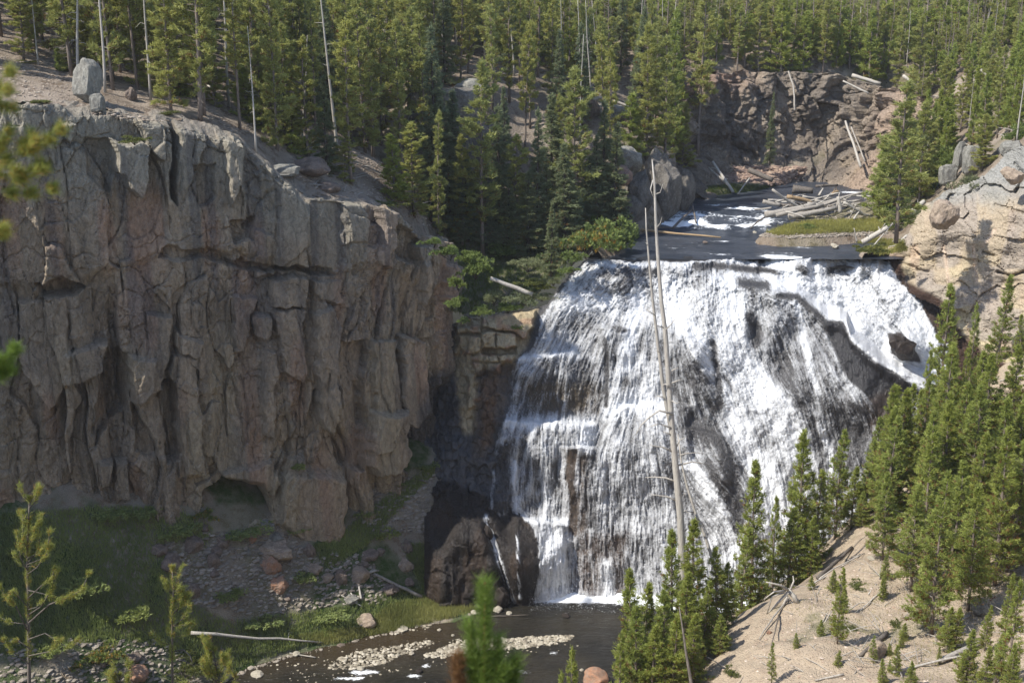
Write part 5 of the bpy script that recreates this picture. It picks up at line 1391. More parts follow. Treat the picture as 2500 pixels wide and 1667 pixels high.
# ================================================================== BOULDERS
def stone_mat(name, c1, c2, fine=2.5, **k):
    return rock_mat(name, fine, use_attr=False, c1=c1, c2=c2, stretch=(1, 1, 1), bumpd=.05, **k)
MS = dict(slate=stone_mat("slate_stone", (.20, .18, .155), (.11, .10, .088), lichen=.4), grey=stone_mat("grey_lichen_stone", (.28, .27, .235), (.17, .16, .14), lichen=.6), tan=stone_mat("tan_stone", (.40, .32, .24), (.27, .21, .16)), brown=stone_mat("brown_stone", (.25, .195, .155), (.15, .12, .10)),
          orange=stone_mat("orange_stone", (.40, .215, .13), (.30, .21, .155)), wet=stone_mat("wet_stone", (.040, .029, .022), (.022, .017, .014), wet=True), pale=stone_mat("pale_stone", (.55, .50, .40), (.40, .36, .28)), pink=stone_mat("pinkish_stone", (.36, .24, .19), (.24, .18, .15)))
def boulder_mesh(seed, angular=.6, sub=4):
    bm = bmesh.new(); bmesh.ops.create_icosphere(bm, subdivisions=sub, radius=1.0)
    V = np.array([v.co[:] for v in bm.verts]); F = np.array([[v.index for v in f.verts] for f in bm.faces]); bm.free()
    rs = np.random.RandomState(seed)
    for k in range(int(7 + angular * 8) if angular > 0 else 3):
        n = rs.normal(0, 1, 3); n /= np.linalg.norm(n); n[2] *= .8; n /= np.linalg.norm(n)
        c = rs.uniform(.52, .86) + (1 - angular) * .12
        t = V @ n - c
        V = V - np.maximum(t, 0)[:, None] * n * .96
    nn = V / np.linalg.norm(V, axis=1)[:, None]
    V = V + nn * (fbm(nn[:, 0] * 2 + seed, nn[:, 1] * 2 + nn[:, 2] * 1.3, seed, 3) * .11 + fbm(nn[:, 0] * 6 + nn[:, 2] * 3, nn[:, 1] * 6 + nn[:, 2] * 5, seed + 3, 3) * .035)[:, None]
    V /= np.abs(V).max(0)
    return V, F
BM = [boulder_mesh(s, a) for s, a in ((1, .9), (2, .5), (3, .8), (4, .2), (5, 1.0), (6, .35), (7, .7), (8, 1.0), (9, 0), (10, 0))]
def block_mesh(seed):
    V, F = boulder_mesh(seed, .35)
    V = np.sign(V) * np.abs(V) ** .42
    rc_ = np.random.RandomState(seed + 50)
    for k in range(5):
        n = rc_.normal(0, 1, 3); n /= np.linalg.norm(n); V = V - np.maximum(V @ n - rc_.uniform(.85, 1.15), 0)[:, None] * n * .95
    rs = np.random.RandomState(seed); V[:, 0] += V[:, 2] * rs.normal(0, .12); V[:, 1] *= 1 - .15 * V[:, 2]; V[:, 0] *= 1 - .12 * V[:, 2] * rs.choice((-1, 1, 1))
    V += V * (fbm(V[:, 0] * 1.6 + seed, V[:, 2] * 1.6 + V[:, 1], seed + 5, 5, .6) * .10)[:, None]
    return V / np.abs(V).max(0), F
BM += [block_mesh(s) for s in (21, 22, 23)]
BMESH = {}
def boulder(px, py, w, h, zf_or_d, k, mat, label, d_ratio=.9, rot=(0, 0, 0), sink=.25, group=None, name="boulder"):
    """px,py: middle of the stone as seen; w,h its size in source pixels"""
    if callable(zf_or_d): d = hit(px, py + h * (.5 - sink), zf_or_d, *( (86, 230) if zf_or_d is upz else (34, 95)))[1]
    else: d = zf_or_d
    c = W(px, py, d)
    key = (k, mat)
    if key not in BMESH:
        V, F = BM[k]; BMESH[key] = mk_mesh("boulder_" + mat, V, F, None, k in (1, 3, 5, 8, 9), [MS[mat]])
    o = add(name, BMESH[key], label=label, cat="boulder" if name == "boulder" else "stone", group=group)
    s = d / FPX / .97
    o.location = c + np.array([0, .25 * w * s, 0]); o.scale = (w * s * .5, w * s * .5 * d_ratio, h * s * .5); o.rotation_euler = rot
    return o
UPB = [
 (207, 208, 70, 122, 83.5, 7, 'grey', "tall grey rock pillar standing on the cliff top", .8),
 (236, 252, 34, 50, 82.6, 11, 'grey', "low block leaning against the right foot of the grey pillar", 1), (316, 232, 30, 36, 84, 2, 'brown', "small brown upright rock behind the dusty ledge", 1),
 
 
 (690, 418, 80, 34, 80.5, 11, 'grey', "long grey rock ledge sloping down along the rim", .8), (760, 410, 100, 52, 83, 3, 'brown', "smooth dark boulder under the blue green spruce", .8), (800, 460, 60, 30, 84, 5, 'brown', "low brown boulder at the foot of the spruce slope", .9),
 
 (1150, 225, 90, 60, 106, 1, 'grey', "pale grey knoll rock with dry grass on top", .9), (1085, 300, 170, 190, 107.5, 10, 'slate', "large dark brown outcrop behind the tall spruce", .6), (1020, 300, 60, 170, 107, 12, 'slate', "narrow dark buttress on the left of the outcrop", .8), (1170, 350, 110, 120, 106.5, 11, 'slate', "dark block forming the right part of the outcrop", .7),
 (1347, 312, 22, 26, 110, 3, 'grey', "small round grey boulder on the middle hillside", 1), (1470, 270, 60, 40, 119, 0, 'grey', "grey angular rock under the fallen grey log", 1), (1510, 284, 56, 50, 118, 4, 'grey', "grey blocky rock with a dark hollow below it", 1), (1445, 270, 40, 50, 119.5, 2, 'brown', "dark narrow rock left of the hollow", 1), (1535, 300, 30, 40, 118, 6, 'pink', "reddish rock at the right of the hollow", 1),
 (1535, 400, 74, 80, 107, 4, 'grey', "rounded grey lichen covered top of the river rock", .9), (1520, 430, 50, 50, 106, 5, 'pink', "pinkish rounded stone under the grey river rock top", 1), (1562, 480, 70, 140, 107.5, 6, 'slate', "tall smooth brown river rock standing in the water", .9), (1625, 450, 100, 190, 110, 0, 'slate', "wide dark rounded rock right of the tall river rock", .8), (1540, 520, 70, 80, 106.5, 1, 'slate', "brown boulder at the water line under the river rock", 1), (1670, 470, 60, 110, 113, 2, 'slate', "dark rock wall above the grassy river edge", .8),
 (2318, 428, 42, 56, 102, 11, 'grey', "grey stone with dark stains, leftmost of the right hand boulders", .8), (2346, 380, 26, 66, 102.5, 12, 'grey', "slim dark grey standing stone", 1), (2382, 392, 54, 84, 101, 10, 'grey', "tallest smooth grey standing stone with tan edge", .8), (2330, 458, 40, 24, 101, 2, 'tan', "flat tan slab under the stained grey stone", .8), 
 (2312, 530, 70, 78, 94.5, 4, 'tan', "large tan boulder perched on the sunlit rock wall", .9), (2420, 300, 32, 26, 111, 7, 'grey', "pale grey boulder high on the right slope", .9), (2447, 296, 26, 44, 110.5, 0, 'grey', "upright pale grey boulder beside the high one", .9), (2478, 368, 60, 50, 97, 6, 'grey', "grey sloping slab at the right picture edge", .9), (2480, 430, 60, 46, 94.5, 0, 'tan', "tan block with a dark joint at the right edge", .9), 
 (2040, 602, 22, 16, 99.2, 0, 'pale', "pale pointed stone standing in the river above the lip", 1), (1978, 593, 16, 7, 101.5, 5, 'pale', "flat pale stone in the shallow river", 1), (2022, 590, 12, 7, 102, 3, 'pale', "small pale stone beside the flat river stone", 1), (1843, 569, 12, 9, 106.5, 5, 'pale', "tiny pale stone at the left tip of the grassy bar", 1), (1722, 592, 14, 6, 101, 5, 'brown', "small mossy stone showing in the dark river", 1),
 (2212, 852, 84, 72, 88.9, 0, 'wet', "black wet rock parting the white right channel", .7),
]
for (a, b, w_, h_, d, k, mt, lab, dr) in UPB:
    if b < 620 and mt != 'pale' and 'river rock' not in lab: d = min(d, hit(a, b + h_ * .38, upz, 70, 140, 500)[1])
    boulder(a, b, w_, h_, d, k, mt, lab, dr, rot=(0, 0, random.uniform(-.3, .3)))
LOB = [
 (667, 1360, 92, 56, 4, 'tan', "largest tan angular boulder on the shaded bank"), (655, 1388, 52, 50, 2, 'orange', "orange boulder leaning on the front of the largest one"), (678, 1434, 44, 42, 6, 'orange', "dark orange boulder lowest of the orange group"), (612, 1320, 24, 16, 1, 'orange', "small orange stone above the largest boulder"),
 (408, 1379, 62, 44, 3, 'brown', "smooth rounded grey brown boulder, largest on the left bank"), (382, 1348, 42, 26, 5, 'brown', "rounded boulder just above the largest left bank boulder"), (462, 1335, 52, 36, 1, 'brown', "pointed grey boulder upslope of the rounded pair"), (418, 1243, 30, 44, 4, 'tan', "upright pale block high on the bank under the cliff"), (497, 1292, 26, 18, 3, 'brown', "round stone beside the low juniper"), (538, 1328, 34, 30, 5, 'brown', "roundish stone upslope left of the orange group"),
 (515, 1374, 34, 36, 1, 'brown', "brown boulder in the middle of the rubble patch"), (518, 1402, 30, 20, 3, 'brown', "flat brown stone below the rubble patch boulder"), (524, 1350, 28, 26, 5, 'brown', "small brown boulder above the rubble patch"), (562, 1310, 20, 18, 3, 'grey', "grey round stone above the rubble"), (606, 1350, 16, 18, 3, 'grey', "small grey stone left of the largest orange boulder"), (650, 1295, 34, 40, 4, 'grey', "pale grey block below the cave's right foot"), (672, 1318, 40, 34, 0, 'grey', "grey block leaning below the pale block"),
 (752, 1350, 30, 40, 2, 'brown', "brown stone right of the orange group"), (765, 1392, 44, 30, 0, 'tan', "tan sharp boulder between the bushes"), (795, 1414, 36, 18, 1, 'tan', "low tan stone under the sharp tan boulder"), (700, 1462, 24, 16, 3, 'brown', "lowest small stone of the orange group"), (470, 1446, 30, 34, 1, 'brown', "half buried brown stone behind the sparse pine"),
 (832, 1418, 30, 44, 4, 'brown', "tilted brown block beside the bleached logs"), (872, 1410, 50, 36, 1, 'tan', "tan boulder on the bank above the bleached logs"), (886, 1378, 30, 18, 3, 'brown', "small flat stone above the tan boulder"), (985, 1386, 44, 34, 2, 'tan', "tan faced boulder standing alone in the grass"), (948, 1444, 46, 26, 6, 'brown', "broad flat brown stone below the long log"), (998, 1424, 28, 20, 3, 'brown', "small brown stone beside the long log"), (895, 1360, 50, 24, 5, 'brown', "rounded stone on top of the rubble heap"), (855, 1466, 46, 24, 0, 'grey', "grey flat stone at the foot of the bleached logs"),
 (895, 1522, 60, 44, 3, 'tan', "big rounded boulder at the river edge in the grass"), (925, 1350, 26, 18, 1, 'brown', "small rough stone at the edge of the scree"), (990, 1340, 30, 40, 2, 'brown', "narrow stone half covered by green plants"), (830, 1580, 30, 12, 5, 'brown', "low stone at the waterline left of the gravel"),
 (330, 1652, 66, 46, 5, 'orange', "orange boulder at the bottom left beside the sparse pine"), (247, 1625, 30, 14, 3, 'brown', "small grey stone on the gravelly bottom left ground"), (320, 1610, 50, 20, 5, 'brown', "low brown stone above the orange boulder at the bottom"), (200, 1640, 20, 10, 3, 'grey', "small pale stone on the bottom left gravel"),
 (2145, 1595, 56, 60, 1, 'tan', "tan boulder beside the dark log on the sandy slope"), (2400, 1490, 56, 60, 3, 'grey', "smooth grey boulder under the pines at the right"), (2365, 1625, 40, 50, 1, 'brown', "brown stone among pines at the bottom right"), (2490, 1090, 50, 60, 5, 'grey', "grey boulder at the right picture edge in the thick stand"), (2130, 1365, 24, 14, 3, 'pale', "pale stone at the top of the sandy slope"), (1878, 1545, 18, 12, 2, 'orange', "small orange stone on the sandy slope"),
]
for (a, b, w_, h_, k, mt, lab) in LOB:
    if a < 1000 and b < 1480: w_ *= 1.25; h_ *= 1.25
    boulder(a, b, w_, h_, loz, k, mt, lab, .9, rot=(0, 0, random.uniform(-.4, .4)), sink=.3)
boulder(1452, 1664, 78, 52, PXZ(1452, 1680, 2.0)[1], 5, 'orange', "bright orange rounded boulder at the bottom centre", .9)
# the wet rocks at the foot of the falls
WR = [(1222, 1460, 46, 64, 79.3, 5, "small dark rock in the pool at the foot of the wet slope", .8), (1188, 1306, 34, 48, 80.6, 2, "small wet rock between the two trickles", .8), (1060, 1420, 60, 50, 80.9, 0, "black shaded rock where the scree meets the wet slope", .8)]
for (a, b, w_, h_, d, k, lab, dr) in WR:
    boulder(a, b, w_, h_, d, k, 'wet', lab, dr, rot=(0, random.uniform(-.15, .1), random.uniform(-.3, .3)))
# stones in the pool
for i, (a, b, w_, h_, lab) in enumerate(((1383, 1504, 24, 9, "dark stone in the calm pool"), (1242, 1498, 18, 8, "pale stone at the pool's left edge"), (1072, 1538, 12, 5, "white stone in the brown shallows"), (627, 1649, 38, 10, "long pale stone in the river at the bottom left"), (722, 1598, 22, 12, "pale stone caught on the river edge sticks"), (1022, 1640, 20, 12, "dark wet stone in the riffle"), (880, 1633, 22, 7, "flat tan stone below the gravel streak"), (1004, 1596, 16, 8, "round tan stone in the gravel streak"), (970, 1600, 14, 6, "small tan stone at the gravel streak"),
                               (1180, 1545, 12, 5, "white stone right of the foreground shoot"), (1105, 1551, 10, 5, "tiny white stone in the shallows"), (1215, 1490, 26, 16, "tan stone at the foot of the wet slope"), (1158, 1496, 20, 12, "tan stone on the grass point by the pool"), (980, 1538, 34, 9, "flat pale stone at the grassy river edge"), (1420, 1636, 12, 6, "white stone near the orange boulder"))):
    boulder(a, b, w_, h_, PXZ(a, b + h_ * .3, 2.0)[1], (3, 5, 1)[i % 3], 'pale' if 'dark' not in lab else 'wet', lab, 1, name="stone")
# gravel bars and loose stones: small real stones, uncountable
ico = bmesh.new(); bmesh.ops.create_icosphere(ico, subdivisions=1, radius=1.0)
IV = np.array([v.co[:] for v in ico.verts]); IF = np.array([[v.index for v in f.verts] for f in ico.faces]); ico.free()
def stones(name, P, size, mat, label, seed, flat=.6, cat="stones"):
    rs = np.random.RandomState(seed); n = len(P)
    V = IV[None] * (1 + rs.uniform(-.28, .28, (n, len(IV), 1)))
    sc = np.stack([rs.uniform(.7, 1.4, n), rs.uniform(.7, 1.3, n), rs.uniform(.45, 1, n) * flat], -1) * size[:, None]
    V = V * sc[:, None]; th = rs.uniform(0, 6.28, n); c, s = np.cos(th)[:, None], np.sin(th)[:, None]
    V = np.stack([V[..., 0] * c - V[..., 1] * s, V[..., 0] * s + V[..., 1] * c, V[..., 2]], -1) + P[:, None]
    F = (IF[None] + (np.arange(n) * len(IV))[:, None, None]).reshape(-1, 3)
    rnd = np.repeat(rs.rand(n), len(IV))
    return add(name, mk_mesh(name, V.reshape(-1, 3), F, {'tint': rnd}, False, [mat]), kind='stuff', label=label, cat=cat)
def pebble_mat(name, c1, c2, c3):
    m = NT(name); t = m.attr("tint").outputs[2]
    c = m.ramp(t, [(0, c1), (.5, c2), (1, c3)])
    n = m.noise(9, 4, .6, m.co())
    c = m.mixc(m.mr(n, .4, .65, 0, .45), c, c1)
    m.principled(Base_Color=c, Roughness=.8, **{'Specular IOR Level': .2}); return m.m
M_peb = pebble_mat("river_pebbles", (.14, .12, .09), (.36, .32, .24), (.58, .53, .43))
M_rub = pebble_mat("rubble", (.17, .145, .115), (.27, .235, .19), (.38, .335, .275))
M_rubs = pebble_mat("sand_rubble", (.30, .22, .16), (.44, .35, .27), (.58, .50, .42))
rs = np.random.RandomState(21)
def scatter_px(n, polys, zfun=None, zc=None, dr=(34, 95)):
    """random places inside picture polygons, on a level z or on the ground"""
    out = []
    for poly, w_ in polys:
        P_ = np.array(poly); a, b = P_.min(0), P_.max(0)
        q = rs.rand(n * 6, 2) * (b - a) + a
        q = q[inside(q[:, 0], q[:, 1], poly)][:int(n * w_)]
        if zc is not None: out.append(PXZ(q[:, 0], q[:, 1], np.full(len(q), zc)))
        else:
            d = np.linspace(dr[0], dr[1], 260)
            R = W(q[:, 0][:, None], q[:, 1][:, None], d[None])
            below = R[..., 2] <= zfun(R[..., 0], R[..., 1])
            k = np.argmax(below, 1); okk = below.any(1)
            out.append(R[np.arange(len(q)), k][okk])
    return np.concatenate(out)
bar1 = [(1030, 1600), (1100, 1572), (1210, 1560), (1310, 1552), (1398, 1550), (1400, 1558), (1350, 1574), (1260, 1580), (1150, 1590), (1080, 1606)]
bar2 = [(800, 1625), (830, 1605), (880, 1588), (960, 1575), (1060, 1562), (1060, 1572), (980, 1598), (940, 1620), (860, 1632), (800, 1636)]
P = scatter_px(1700, [(bar1, 1.0), (bar2, .42), ([(1100, 1560), (1330, 1556), (1290, 1582), (1120, 1594)], .25), ([(940, 1530), (1040, 1520), (1060, 1532), (960, 1548)], .06)], zc=2.0)
stones("river_gravel", P + [0, 0, .0], (.02 + .16 * rs.rand(len(P)) ** 2.2), M_peb, "pale gravel bar of small stones in the river", 31, cat="gravel")
P = scatter_px(700, [([(560, 1660), (700, 1600), (1000, 1560), (1400, 1545), (1420, 1580), (1000, 1640), (760, 1667)], .35)], zc=1.99)
stones("river_stones", P, rs.uniform(.03, .10, len(P)), M_peb, "scattered pale stones breaking the river surface", 33, cat="stones")
P = scatter_px(2600, [([(470, 1300), (700, 1290), (780, 1350), (900, 1350), (960, 1470), (800, 1480), (640, 1500), (480, 1480), (400, 1330)], 1.0), ([(850, 1200), (1060, 1150), (1040, 1300), (900, 1300)], .35), ([(0, 1560), (400, 1560), (560, 1660), (0, 1667)], .4)], zfun=loz, dr=(58, 92))
stones("bank_rubble", P, rs.uniform(.05, .30, len(P)) ** 1.15, M_rub, "loose rubble on the shaded bank below the cliff", 35, cat="rubble")
P = scatter_px(2200, [([(1700, 400), (1780, 405), (2100, 410), (2180, 440), (2100, 462), (1950, 455), (1720, 440)], 1.0), ([(2130, 250), (2260, 240), (2240, 440), (2150, 430)], .35)], zfun=upz, dr=(95, 150))
stones("talus", P, rs.uniform(.12, .55, len(P)), pebble_mat("talus_rock", (.17, .12, .095), (.28, .20, .155), (.40, .30, .22)), "broken rock talus at the foot of the far cliff", 36, cat="rubble")
P = scatter_px(4200, [([(1730, 1660), (2180, 1260), (2500, 1200), (2500, 1667)], 1.0)], zfun=loz, dr=(34, 80))
stones("sand_stones", P, (.008 + .10 * rs.rand(len(P)) ** 3), M_rubs, "small stones strewn on the sandy slope", 37, cat="stones")
P = scatter_px(2600, [([(0, 130), (120, 165), (250, 240), (420, 290), (420, 300), (0, 265)], .6), ([(470, 150), (640, 330), (560, 330), (470, 260)], .3), ([(860, 360), (960, 410), (1050, 500), (1060, 560), (900, 500), (700, 440)], .7), ([(1840, 560), (2160, 555), (2100, 578), (1860, 580)], .35)], zfun=upz, dr=(74, 130))
stones("slope_stones", P, (.02 + .14 * rs.rand(len(P)) ** 2), pebble_mat('slope_rubble', (.20, .16, .125), (.29, .24, .19), (.42, .36, .29)), "small stones scattered over the dusty upper slopes", 38, cat="stones")

P = scatter_px(1500, [([(1846, 566), (1900, 572), (2000, 570), (2165, 560), (2170, 572), (2000, 580), (1900, 581), (1856, 576)], 1.0), ([(1990, 528), (2120, 528), (2120, 540), (1990, 542)], .3)], zfun=upz, dr=(92, 125))
stones("bar_gravel", P, .03 + .16 * rs.rand(len(P)) ** 2, M_rub, "grey gravel edging the grassy bar above the falls", 39, cat="gravel")
P = scatter_px(900, [([(1170, 1486), (1060, 1520), (930, 1548), (800, 1580), (700, 1600), (580, 1640), (574, 1650), (700, 1606), (860, 1568), (1000, 1536), (1100, 1512), (1180, 1494)], 1.0)], zc=2.02)
stones("shore_stones", P, .03 + .17 * rs.rand(len(P)) ** 2.5, M_rub, "stones along the shaded river shore", 40, cat="stones")

# ================================================================== LOGS
def log(px0, py0, px1, py1, w0, w1, d0, d1, label, mat=None, group=None, name="fallen_log", bend=0.0, stubs=0, z0=None, cat="log"):
    A, B = W(px0, py0, d0), W(px1, py1, d1)
    n = 7; pts = []
    nrm = np.cross(B - A, (0, 1, 0)); nrm /= np.linalg.norm(nrm) + 1e-9
    L_ = np.linalg.norm(B - A)
    for i in range(n):
        t = i / (n - 1); pts.append(A + (B - A) * t + nrm * bend * L_ * math.sin(math.pi * t) + np.array(np.random.RandomState(int(px0 + i)).normal(0, .012 * L_ * .3, 3)) * (0 < i < n - 1))
    ds = np.linspace(d0, d1, n); ww = np.linspace(w0, w1, n)
    V, F = [], []; tube(pts, [w_ * .5 / FPX * d for w_, d in zip(ww, ds)], 8, V, F)
    rr = random.Random(int(px0 * 7 + py0))
    foot = pts[0]
    o = add(name, tube_mesh(name, np.array(V) - foot, F, [mat or M_log]), label=label, cat=cat, group=group, loc=tuple(foot))
    for k in range(stubs):
        t = rr.uniform(.1, .95); p = A + (B - A) * t; l = rr.uniform(.25, .8)
        dv = np.array([rr.uniform(-1, 1), rr.uniform(-.6, .3), rr.uniform(.1, 1)]); dv = dv / np.linalg.norm(dv) * l
        V, F = [], []; r0 = (w0 + (w1 - w0) * t) * .14 / FPX * d0
        tube([p, p + dv * .6, p + dv + [0, 0, -.05]], [r0, r0 * .7, r0 * .25], 4, V, F, cap=False)
        add("branch_stub", tube_mesh("branch_stub", np.array(V) - foot, F, [mat or M_log]), o)
    return o
# jam: px0,py0,px1,py1,w0,w1
J = [(1886, 463, 1968, 514, 6, 7, 'white pole standing steeply out of the left of the log jam', 'w'), (1868, 524, 1990, 498, 16, 12, "thick log with a frayed root end, leftmost in the jam", ''), (1895, 526, 2010, 500, 10, 8, "grey log lying just under the thick frayed one", ''),
     (1925, 530, 2042, 508, 16, 9, "lowest thick curved log at the front of the jam", ''), (1862, 492, 1905, 500, 10, 9, "short dark ended log at the upper left of the jam", ''), (1842, 511, 1884, 507, 4, 4, "thin pole over the water at the jam's left tip", ''), (1922, 480, 1990, 496, 10, 9, "tan barked log across the back of the jam", 't'),
     (1975, 510, 2118, 468, 7, 5, "long straight log slanting up to the right through the jam", ''), (1972, 514, 2060, 484, 7, 6, "second long log parallel under the slanting one", ''), (2046, 480, 2052, 520, 8, 10, "short upright stump of wood in the jam", 'w'), (2038, 522, 2050, 470, 4, 3, "dark stick leaning on the upright stump", ''),
     (2060, 494, 2120, 530, 7, 6, "pale log falling to the right front of the jam", 'w'), (2075, 516, 2140, 528, 6, 5, "low pale log at the right front of the jam", 'w'), (2064, 498, 2180, 504, 5, 6, "white straight log reaching right out of the jam", 'w'), (2000, 478, 2010, 460, 7, 3, "pointed grey root sticking up in the middle of the jam", 'w'), (2010, 492, 2030, 470, 5, 2, "curved root beside the pointed one", 'w'),
     (1875, 488, 1960, 490, 4, 4, "thin pale stick along the back of the jam", 'w'), (2080, 478, 2130, 480, 5, 5, "short log at the upper right of the jam", 'w'), (1900, 500, 1944, 502, 9, 7, "brown stub between the big logs on the left", 'd'), (2030, 475, 2046, 468, 9, 8, "orange brown broken wood at the jam's crest", 't'),
     (2085, 535, 2100, 515, 6, 3, "root spur at the lower right of the jam", 'w'), (1950, 505, 2000, 520, 5, 4, "thin log crossing under the white pole", ''), (2020, 512, 2100, 488, 5, 4, "thin log in the right half of the jam", ''), (2060, 486, 2100, 522, 4, 3, "crossing stick in the right half of the jam", 'w'), (2105, 498, 2150, 520, 5, 4, "grey log by the small jam pine", ''), (2090, 500, 2075, 532, 4, 3, "short leaning stick at the jam's right front", ''),
     (1990, 490, 2030, 500, 8, 7, "fat short log in the core of the jam", ''), (1935, 496, 1975, 500, 8, 6, "short log behind the white pole", 'd'), (2055, 505, 2085, 500, 6, 5, "short grey piece right of the upright stump", ''), (2110, 484, 2160, 488, 4, 3, "slim stick toward the right bank", 'w')]
mm = {'w': M_dead, '': M_log, 't': bark_mat("tan_wood", (.42, .30, .17), (.28, .20, .12)), 'd': M_logdark}
rj = random.Random(4)
for k in range(30):
    a = rj.uniform(1890, 2130); b = rj.uniform(480, 526) - (a - 1900) * .03; an = rj.choice((-.25, -.15, .1, .3, .6, -.5)) + rj.uniform(-.15, .15); l = rj.uniform(25, 75)
    J.append((a, b, a + l * math.cos(an), b + l * math.sin(an) * .7, rj.uniform(2.5, 5.5), rj.uniform(2, 4), "weathered stick in the %s part of the log jam" % ("left" if a < 1970 else "middle" if a < 2050 else "right"), rj.choice(('w', '', 'w', 'd'))))
for i, (a, b, c, d_, w0, w1, lab, mk) in enumerate(J):
    dd = 113.5 - (max(b, d_) - 495) * .16 + rj.uniform(-.3, .3)
    log(a, b, c, d_, w0 * 1.05, w1 * 1.05, dd, dd + rj.uniform(-.8, 1.2), lab, mm[mk], "logs in the jam", "jam_log", rj.uniform(-.03, .03), stubs=2 if w0 > 6 else 0)
G = None
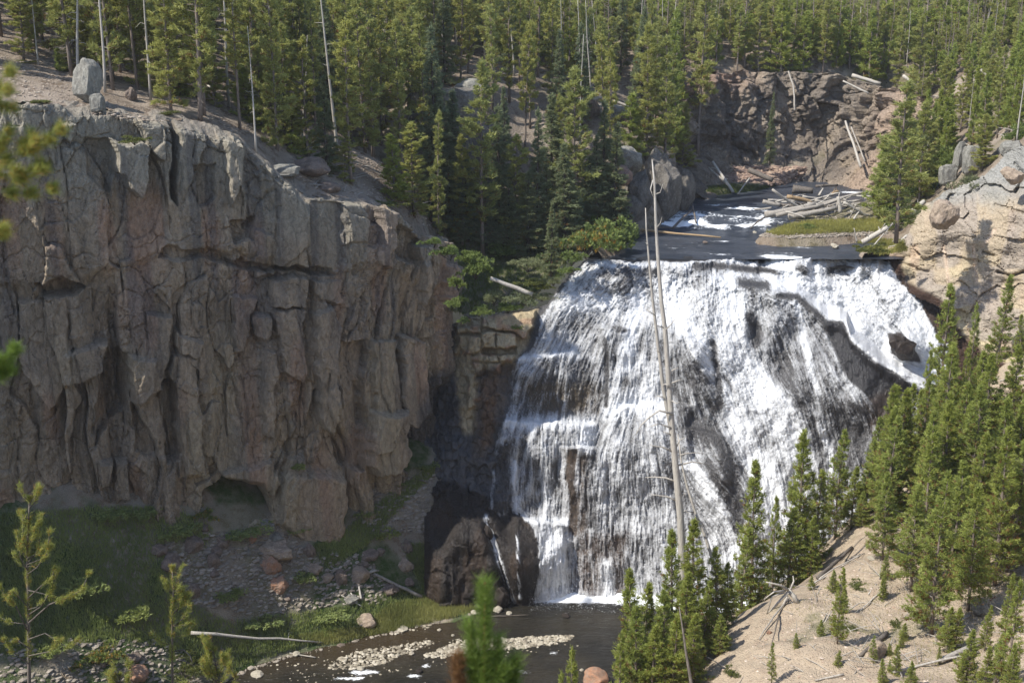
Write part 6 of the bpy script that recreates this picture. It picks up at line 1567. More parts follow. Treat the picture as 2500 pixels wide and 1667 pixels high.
LG = [(1197, 679, 1300, 719, 9, 12, 92.6, 91.8, "white smooth log lying on the grassy ledge left of the falls", M_dead, .0, 0), (1540, 560, 1760, 580, 7, 4, 106.5, 103, "long pale log floating across the dark river", mm['t'], 0, 0), (1545, 553, 1640, 556, 5, 3, 107.5, 107, "dark thin log above the long floating one", M_logdark, 0, 1),
      (1868, 549, 1945, 553, 5, 4, 109.2, 108.5, "thin brown log in the rapids below the jam", M_log, 0, 1), (1832, 558, 1872, 528, 3, 5, 108, 109.5, "dark crooked branch in the rapids", M_logdark, .04, 2), (1642, 558, 1692, 508, 7, 4, 108, 111.5, "dark leaning log at the left of the rapids", M_logdark, 0, 2), (1700, 545, 1690, 500, 4, 5, 109, 112, "dark snag stub standing in the rapids", M_logdark, 0, 1),
      (2105, 592, 2168, 555, 14, 12, 100, 99.5, "thick white root log at the right bank above the falls", M_dead, .0, 2), (2092, 592, 2085, 557, 4, 2, 100.5, 100.5, "thin white stick standing before the root log", M_dead, 0, 0), (2125, 610, 2160, 568, 4, 3, 98.5, 99.5, "pale stick in the grass under the root log", M_dead, 0, 0), (2195, 592, 2215, 575, 6, 8, 97.5, 98, "tangled pale roots at the foot of the big right bank pine", M_dead, 0, 3), (2225, 520, 2256, 492, 16, 12, 99.5, 100.5, "white bleached stump before the tan slope", M_dead, 0, 2),
      (0, 128, 72, 149, 9, 7, 88, 89, "grey log lying on the slope at the upper left corner", M_log, 0, 1), (470, 176, 542, 238, 5, 3, 93, 88, "white and dark fallen trunk on the bare slope left of centre", M_dead, 0, 1), (1438, 246, 1478, 237, 9, 8, 119, 119.5, "left arm of the grey arched log on the middle hill", M_log, 0, 1), (1476, 238, 1540, 262, 9, 5, 119.5, 118.5, "right arm of the grey arched log on the middle hill", M_log, 0, 2),
      (1495, 315, 1540, 330, 6, 6, 115, 115, "dark log lying under the hollow rock", M_logdark, 0, 0), (1490, 350, 1525, 352, 7, 6, 112, 112, "dark short log above the rounded river rock", M_logdark, 0, 0), (1340, 323, 1375, 325, 4, 3, 111, 111, "thin pale log beside the round grey boulder", M_dead, 0, 0), (994, 108, 1046, 50, 4, 5, 118, 120, "leaning bleached trunk crossing behind the tall spruce", M_dead, 0, 0), (1004, 78, 1022, 106, 5, 4, 118.5, 118.5, "short broken trunk crossing the leaning one", M_dead, 0, 0), (1042, 90, 1008, 160, 5, 7, 118, 117, "second leaning bleached trunk in the gully", M_dead, 0, 0),
      (1740, 395, 1790, 470, 7, 8, 124, 121, "mottled fallen trunk leaning down to the grassy edge", M_dead, 0, 2), (1730, 410, 1772, 446, 5, 6, 124, 122, "thin fallen trunk left of the mottled one", M_log, 0, 1), (1800, 475, 1830, 435, 3, 4, 121, 123, "forked pale sticks by the grassy edge", M_dead, 0, 2), (1828, 415, 1886, 440, 14, 12, 123.5, 122, "thick dark grey log stranded under the far cliff", M_logdark, 0, 2), (1935, 462, 1985, 466, 22, 14, 119, 118.5, "short dark broken trunk with an orange end at the bank", M_logdark, 0, 0), (1992, 455, 2045, 452, 7, 6, 120.5, 121, "dark log along the waterline behind the jam", M_logdark, 0, 1),
      (2064, 296, 2102, 408, 5, 7, 131.5, 125.5, "long pale trunk leaning down the right part of the far cliff", M_dead, 0, 1), (2078, 310, 2112, 395, 3, 4, 131, 127, "thinner trunk leaning beside the long pale one", M_log, 0, 0), (2058, 198, 2120, 228, 4, 5, 136, 134.5, "white thin trunk lying over the far cliff rim", M_dead, 0, 0), (2080, 184, 2150, 205, 9, 8, 139, 137.5, "thick white log on the plateau edge", M_dead, 0, 1), (2090, 196, 2155, 214, 5, 4, 137.5, 136.5, "dark log just below the thick white one", M_logdark, 0, 0), (1925, 175, 1940, 270, 4, 4, 137, 131.5, "bent grey trunk hanging over the far cliff", M_log, .04, 1), (1700, 185, 1722, 202, 3, 3, 136, 136, "small root sticking out of the far cliff rim", M_dead, 0, 1), (2205, 185, 2245, 218, 8, 6, 136, 134.5, "pale fallen trunk on the right plateau edge", M_dead, 0, 1),
      (2395, 170, 2420, 196, 6, 5, 118, 117.5, "broad pale log high on the right slope", M_dead, 0, 0),
      (912, 1400, 1030, 1456, 7, 10, None, None, "long grey log lying on the bank by the tan boulder", M_log, 0, 1), (880, 1404, 918, 1392, 9, 6, None, None, "short pale log crossing the upper end of the long one", M_dead, 0, 0), (876, 1430, 882, 1462, 5, 6, None, None, "short white stick standing among bank stones", M_dead, 0, 0), (856, 1446, 872, 1470, 4, 5, None, None, "white broken stick beside the standing one", M_dead, 0, 0), (833, 1452, 884, 1480, 3, 3, None, None, "thin pale stick below the white sticks", M_dead, 0, 0),
      (466, 1544, 786, 1567, 10, 4, None, None, "long thin bleached trunk lying along the river bank", M_dead, 0, 3), (700, 1592, 770, 1604, 3, 3, None, None, "small sticks in the water holding a pale stone", M_dead, 0, 1), (1200, 1504, 1290, 1500, 3, 2, None, None, "thin brown stick floating at the pool's edge", M_logdark, 0, 0),
      (1996, 1410, 2080, 1336, 11, 9, None, None, "thick brown grey log on the ridge above the sand", M_logdark, 0, 0), (2000, 1412, 2110, 1350, 4, 3, None, None, "thin pale branch along the sandy ridge", M_dead, .02, 0), (2150, 1285, 2185, 1255, 9, 8, None, None, "short brown log at the top of the sandy ridge", M_log, 0, 0), (1975, 1430, 2100, 1352, 5, 3, None, None, "pale root running down the ridge edge", M_dead, -.02, 0),
      (1853, 1560, 1925, 1462, 3, 6, None, None, "long thin root hanging down the sand", M_log, .03, 1), (1882, 1580, 1902, 1500, 2, 5, None, None, "thin dark root hanging below the tangle", M_logdark, 0, 0), (2100, 1600, 2165, 1545, 10, 14, None, None, "dark log half buried in the middle of the sandy slope", M_logdark, 0, 0), (2295, 1612, 2395, 1568, 15, 18, None, None, "large grey dark log in the lower right", M_log, 0, 2), (2180, 1640, 2390, 1590, 7, 6, None, None, "thin grey log below the large one", M_dead, 0, 1),
      (2100, 1490, 2165, 1430, 3, 4, None, None, "thin pale stick on the upper sand", M_dead, 0, 0), (2120, 1450, 2140, 1425, 4, 3, None, None, "forked pale stick near the ridge", M_dead, 0, 1), (2300, 1540, 2370, 1500, 5, 7, None, None, "grey log at the foot of the reddish pines", M_log, 0, 0), (2440, 930, 2500, 916, 3, 4, None, None, "thin bare branch at the right picture edge", M_dead, 0, 0), (2440, 1110, 2500, 1085, 12, 14, None, None, "grey log lying at the right edge in the stand", M_log, 0, 1), (1990, 1660, 2060, 1645, 5, 6, None, None, "pale stick at the bottom edge of the sand", M_log, 0, 0)]
for (a, b, c, d_, w0, w1, d0, d1, lab, mt, bend, st) in LG:
    if d0 is None:
        if 'float' in lab or 'in the water' in lab: d0, d1 = PXZ(a, b, 2.05)[1], PXZ(c, d_, 2.05)[1]
        else:
            d0, d1 = lo_at(a, b + w0 * .5)[1], lo_at(c, d_ + w1 * .5)[1]
            if abs(d1 - d0) > 7: d1 = d0 + math.copysign(3, d1 - d0)
        d0 -= .1; d1 -= .1
    elif b > 580 and a < 1400: d0 = min(d0, up_at_near(a, b)[1] - .3); d1 = min(d1, up_at_near(c, d_)[1] - .3)
    log(a, b, c, d_, w0, w1, d0, d1, lab, mt, None, "fallen_log", bend, st)
# root tangle on the sandy ridge
def pts_obj(name, label, cat, strokes, d, mat, group=None):
    foot = W(strokes[0][0][0], strokes[0][0][1], d)
    root = add(name, None, label=label, cat=cat, loc=tuple(foot), group=group)
    for i, st in enumerate(strokes):
        q, w0, w1 = st[:-2], st[-2], st[-1]
        dz = [0] + list(np.cumsum([random.uniform(-.18, .18) for _ in q[1:]]))
        Q = [W(a, b, d + k) for (a, b), k in zip(q, dz)]
        V, F = [], []; tube(Q, [(w0 + (w1 - w0) * j / (len(Q) - 1)) * .5 / FPX * d for j in range(len(Q))], 7, V, F)
        add("root" if 'root' in name else "branch", tube_mesh("root", np.array(V) - foot, F, [mat]), root)
pts_obj("root_tangle", "bleached root tangle with curling arms on the sandy ridge", "root", [[(1950, 1478), (1938, 1455), (1922, 1438), 14, 12], [(1924, 1440), (1905, 1428), (1888, 1424), (1870, 1420), 8, 3], [(1930, 1438), (1938, 1418), (1936, 1405), 7, 3], [(1918, 1442), (1890, 1444), (1865, 1462), 7, 2], [(1915, 1445), (1885, 1455), (1872, 1500), 7, 3], [(1925, 1445), (1900, 1470), (1860, 1515), 9, 6], [(1922, 1455), (1905, 1490), (1895, 1530), (1880, 1575), 6, 2]], lo_at(1930, 1470)[1] - .3, M_dead)
pts_obj("root_tangle", "dry grey roots spread at the base of the right bank pine", "root", [[(2200, 590), (2185, 600), (2170, 602), 5, 2], [(2200, 588), (2190, 580), (2178, 590), 4, 2], [(2202, 590), (2215, 600), 4, 2], [(2180, 545), (2170, 556), (2160, 575), 4, 2], [(2178, 530), (2165, 540), (2150, 562), 3, 2]], 97.6, M_dead)
# dead twigs littering the slopes
rs = np.random.RandomState(77)
P = scatter_px(900, [([(1750, 1640), (2180, 1270), (2500, 1200), (2500, 1667)], .3), ([(2200, 1000), (2500, 900), (2500, 1300), (2200, 1300)], .35)], zfun=loz, dr=(34, 80))
P2 = scatter_px(700, [([(60, 60), (500, 60), (500, 230), (60, 150)], .35), ([(700, 380), (1050, 430), (1040, 520), (760, 460)], .15), ([(1380, 180), (1640, 180), (1640, 330), (1380, 330)], .35), ([(1700, 390), (2150, 400), (2150, 465), (1700, 450)], .3), ([(1080, 150), (1300, 150), (1300, 330), (1080, 330)], .2), ([(2250, 100), (2500, 60), (2500, 330), (2280, 400)], .3)], zfun=upz, dr=(80, 160))
V, F = [], []
for p in np.r_[P, P2]:
    th = rs.uniform(0, 3.14); l = rs.uniform(.3, 1.6); dv = np.array([math.cos(th), math.sin(th), rs.uniform(-.1, .35)]) * l
    r_ = rs.uniform(.012, .035) * (1 if p[1] < 80 else 1.6)
    tube([p + [0, 0, .04], p + dv * .5 + [0, 0, .06], p + dv], [r_, r_ * .8, r_ * .4], 3, V, F, cap=False)
add("dead_twigs", tube_mesh("dead_twigs", V, F, [M_dead]), kind='stuff', label="bleached dead twigs littering the slopes", cat="twigs")

# ================================================================== BUSHES AND GRASS
M_willow = needle_mat("willow_leaves", (.25, .30, .08), (.11, .145, .04), dead=(.35, .22, .05), hue_var=.3)
M_sage = needle_mat("sage_leaves", (.26, .28, .13), (.13, .14, .07), hue_var=.2)
M_juniper = needle_mat("juniper_leaves", (.19, .20, .05), (.07, .085, .025), hue_var=.2)
M_bank = needle_mat("bank_leaves", (.36, .40, .12), (.19, .23, .07), hue_var=.3)
def bush_mesh(name, seed, mat, n=260, K=6, leaf=.10, wd=.05, drf=.0, flat=.8, nc=14):
    rs = np.random.RandomState(seed)
    cc = rs.normal(0, .42, (nc, 3)); cc[:, 2] = np.abs(cc[:, 2]) * flat + .15; rr = rs.uniform(.2, .38, nc)
    k = rs.randint(0, nc, n)
    d = rs.normal(0, 1, (n, 3)); d /= np.linalg.norm(d, axis=1)[:, None]; d[:, 2] = np.abs(d[:, 2]) * .9 + .02
    C = cc[k] + d * rr[k][:, None] * (.55 + .45 * rs.rand(n, 1) ** .5); C[:, 2] *= flat
    C[:, 2] = np.maximum(C[:, 2], .02)
    V = tufts(C, d, K, leaf, wd, rs, spread=1.4, up=.2)
    T = rs.rand(n) * .9 + np.where(rs.rand(n) < drf, 1.2, 0)
    fol = mk_mesh(name, V, np.arange(len(V)).reshape(-1, 3), {'tint': np.repeat(T, K * 3)}, False, [mat])
    V, F = [], []
    for c in cc[:9]:
        tube([(0, 0, -.2), c * .5 + [0, 0, 0], c], [.025, .016, .006], 3, V, F, cap=False)
    return dict(fol=fol, stem=tube_mesh(name + "_stems", V, F, [M_bark_dark]))
B_w = [bush_mesh("willow_bush", 200 + i, M_willow, 420, 6, .12, .07) for i in range(3)]
B_wo = bush_mesh("turning_bush", 210, M_willow, 420, 6, .12, .07, drf=.35)
B_s = [bush_mesh("sage_bush", 220 + i, M_sage, 320, 6, .14, .04) for i in range(2)]
B_j = [bush_mesh("juniper_bush", 230 + i, M_juniper, 320, 7, .13, .05, flat=.5) for i in range(2)]
B_b = [bush_mesh("bank_bush", 240 + i, M_bank, 320, 6, .13, .07, flat=.6) for i in range(2)]
def bush(px, py, wpx, hpx, zf, B, label, name="bush", group=None):
    p = up_at_near(px, py) if zf is upz else (lo_at(px, py) if zf is loz else W(px, py, zf))
    o = add(name, None, label=label, cat="bush", group=group, loc=tuple(p - np.array([0, 0, .1])))
    s = p[1] / FPX
    o.scale = (wpx * s / 1.5, wpx * s / 1.5, hpx * s / 1.05); o.rotation_euler = (0, 0, random.uniform(0, 6.28)); o.empty_display_size = .2
    add("foliage", B['fol'], o); add("stems", B['stem'], o)
    return o
BU = [(1150, 640, 70, 60, B_w[0], "round willow bush behind the ledge, left of the white log"), (1225, 625, 110, 70, B_w[1], "wide willow bush under the tall pine"), (1160, 668, 90, 80, B_w[2], "leafy bright bush above the upper end of the white log"), (1290, 655, 90, 50, B_s[0], "pale sage green bush left of the small lip spruce"), (1205, 735, 80, 60, B_s[1], "pale bush just below the white log"), (1280, 735, 90, 50, B_s[0], "olive bush on the block above the falls edge"), (1170, 765, 60, 44, B_w[0], "small green bush on the ledge corner"),
      (1240, 755, 70, 36, B_w[1], "low bright bush on the ledge rim"), (1130, 785, 40, 26, B_w[2], "tiny bush in the notch between cliff and ledge"), (1395, 640, 80, 60, B_w[1], "green bush overhanging the falls lip"), (1430, 612, 110, 90, B_wo, "orange tinged bush at the river edge"), (1500, 612, 110, 90, B_w[2], "bright green bush at the water above the lip"), (1470, 590, 110, 80, B_wo, "yellow and green bush behind the river edge bush"), (1350, 640, 70, 50, B_w[0], "green bush behind the small lip spruce"), (1100, 625, 60, 60, B_w[1], "dark leafy bush right behind the cliff end"), (1540, 590, 50, 70, B_w[0], "green bush touching the river rock"), (1330, 700, 50, 30, B_j[0], "low olive shrub at the wet edge of the falls"), (1120, 700, 60, 60, B_w[2], "shaded bush in the corner behind the cliff end"), (1110, 745, 60, 50, B_w[0], "shaded low bush under the cliff end"),
      (1352, 690, 60, 34, B_s[1], "olive bush hugging the wet rock at the upper left of the falls"), (1386, 662, 50, 30, B_w[0], "small green bush at the left end of the lip"), (1322, 728, 60, 30, B_s[0], "pale low bush beside the top left of the cascade"), (1300, 690, 90, 30, B_j[1], "grass like olive bush between log and falls"),
      (328, 345, 58, 30, B_j[0], "flat yellow green juniper on the sunlit block"), (92, 250, 56, 24, B_j[1], "flat juniper on the dusty slope at the far left"), (62, 152, 44, 14, B_j[0], "tiny juniper by the grey upper left log"), (395, 278, 60, 24, B_j[1], "low juniper at the foot of the broad cliff edge pine"), (935, 505, 80, 28, B_j[0], "dark low juniper on the rim right of the sunlit columns"), (1060, 596, 50, 40, B_w[1], "small green bush hanging on the cliff end"), (1085, 620, 40, 40, B_w[0], "bright bush on the corner of the cliff end"),
      (2265, 545, 90, 50, B_s[0], "grey green shrub creeping up the tan rock"), (2370, 470, 70, 60, B_s[1], "grey green shrub on the sunlit rock slope"), (2130, 612, 60, 36, B_j[0], "round grass like shrub on the right lip bank"), (1980, 560, 40, 22, B_w[0], "small round bush on the grassy bar"), (2190, 560, 60, 70, B_w[2], "green bush beside the big right bank pine"), (2240, 480, 120, 90, B_w[0], "dense green thicket on the right slope"), (2290, 420, 90, 80, B_w[1], "green thicket left of the standing stones"), (2480, 345, 60, 50, B_w[2], "bushy shrub at the far right by the pale trunk")]
for a, b, w_, h_, B, lab in BU: bush(a, b, w_ * (.78 if 1000 < a < 1400 else 1), h_ * (.7 if 1000 < a < 1400 else 1), upz, B, lab)
BL_ = [(270, 1255, 90, 36, B_b[0], "dark shrub under the cliff left of the upright block"), (350, 1250, 80, 36, B_b[1], "second dark shrub under the cliff"), (430, 1300, 90, 44, B_b[0], "low juniper left of the cave"), (590, 1300, 130, 40, B_b[1], "wide low juniper in front of the cave"), (495, 1262, 60, 40, B_wo, "rust coloured shrub at the left of the cave"), (740, 1412, 60, 40, B_b[0], "bright green bush right of the orange group"), (720, 1290, 60, 20, B_b[1], "green patch under the right foot of the cave"), (890, 1255, 50, 34, B_b[0], "green bush climbing the scree"), (980, 1180, 50, 24, B_b[1], "small bush high on the scree"), (940, 1310, 60, 50, B_b[0], "bush on the scree above the rubble heap"), (1045, 1140, 50, 24, B_b[1], "bush at the very top of the scree"),
       (240, 1610, 90, 60, B_wo, "orange green shrub at the bottom left"), (440, 1630, 120, 60, B_j[0], "low bush between the sparse pines at the bottom"), (560, 1455, 70, 50, B_b[1], "feathery grey bush in the middle of the bank"), (110, 1590, 90, 50, B_b[0], "dark bush at the left bottom"), (60, 1340, 90, 60, B_b[1], "rusty green bush at the left edge"), (200, 1440, 110, 70, B_b[0], "tall shaded grass like bush on the left bank"), (320, 1500, 100, 60, B_b[1], "shaded green bush above the bottom gravel"), (640, 1520, 90, 40, B_b[0], "dark bush above the river bank"), (800, 1500, 90, 36, B_b[1], "bush over the river edge"), (2200, 1530, 60, 30, B_j[1], "low yellow shrub on the sandy slope"), (2060, 1540, 60, 24, B_j[0], "reddish low shrub in the middle of the sand"), (2100, 1430, 70, 24, B_j[1], "dry low shrub near the sandy ridge"), (1790, 1640, 60, 30, B_j[1], "brown dry brush at the lower edge of the sand")]
for a, b, w_, h_, B, lab in BL_: bush(a, b, w_, h_, loz, B, lab)
for (a, b, d, w_, h_) in ((1178, 898, 89.4, 14, 26), (1138, 935, 89.6, 16, 20), (1148, 1000, 88.6, 12, 18), (729, 1142, 78.3, 34, 22), (300, 378, 76.4, 18, 22), (1262, 800, 89.0, 26, 18)):
    bush(a, b, w_, h_, d, B_b[0] if b > 600 else B_j[0], "small green tuft growing out of a crack in the " + ("cliff face" if a < 1000 else "rock beside the falls"), name="crack_plant", group="tufts growing in rock cracks")
# grass: blades in one mass each
def grass(name, P, h, mat, label, seed, K=5, wd=.035):
    rs = np.random.RandomState(seed)
    D_ = np.zeros((len(P), 3)); D_[:, 2] = 1.0
    n = len(P)
    V = tufts(P, D_, K, h, wd, rs, spread=.55, up=.5)
    T = np.repeat(np.clip(vn(P[:, 0] * .5, P[:, 1] * .5, seed) + rs.normal(0, .15, n), 0, 1.0), K * 3)
    return add(name, mk_mesh(name, V, np.arange(len(V)).reshape(-1, 3), {'tint': T}, False, [mat]), kind='stuff', label=label, cat="grass")
M_gr_y = needle_mat("dry_grass", (.40, .38, .11), (.24, .24, .07), hue_var=0)
M_gr_g = needle_mat("green_grass", (.15, .20, .045), (.07, .10, .03), hue_var=0)
M_gr_b = needle_mat("bank_grass", (.36, .36, .13), (.20, .22, .07), hue_var=0)
rs = np.random.RandomState(90)
P = scatter_px(4200, [([(1856, 566), (1910, 553), (1990, 541), (2080, 538), (2195, 535), (2215, 552), (2165, 566), (2000, 572), (1900, 577)], 1.0), ([(2090, 596), (2130, 584), (2205, 592), (2214, 612), (2150, 622), (2110, 616)], .35), ([(1120, 195), (1180, 200), (1170, 215), (1110, 210)], .03)], zfun=upz, dr=(92, 125))
grass("bar_grass", P, .32, M_gr_y, "yellow grass on the gravel bar above the falls", 1)
P = scatter_px(3600, [([(1722, 494), (1728, 458), (1800, 450), (1930, 462), (1925, 480), (1850, 492)], .55), ([(1100, 690), (1200, 650), (1400, 640), (1390, 670), (1300, 720), (1310, 745), (1160, 775), (1100, 760)], .8), ([(1090, 560), (1400, 560), (1400, 640), (1150, 680)], .5)], zfun=upz, dr=(88, 128))
grass("river_edge_grass", P, .28, M_gr_g, "green grass along the river edge and on the ledge", 2)
P = scatter_px(4200, [([(950, 1480), (1100, 1452), (1165, 1490), (1130, 1502), (1040, 1524), (950, 1545), (890, 1530)], 1.0), ([(700, 1560), (900, 1530), (950, 1545), (800, 1576)], .3)], zfun=loz, dr=(60, 92))
grass("point_grass", P, .34, M_gr_b, "pale sunlit grass on the point by the pool", 3)
P = scatter_px(26000, [([(0, 1260), (240, 1240), (420, 1240), (520, 1290), (500, 1340), (400, 1320), (420, 1420), (480, 1480), (560, 1520), (700, 1500), (860, 1480), (960, 1440), (1060, 1440), (1080, 1470), (950, 1500), (800, 1560), (700, 1592), (575, 1632), (480, 1600), (300, 1560), (0, 1600)], .8), ([(760, 1340), (840, 1300), (960, 1200), (1070, 1130), (1060, 1160), (960, 1260), (900, 1330), (800, 1390)], .16), ([(980, 1330), (1040, 1330), (1110, 1450), (1040, 1460)], .12)], zfun=loz, dr=(58, 92))
grass("bank_undergrowth", P, .30, M_bank, "dark green undergrowth covering the shaded bank", 4, K=4, wd=.055)
P = scatter_px(2600, [([(1900, 1480), (2100, 1400), (2180, 1300), (2500, 1250), (2500, 1667), (2200, 1667)], 1.0)], zfun=loz, dr=(34, 80))
grass("sand_weeds", P, .14, M_gr_y, "sparse dry weeds on the sandy slope", 5, K=3, wd=.02)

# ================================================================== FOREGROUND
M_shoot = bark_mat("orange_shoot", (.42, .20, .10), (.28, .15, .08))
def shoot(name, strokes, d, label, cat, needle, nlen, nw, nn, mat, tintf=None, bark=M_shoot, base=None, clump=0):
    """strokes: (points px, w0, w1, leafy from 0..1 along or None)"""
    rs = np.random.RandomState(len(label))
    foot = base if base is not None else W(strokes[0][0][0][0], strokes[0][0][0][1], d)
    root = add(name, None, label=label, cat=cat, loc=tuple(foot))
    for j, (q, w0, w1, lf) in enumerate(strokes):
        dz = np.array([0] + list(np.cumsum(rs.uniform(-.03, .03, len(q) - 1) * d * .15)))
        Q = np.array([W(a, b, d + k) for (a, b), k in zip(q, dz)])
        if j == 0 and base is not None: Q = np.r_[[base], Q]; w0s = w0
        V, F = [], []; tube(Q, [(w0 + (w1 - w0) * i / (len(Q) - 1)) * .5 / FPX * d for i in range(len(Q))], 7, V, F)
        st = add("trunk" if j == 0 else "branch", tube_mesh("stem", np.array(V) - foot, F, [bark]), root)
        if lf is None: continue
        L_ = np.r_[0, np.cumsum(np.linalg.norm(np.diff(Q, axis=0), axis=1))]
        n = max(6, int(nn * (1 - lf) * L_[-1]))
        t = L_[-1] * (lf + (1 - lf) * rs.rand(n))
        if clump: kc = max(3, int((1 - lf) * L_[-1] / clump)); cc_ = L_[-1] * (lf + (1 - lf) * (np.arange(kc) + rs.uniform(.1, .9, kc)) / kc); cc_[-1] = L_[-1]; t = np.clip(cc_[rs.randint(0, kc, n)] + rs.normal(0, clump * .22, n), 0, L_[-1])
        C = np.stack([np.interp(t, L_, Q[:, i]) for i in range(3)], -1)
        T_ = np.stack([np.interp(t + .02, L_, Q[:, i]) for i in range(3)], -1) - np.stack([np.interp(t - .02, L_, Q[:, i]) for i in range(3)], -1)
        T_ /= np.linalg.norm(T_, axis=1)[:, None] + 1e-9
        r = rs.normal(0, 1, (n, 3)); r -= (r * T_).sum(1)[:, None] * T_; r /= np.linalg.norm(r, axis=1)[:, None] + 1e-9
        Dv = T_ * .75 + r * .8
        T = rs.rand(n) * .9
        if tintf: T = tintf(j, t / L_[-1], T, rs)
        V = tufts(C, Dv, needle, nlen, nw, rs, spread=.25, up=.05)
        add("needles", mk_mesh("needles", V - foot, np.arange(len(V)).reshape(-1, 3), {'tint': np.repeat(T, needle * 3)}, False, [mat]), st)
    return root
gz = lambda x, y: float(loz(x, y))
b = W(1190, 1800, 7.0); 
shoot("pine_sapling", [([(1184, 2300), (1184, 1800), (1182, 1650), (1184, 1420)], 13, 6, .0), ([(1184, 1760), (1120, 1700), (1117, 1600)], 6, 4, .45), ([(1186, 1790), (1240, 1740), (1262, 1605)], 7, 4, .4), ([(1186, 1660), (1155, 1600), (1146, 1520)], 5, 3, .3), ([(1186, 1700), (1212, 1640), (1216, 1560)], 5, 3, .3), ([(1186, 1780), (1225, 1700), (1232, 1625)], 5, 3, .3), ([(1184, 1740), (1160, 1680), (1150, 1610)], 5, 3, .3)], 7.0,
      "blurred green pine tip with an orange stem in the foreground, bottom centre", "tree", 2, .092, .0036, 1900, M_front, lambda j, t, T, rs: np.where((j == 1), 1.6 + 0 * T, T), base=np.array([W(1184, 2000, 7.0)[0], 7.0, gz(-.6, 7.0)]))
def gold(j, t, T, rs): return np.where(rs.rand(len(T)) < .14, 1.5, T)
# golden branch at the upper left
shoot("pine_branch", [([(-160, 500), (-40, 440), (0, 398), (60, 370), (120, 340), (146, 318)], 7, 3, .55), ([(30, 386), (60, 350), (75, 330)], 3, 2, .3), ([(-60, 452), (10, 450), (60, 430), (100, 412)], 4, 2, .45), ([(-80, 462), (20, 470), (70, 474), (125, 462)], 4, 2, .45), ([(-40, 430), (0, 360), (20, 320)], 4, 2, .4), ([(-120, 480), (-60, 300), (-20, 240), (16, 222)], 5, 2, .5), ([(-60, 300), (0, 190), (22, 176)], 3, 2, .4), ([(-20, 240), (10, 262), (30, 262)], 3, 2, .3), ([(-120, 480), (-30, 560), (4, 560)], 4, 2, .4), ([(-120, 480), (-60, 600), (6, 575)], 4, 2, .5), ([(55, 372), (72, 360), (88, 345)], 2.5, 2, .2), ([(60, 430), (82, 420), (98, 398)], 2.5, 2, .2), ([(-60, 452), (0, 420), (36, 420)], 3, 2, .3)], 6.5,
      "golden green pine branch reaching in at the upper left edge", "branch", 4, .062, .0042, 900, M_gold, gold, bark=M_log, clump=.07)
shoot("pine_branch", [([(-140, 960), (-50, 930), (10, 890), (34, 855)], 5, 3, .5), ([(-50, 930), (0, 920), (26, 905)], 4, 2, .3), ([(-60, 900), (-10, 880), (20, 872)], 3, 2, .4)], 6.5, "small green pine branch tip at the left edge, lower one", "branch", 4, .062, .0042, 900, M_front, None, bark=M_log, clump=.07)
def sparse(label, d, strokes, seed, name="sparse_pine"):
    rr = random.Random(seed); st0 = strokes[0][0]
    for k in range(14):
        i = rr.randint(1, len(st0) - 2); f_ = rr.random(); x0 = st0[i][0] + (st0[i + 1][0] - st0[i][0]) * f_; y0 = st0[i][1] + (st0[i + 1][1] - st0[i][1]) * f_
        q_ = (y0 - st0[-1][1]) / 300; w_ = rr.choice((-1, 1)) * rr.uniform(14, 30 + 60 * min(1, q_)); u_ = rr.uniform(10, 50)
        strokes.append(([(x0, y0), (x0 + w_ * .6, y0 - u_ * .3), (x0 + w_, y0 - u_)], 2.5, 1.2, rr.uniform(.3, .7)))
    p = W(strokes[0][0][0][0], strokes[0][0][0][1], d)
    g = loz(p[0], p[1])
    return shoot(name, strokes, d, label, "tree", 4, .11, .010, 170, M_gold, lambda j, t, T, rs: np.where(rs.rand(len(T)) < .10, 1.5, T), bark=M_logdark, base=np.array([p[0] + .05, d, float(g) - .1]), clump=.32)
sparse("tall sparse pine with yellow lit tufts at the lower left", 24, [([(72, 1700), (70, 1560), (69, 1440), (66, 1350), (70, 1270), (72, 1216)], 13, 3, .6), ([(69, 1560), (110, 1545), (165, 1580), (190, 1560)], 3, 2, .5), ([(70, 1520), (120, 1475), (160, 1460), (200, 1440), (217, 1398)], 5, 2, .35), ([(70, 1500), (100, 1480), (125, 1440), (140, 1392)], 4, 2, .5), ([(68, 1460), (100, 1430), (128, 1410), (132, 1386)], 3, 2, .5), ([(68, 1400), (90, 1385), (115, 1350), (122, 1296)], 3, 2, .45), ([(66, 1390), (50, 1360), (42, 1300)], 3, 2, .5), ([(68, 1540), (40, 1480), (10, 1450), (0, 1430)], 4, 2, .5), ([(70, 1330), (82, 1310), (82, 1290)], 2, 1.5, .3), ([(68, 1340), (56, 1320), (56, 1250)], 2, 1.5, .3), ([(70, 1370), (95, 1340), (98, 1275)], 3, 1.5, .4), ([(68, 1480), (30, 1440), (20, 1460)], 3, 2, .5), ([(70, 1600), (120, 1590), (150, 1560)], 3, 2, .5), ([(70, 1620), (30, 1590), (10, 1560)], 3, 2, .5), ([(69, 1440), (110, 1450), (150, 1470)], 3, 2, .5), ([(200, 1440), (190, 1446), (170, 1458)], 2, 1, .0), ([(69, 1580), (40, 1560), (20, 1570)], 3, 2, .5)], 3)
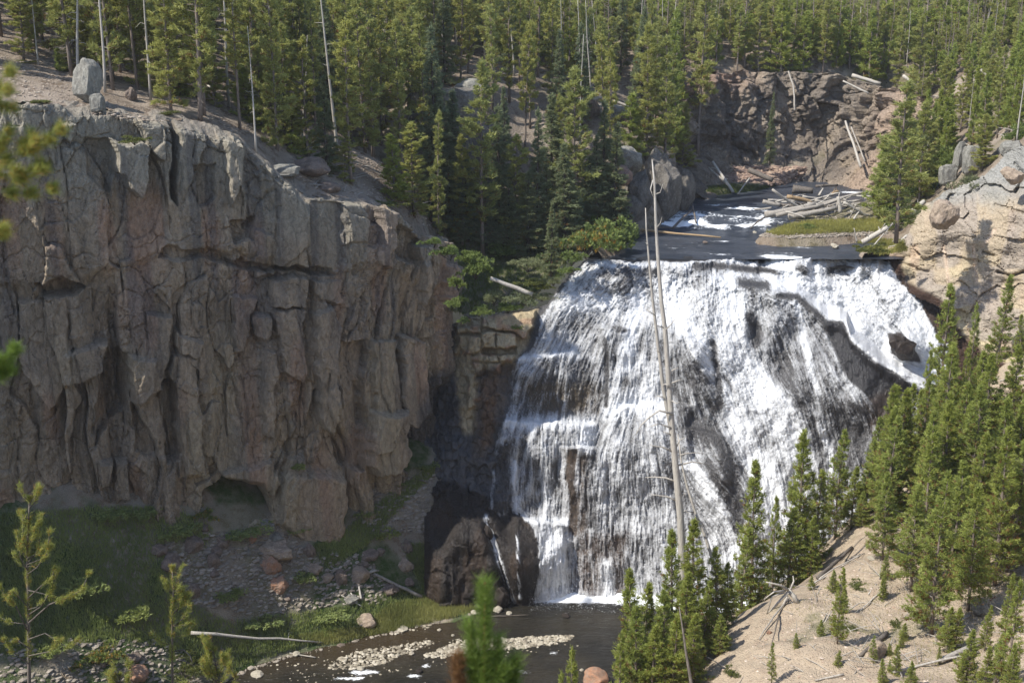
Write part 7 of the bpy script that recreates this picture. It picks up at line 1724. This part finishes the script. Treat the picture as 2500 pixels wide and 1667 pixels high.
sparse("thin leaning sparse pine with a green top, right of the tall sparse one", 25, [([(422, 1720), (420, 1600), (421, 1540), (420, 1490), (424, 1440), (420, 1385)], 8, 3, .72), ([(421, 1500), (440, 1480), (455, 1468), (462, 1450)], 3, 2, .4), ([(422, 1530), (445, 1510), (460, 1490)], 3, 2, .5), ([(424, 1450), (440, 1440), (452, 1448)], 3, 2, .3), ([(420, 1480), (408, 1470), (403, 1458)], 2, 1, None), ([(420, 1590), (448, 1585), (464, 1600), (470, 1620)], 4, 2, None), ([(420, 1620), (445, 1610), (475, 1625)], 4, 2, None), ([(420, 1560), (410, 1545), (412, 1530)], 2, 1, .4), ([(424, 1470), (446, 1462), (464, 1476)], 3, 2, .3), ([(422, 1440), (436, 1425), (446, 1436)], 3, 2, .1)], 4)
sparse("round tufted pine top at the bottom left of the river", 24, [([(560, 1760), (540, 1680), (526, 1620), (522, 1586)], 6, 3, .2), ([(535, 1670), (500, 1640), (492, 1612)], 4, 2, .2), ([(535, 1670), (560, 1640), (556, 1606)], 4, 2, .2), ([(530, 1660), (510, 1620), (508, 1595)], 3, 2, .2), ([(545, 1690), (580, 1660), (560, 1622)], 3, 2, .3), ([(540, 1690), (480, 1660), (440, 1667)], 5, 2, .8), ([(535, 1650), (545, 1620), (540, 1595)], 3, 2, .2)], 5)
sparse("little tufted pine tip at the bottom edge beside the orange boulder", 24, [([(300, 1760), (296, 1700), (292, 1648)], 5, 3, .2), ([(298, 1710), (316, 1680), (312, 1655)], 3, 2, .2), ([(298, 1710), (276, 1690), (270, 1664)], 3, 2, .2)], 6)
HAZE = .00017
# ================================================================== AIR
hz = bmesh.new(); bmesh.ops.create_cube(hz, size=1.0)
hme = bpy.data.meshes.new("haze"); hz.to_mesh(hme); hz.free()
m = NT("air"); vol = m.n("ShaderNodeVolumePrincipled", {'Density': HAZE, 'Color': (.93, .95, 1.0, 1)})
m.t.links.new(vol.outputs[0], m.out.inputs['Volume']); hme.materials.append(m.m)
hb = add("haze", hme, kind='stuff', label="thin bright air between the camera and the far forest", cat="haze")
hb.location = (0, 120, 36); hb.scale = (420, 420, 76)
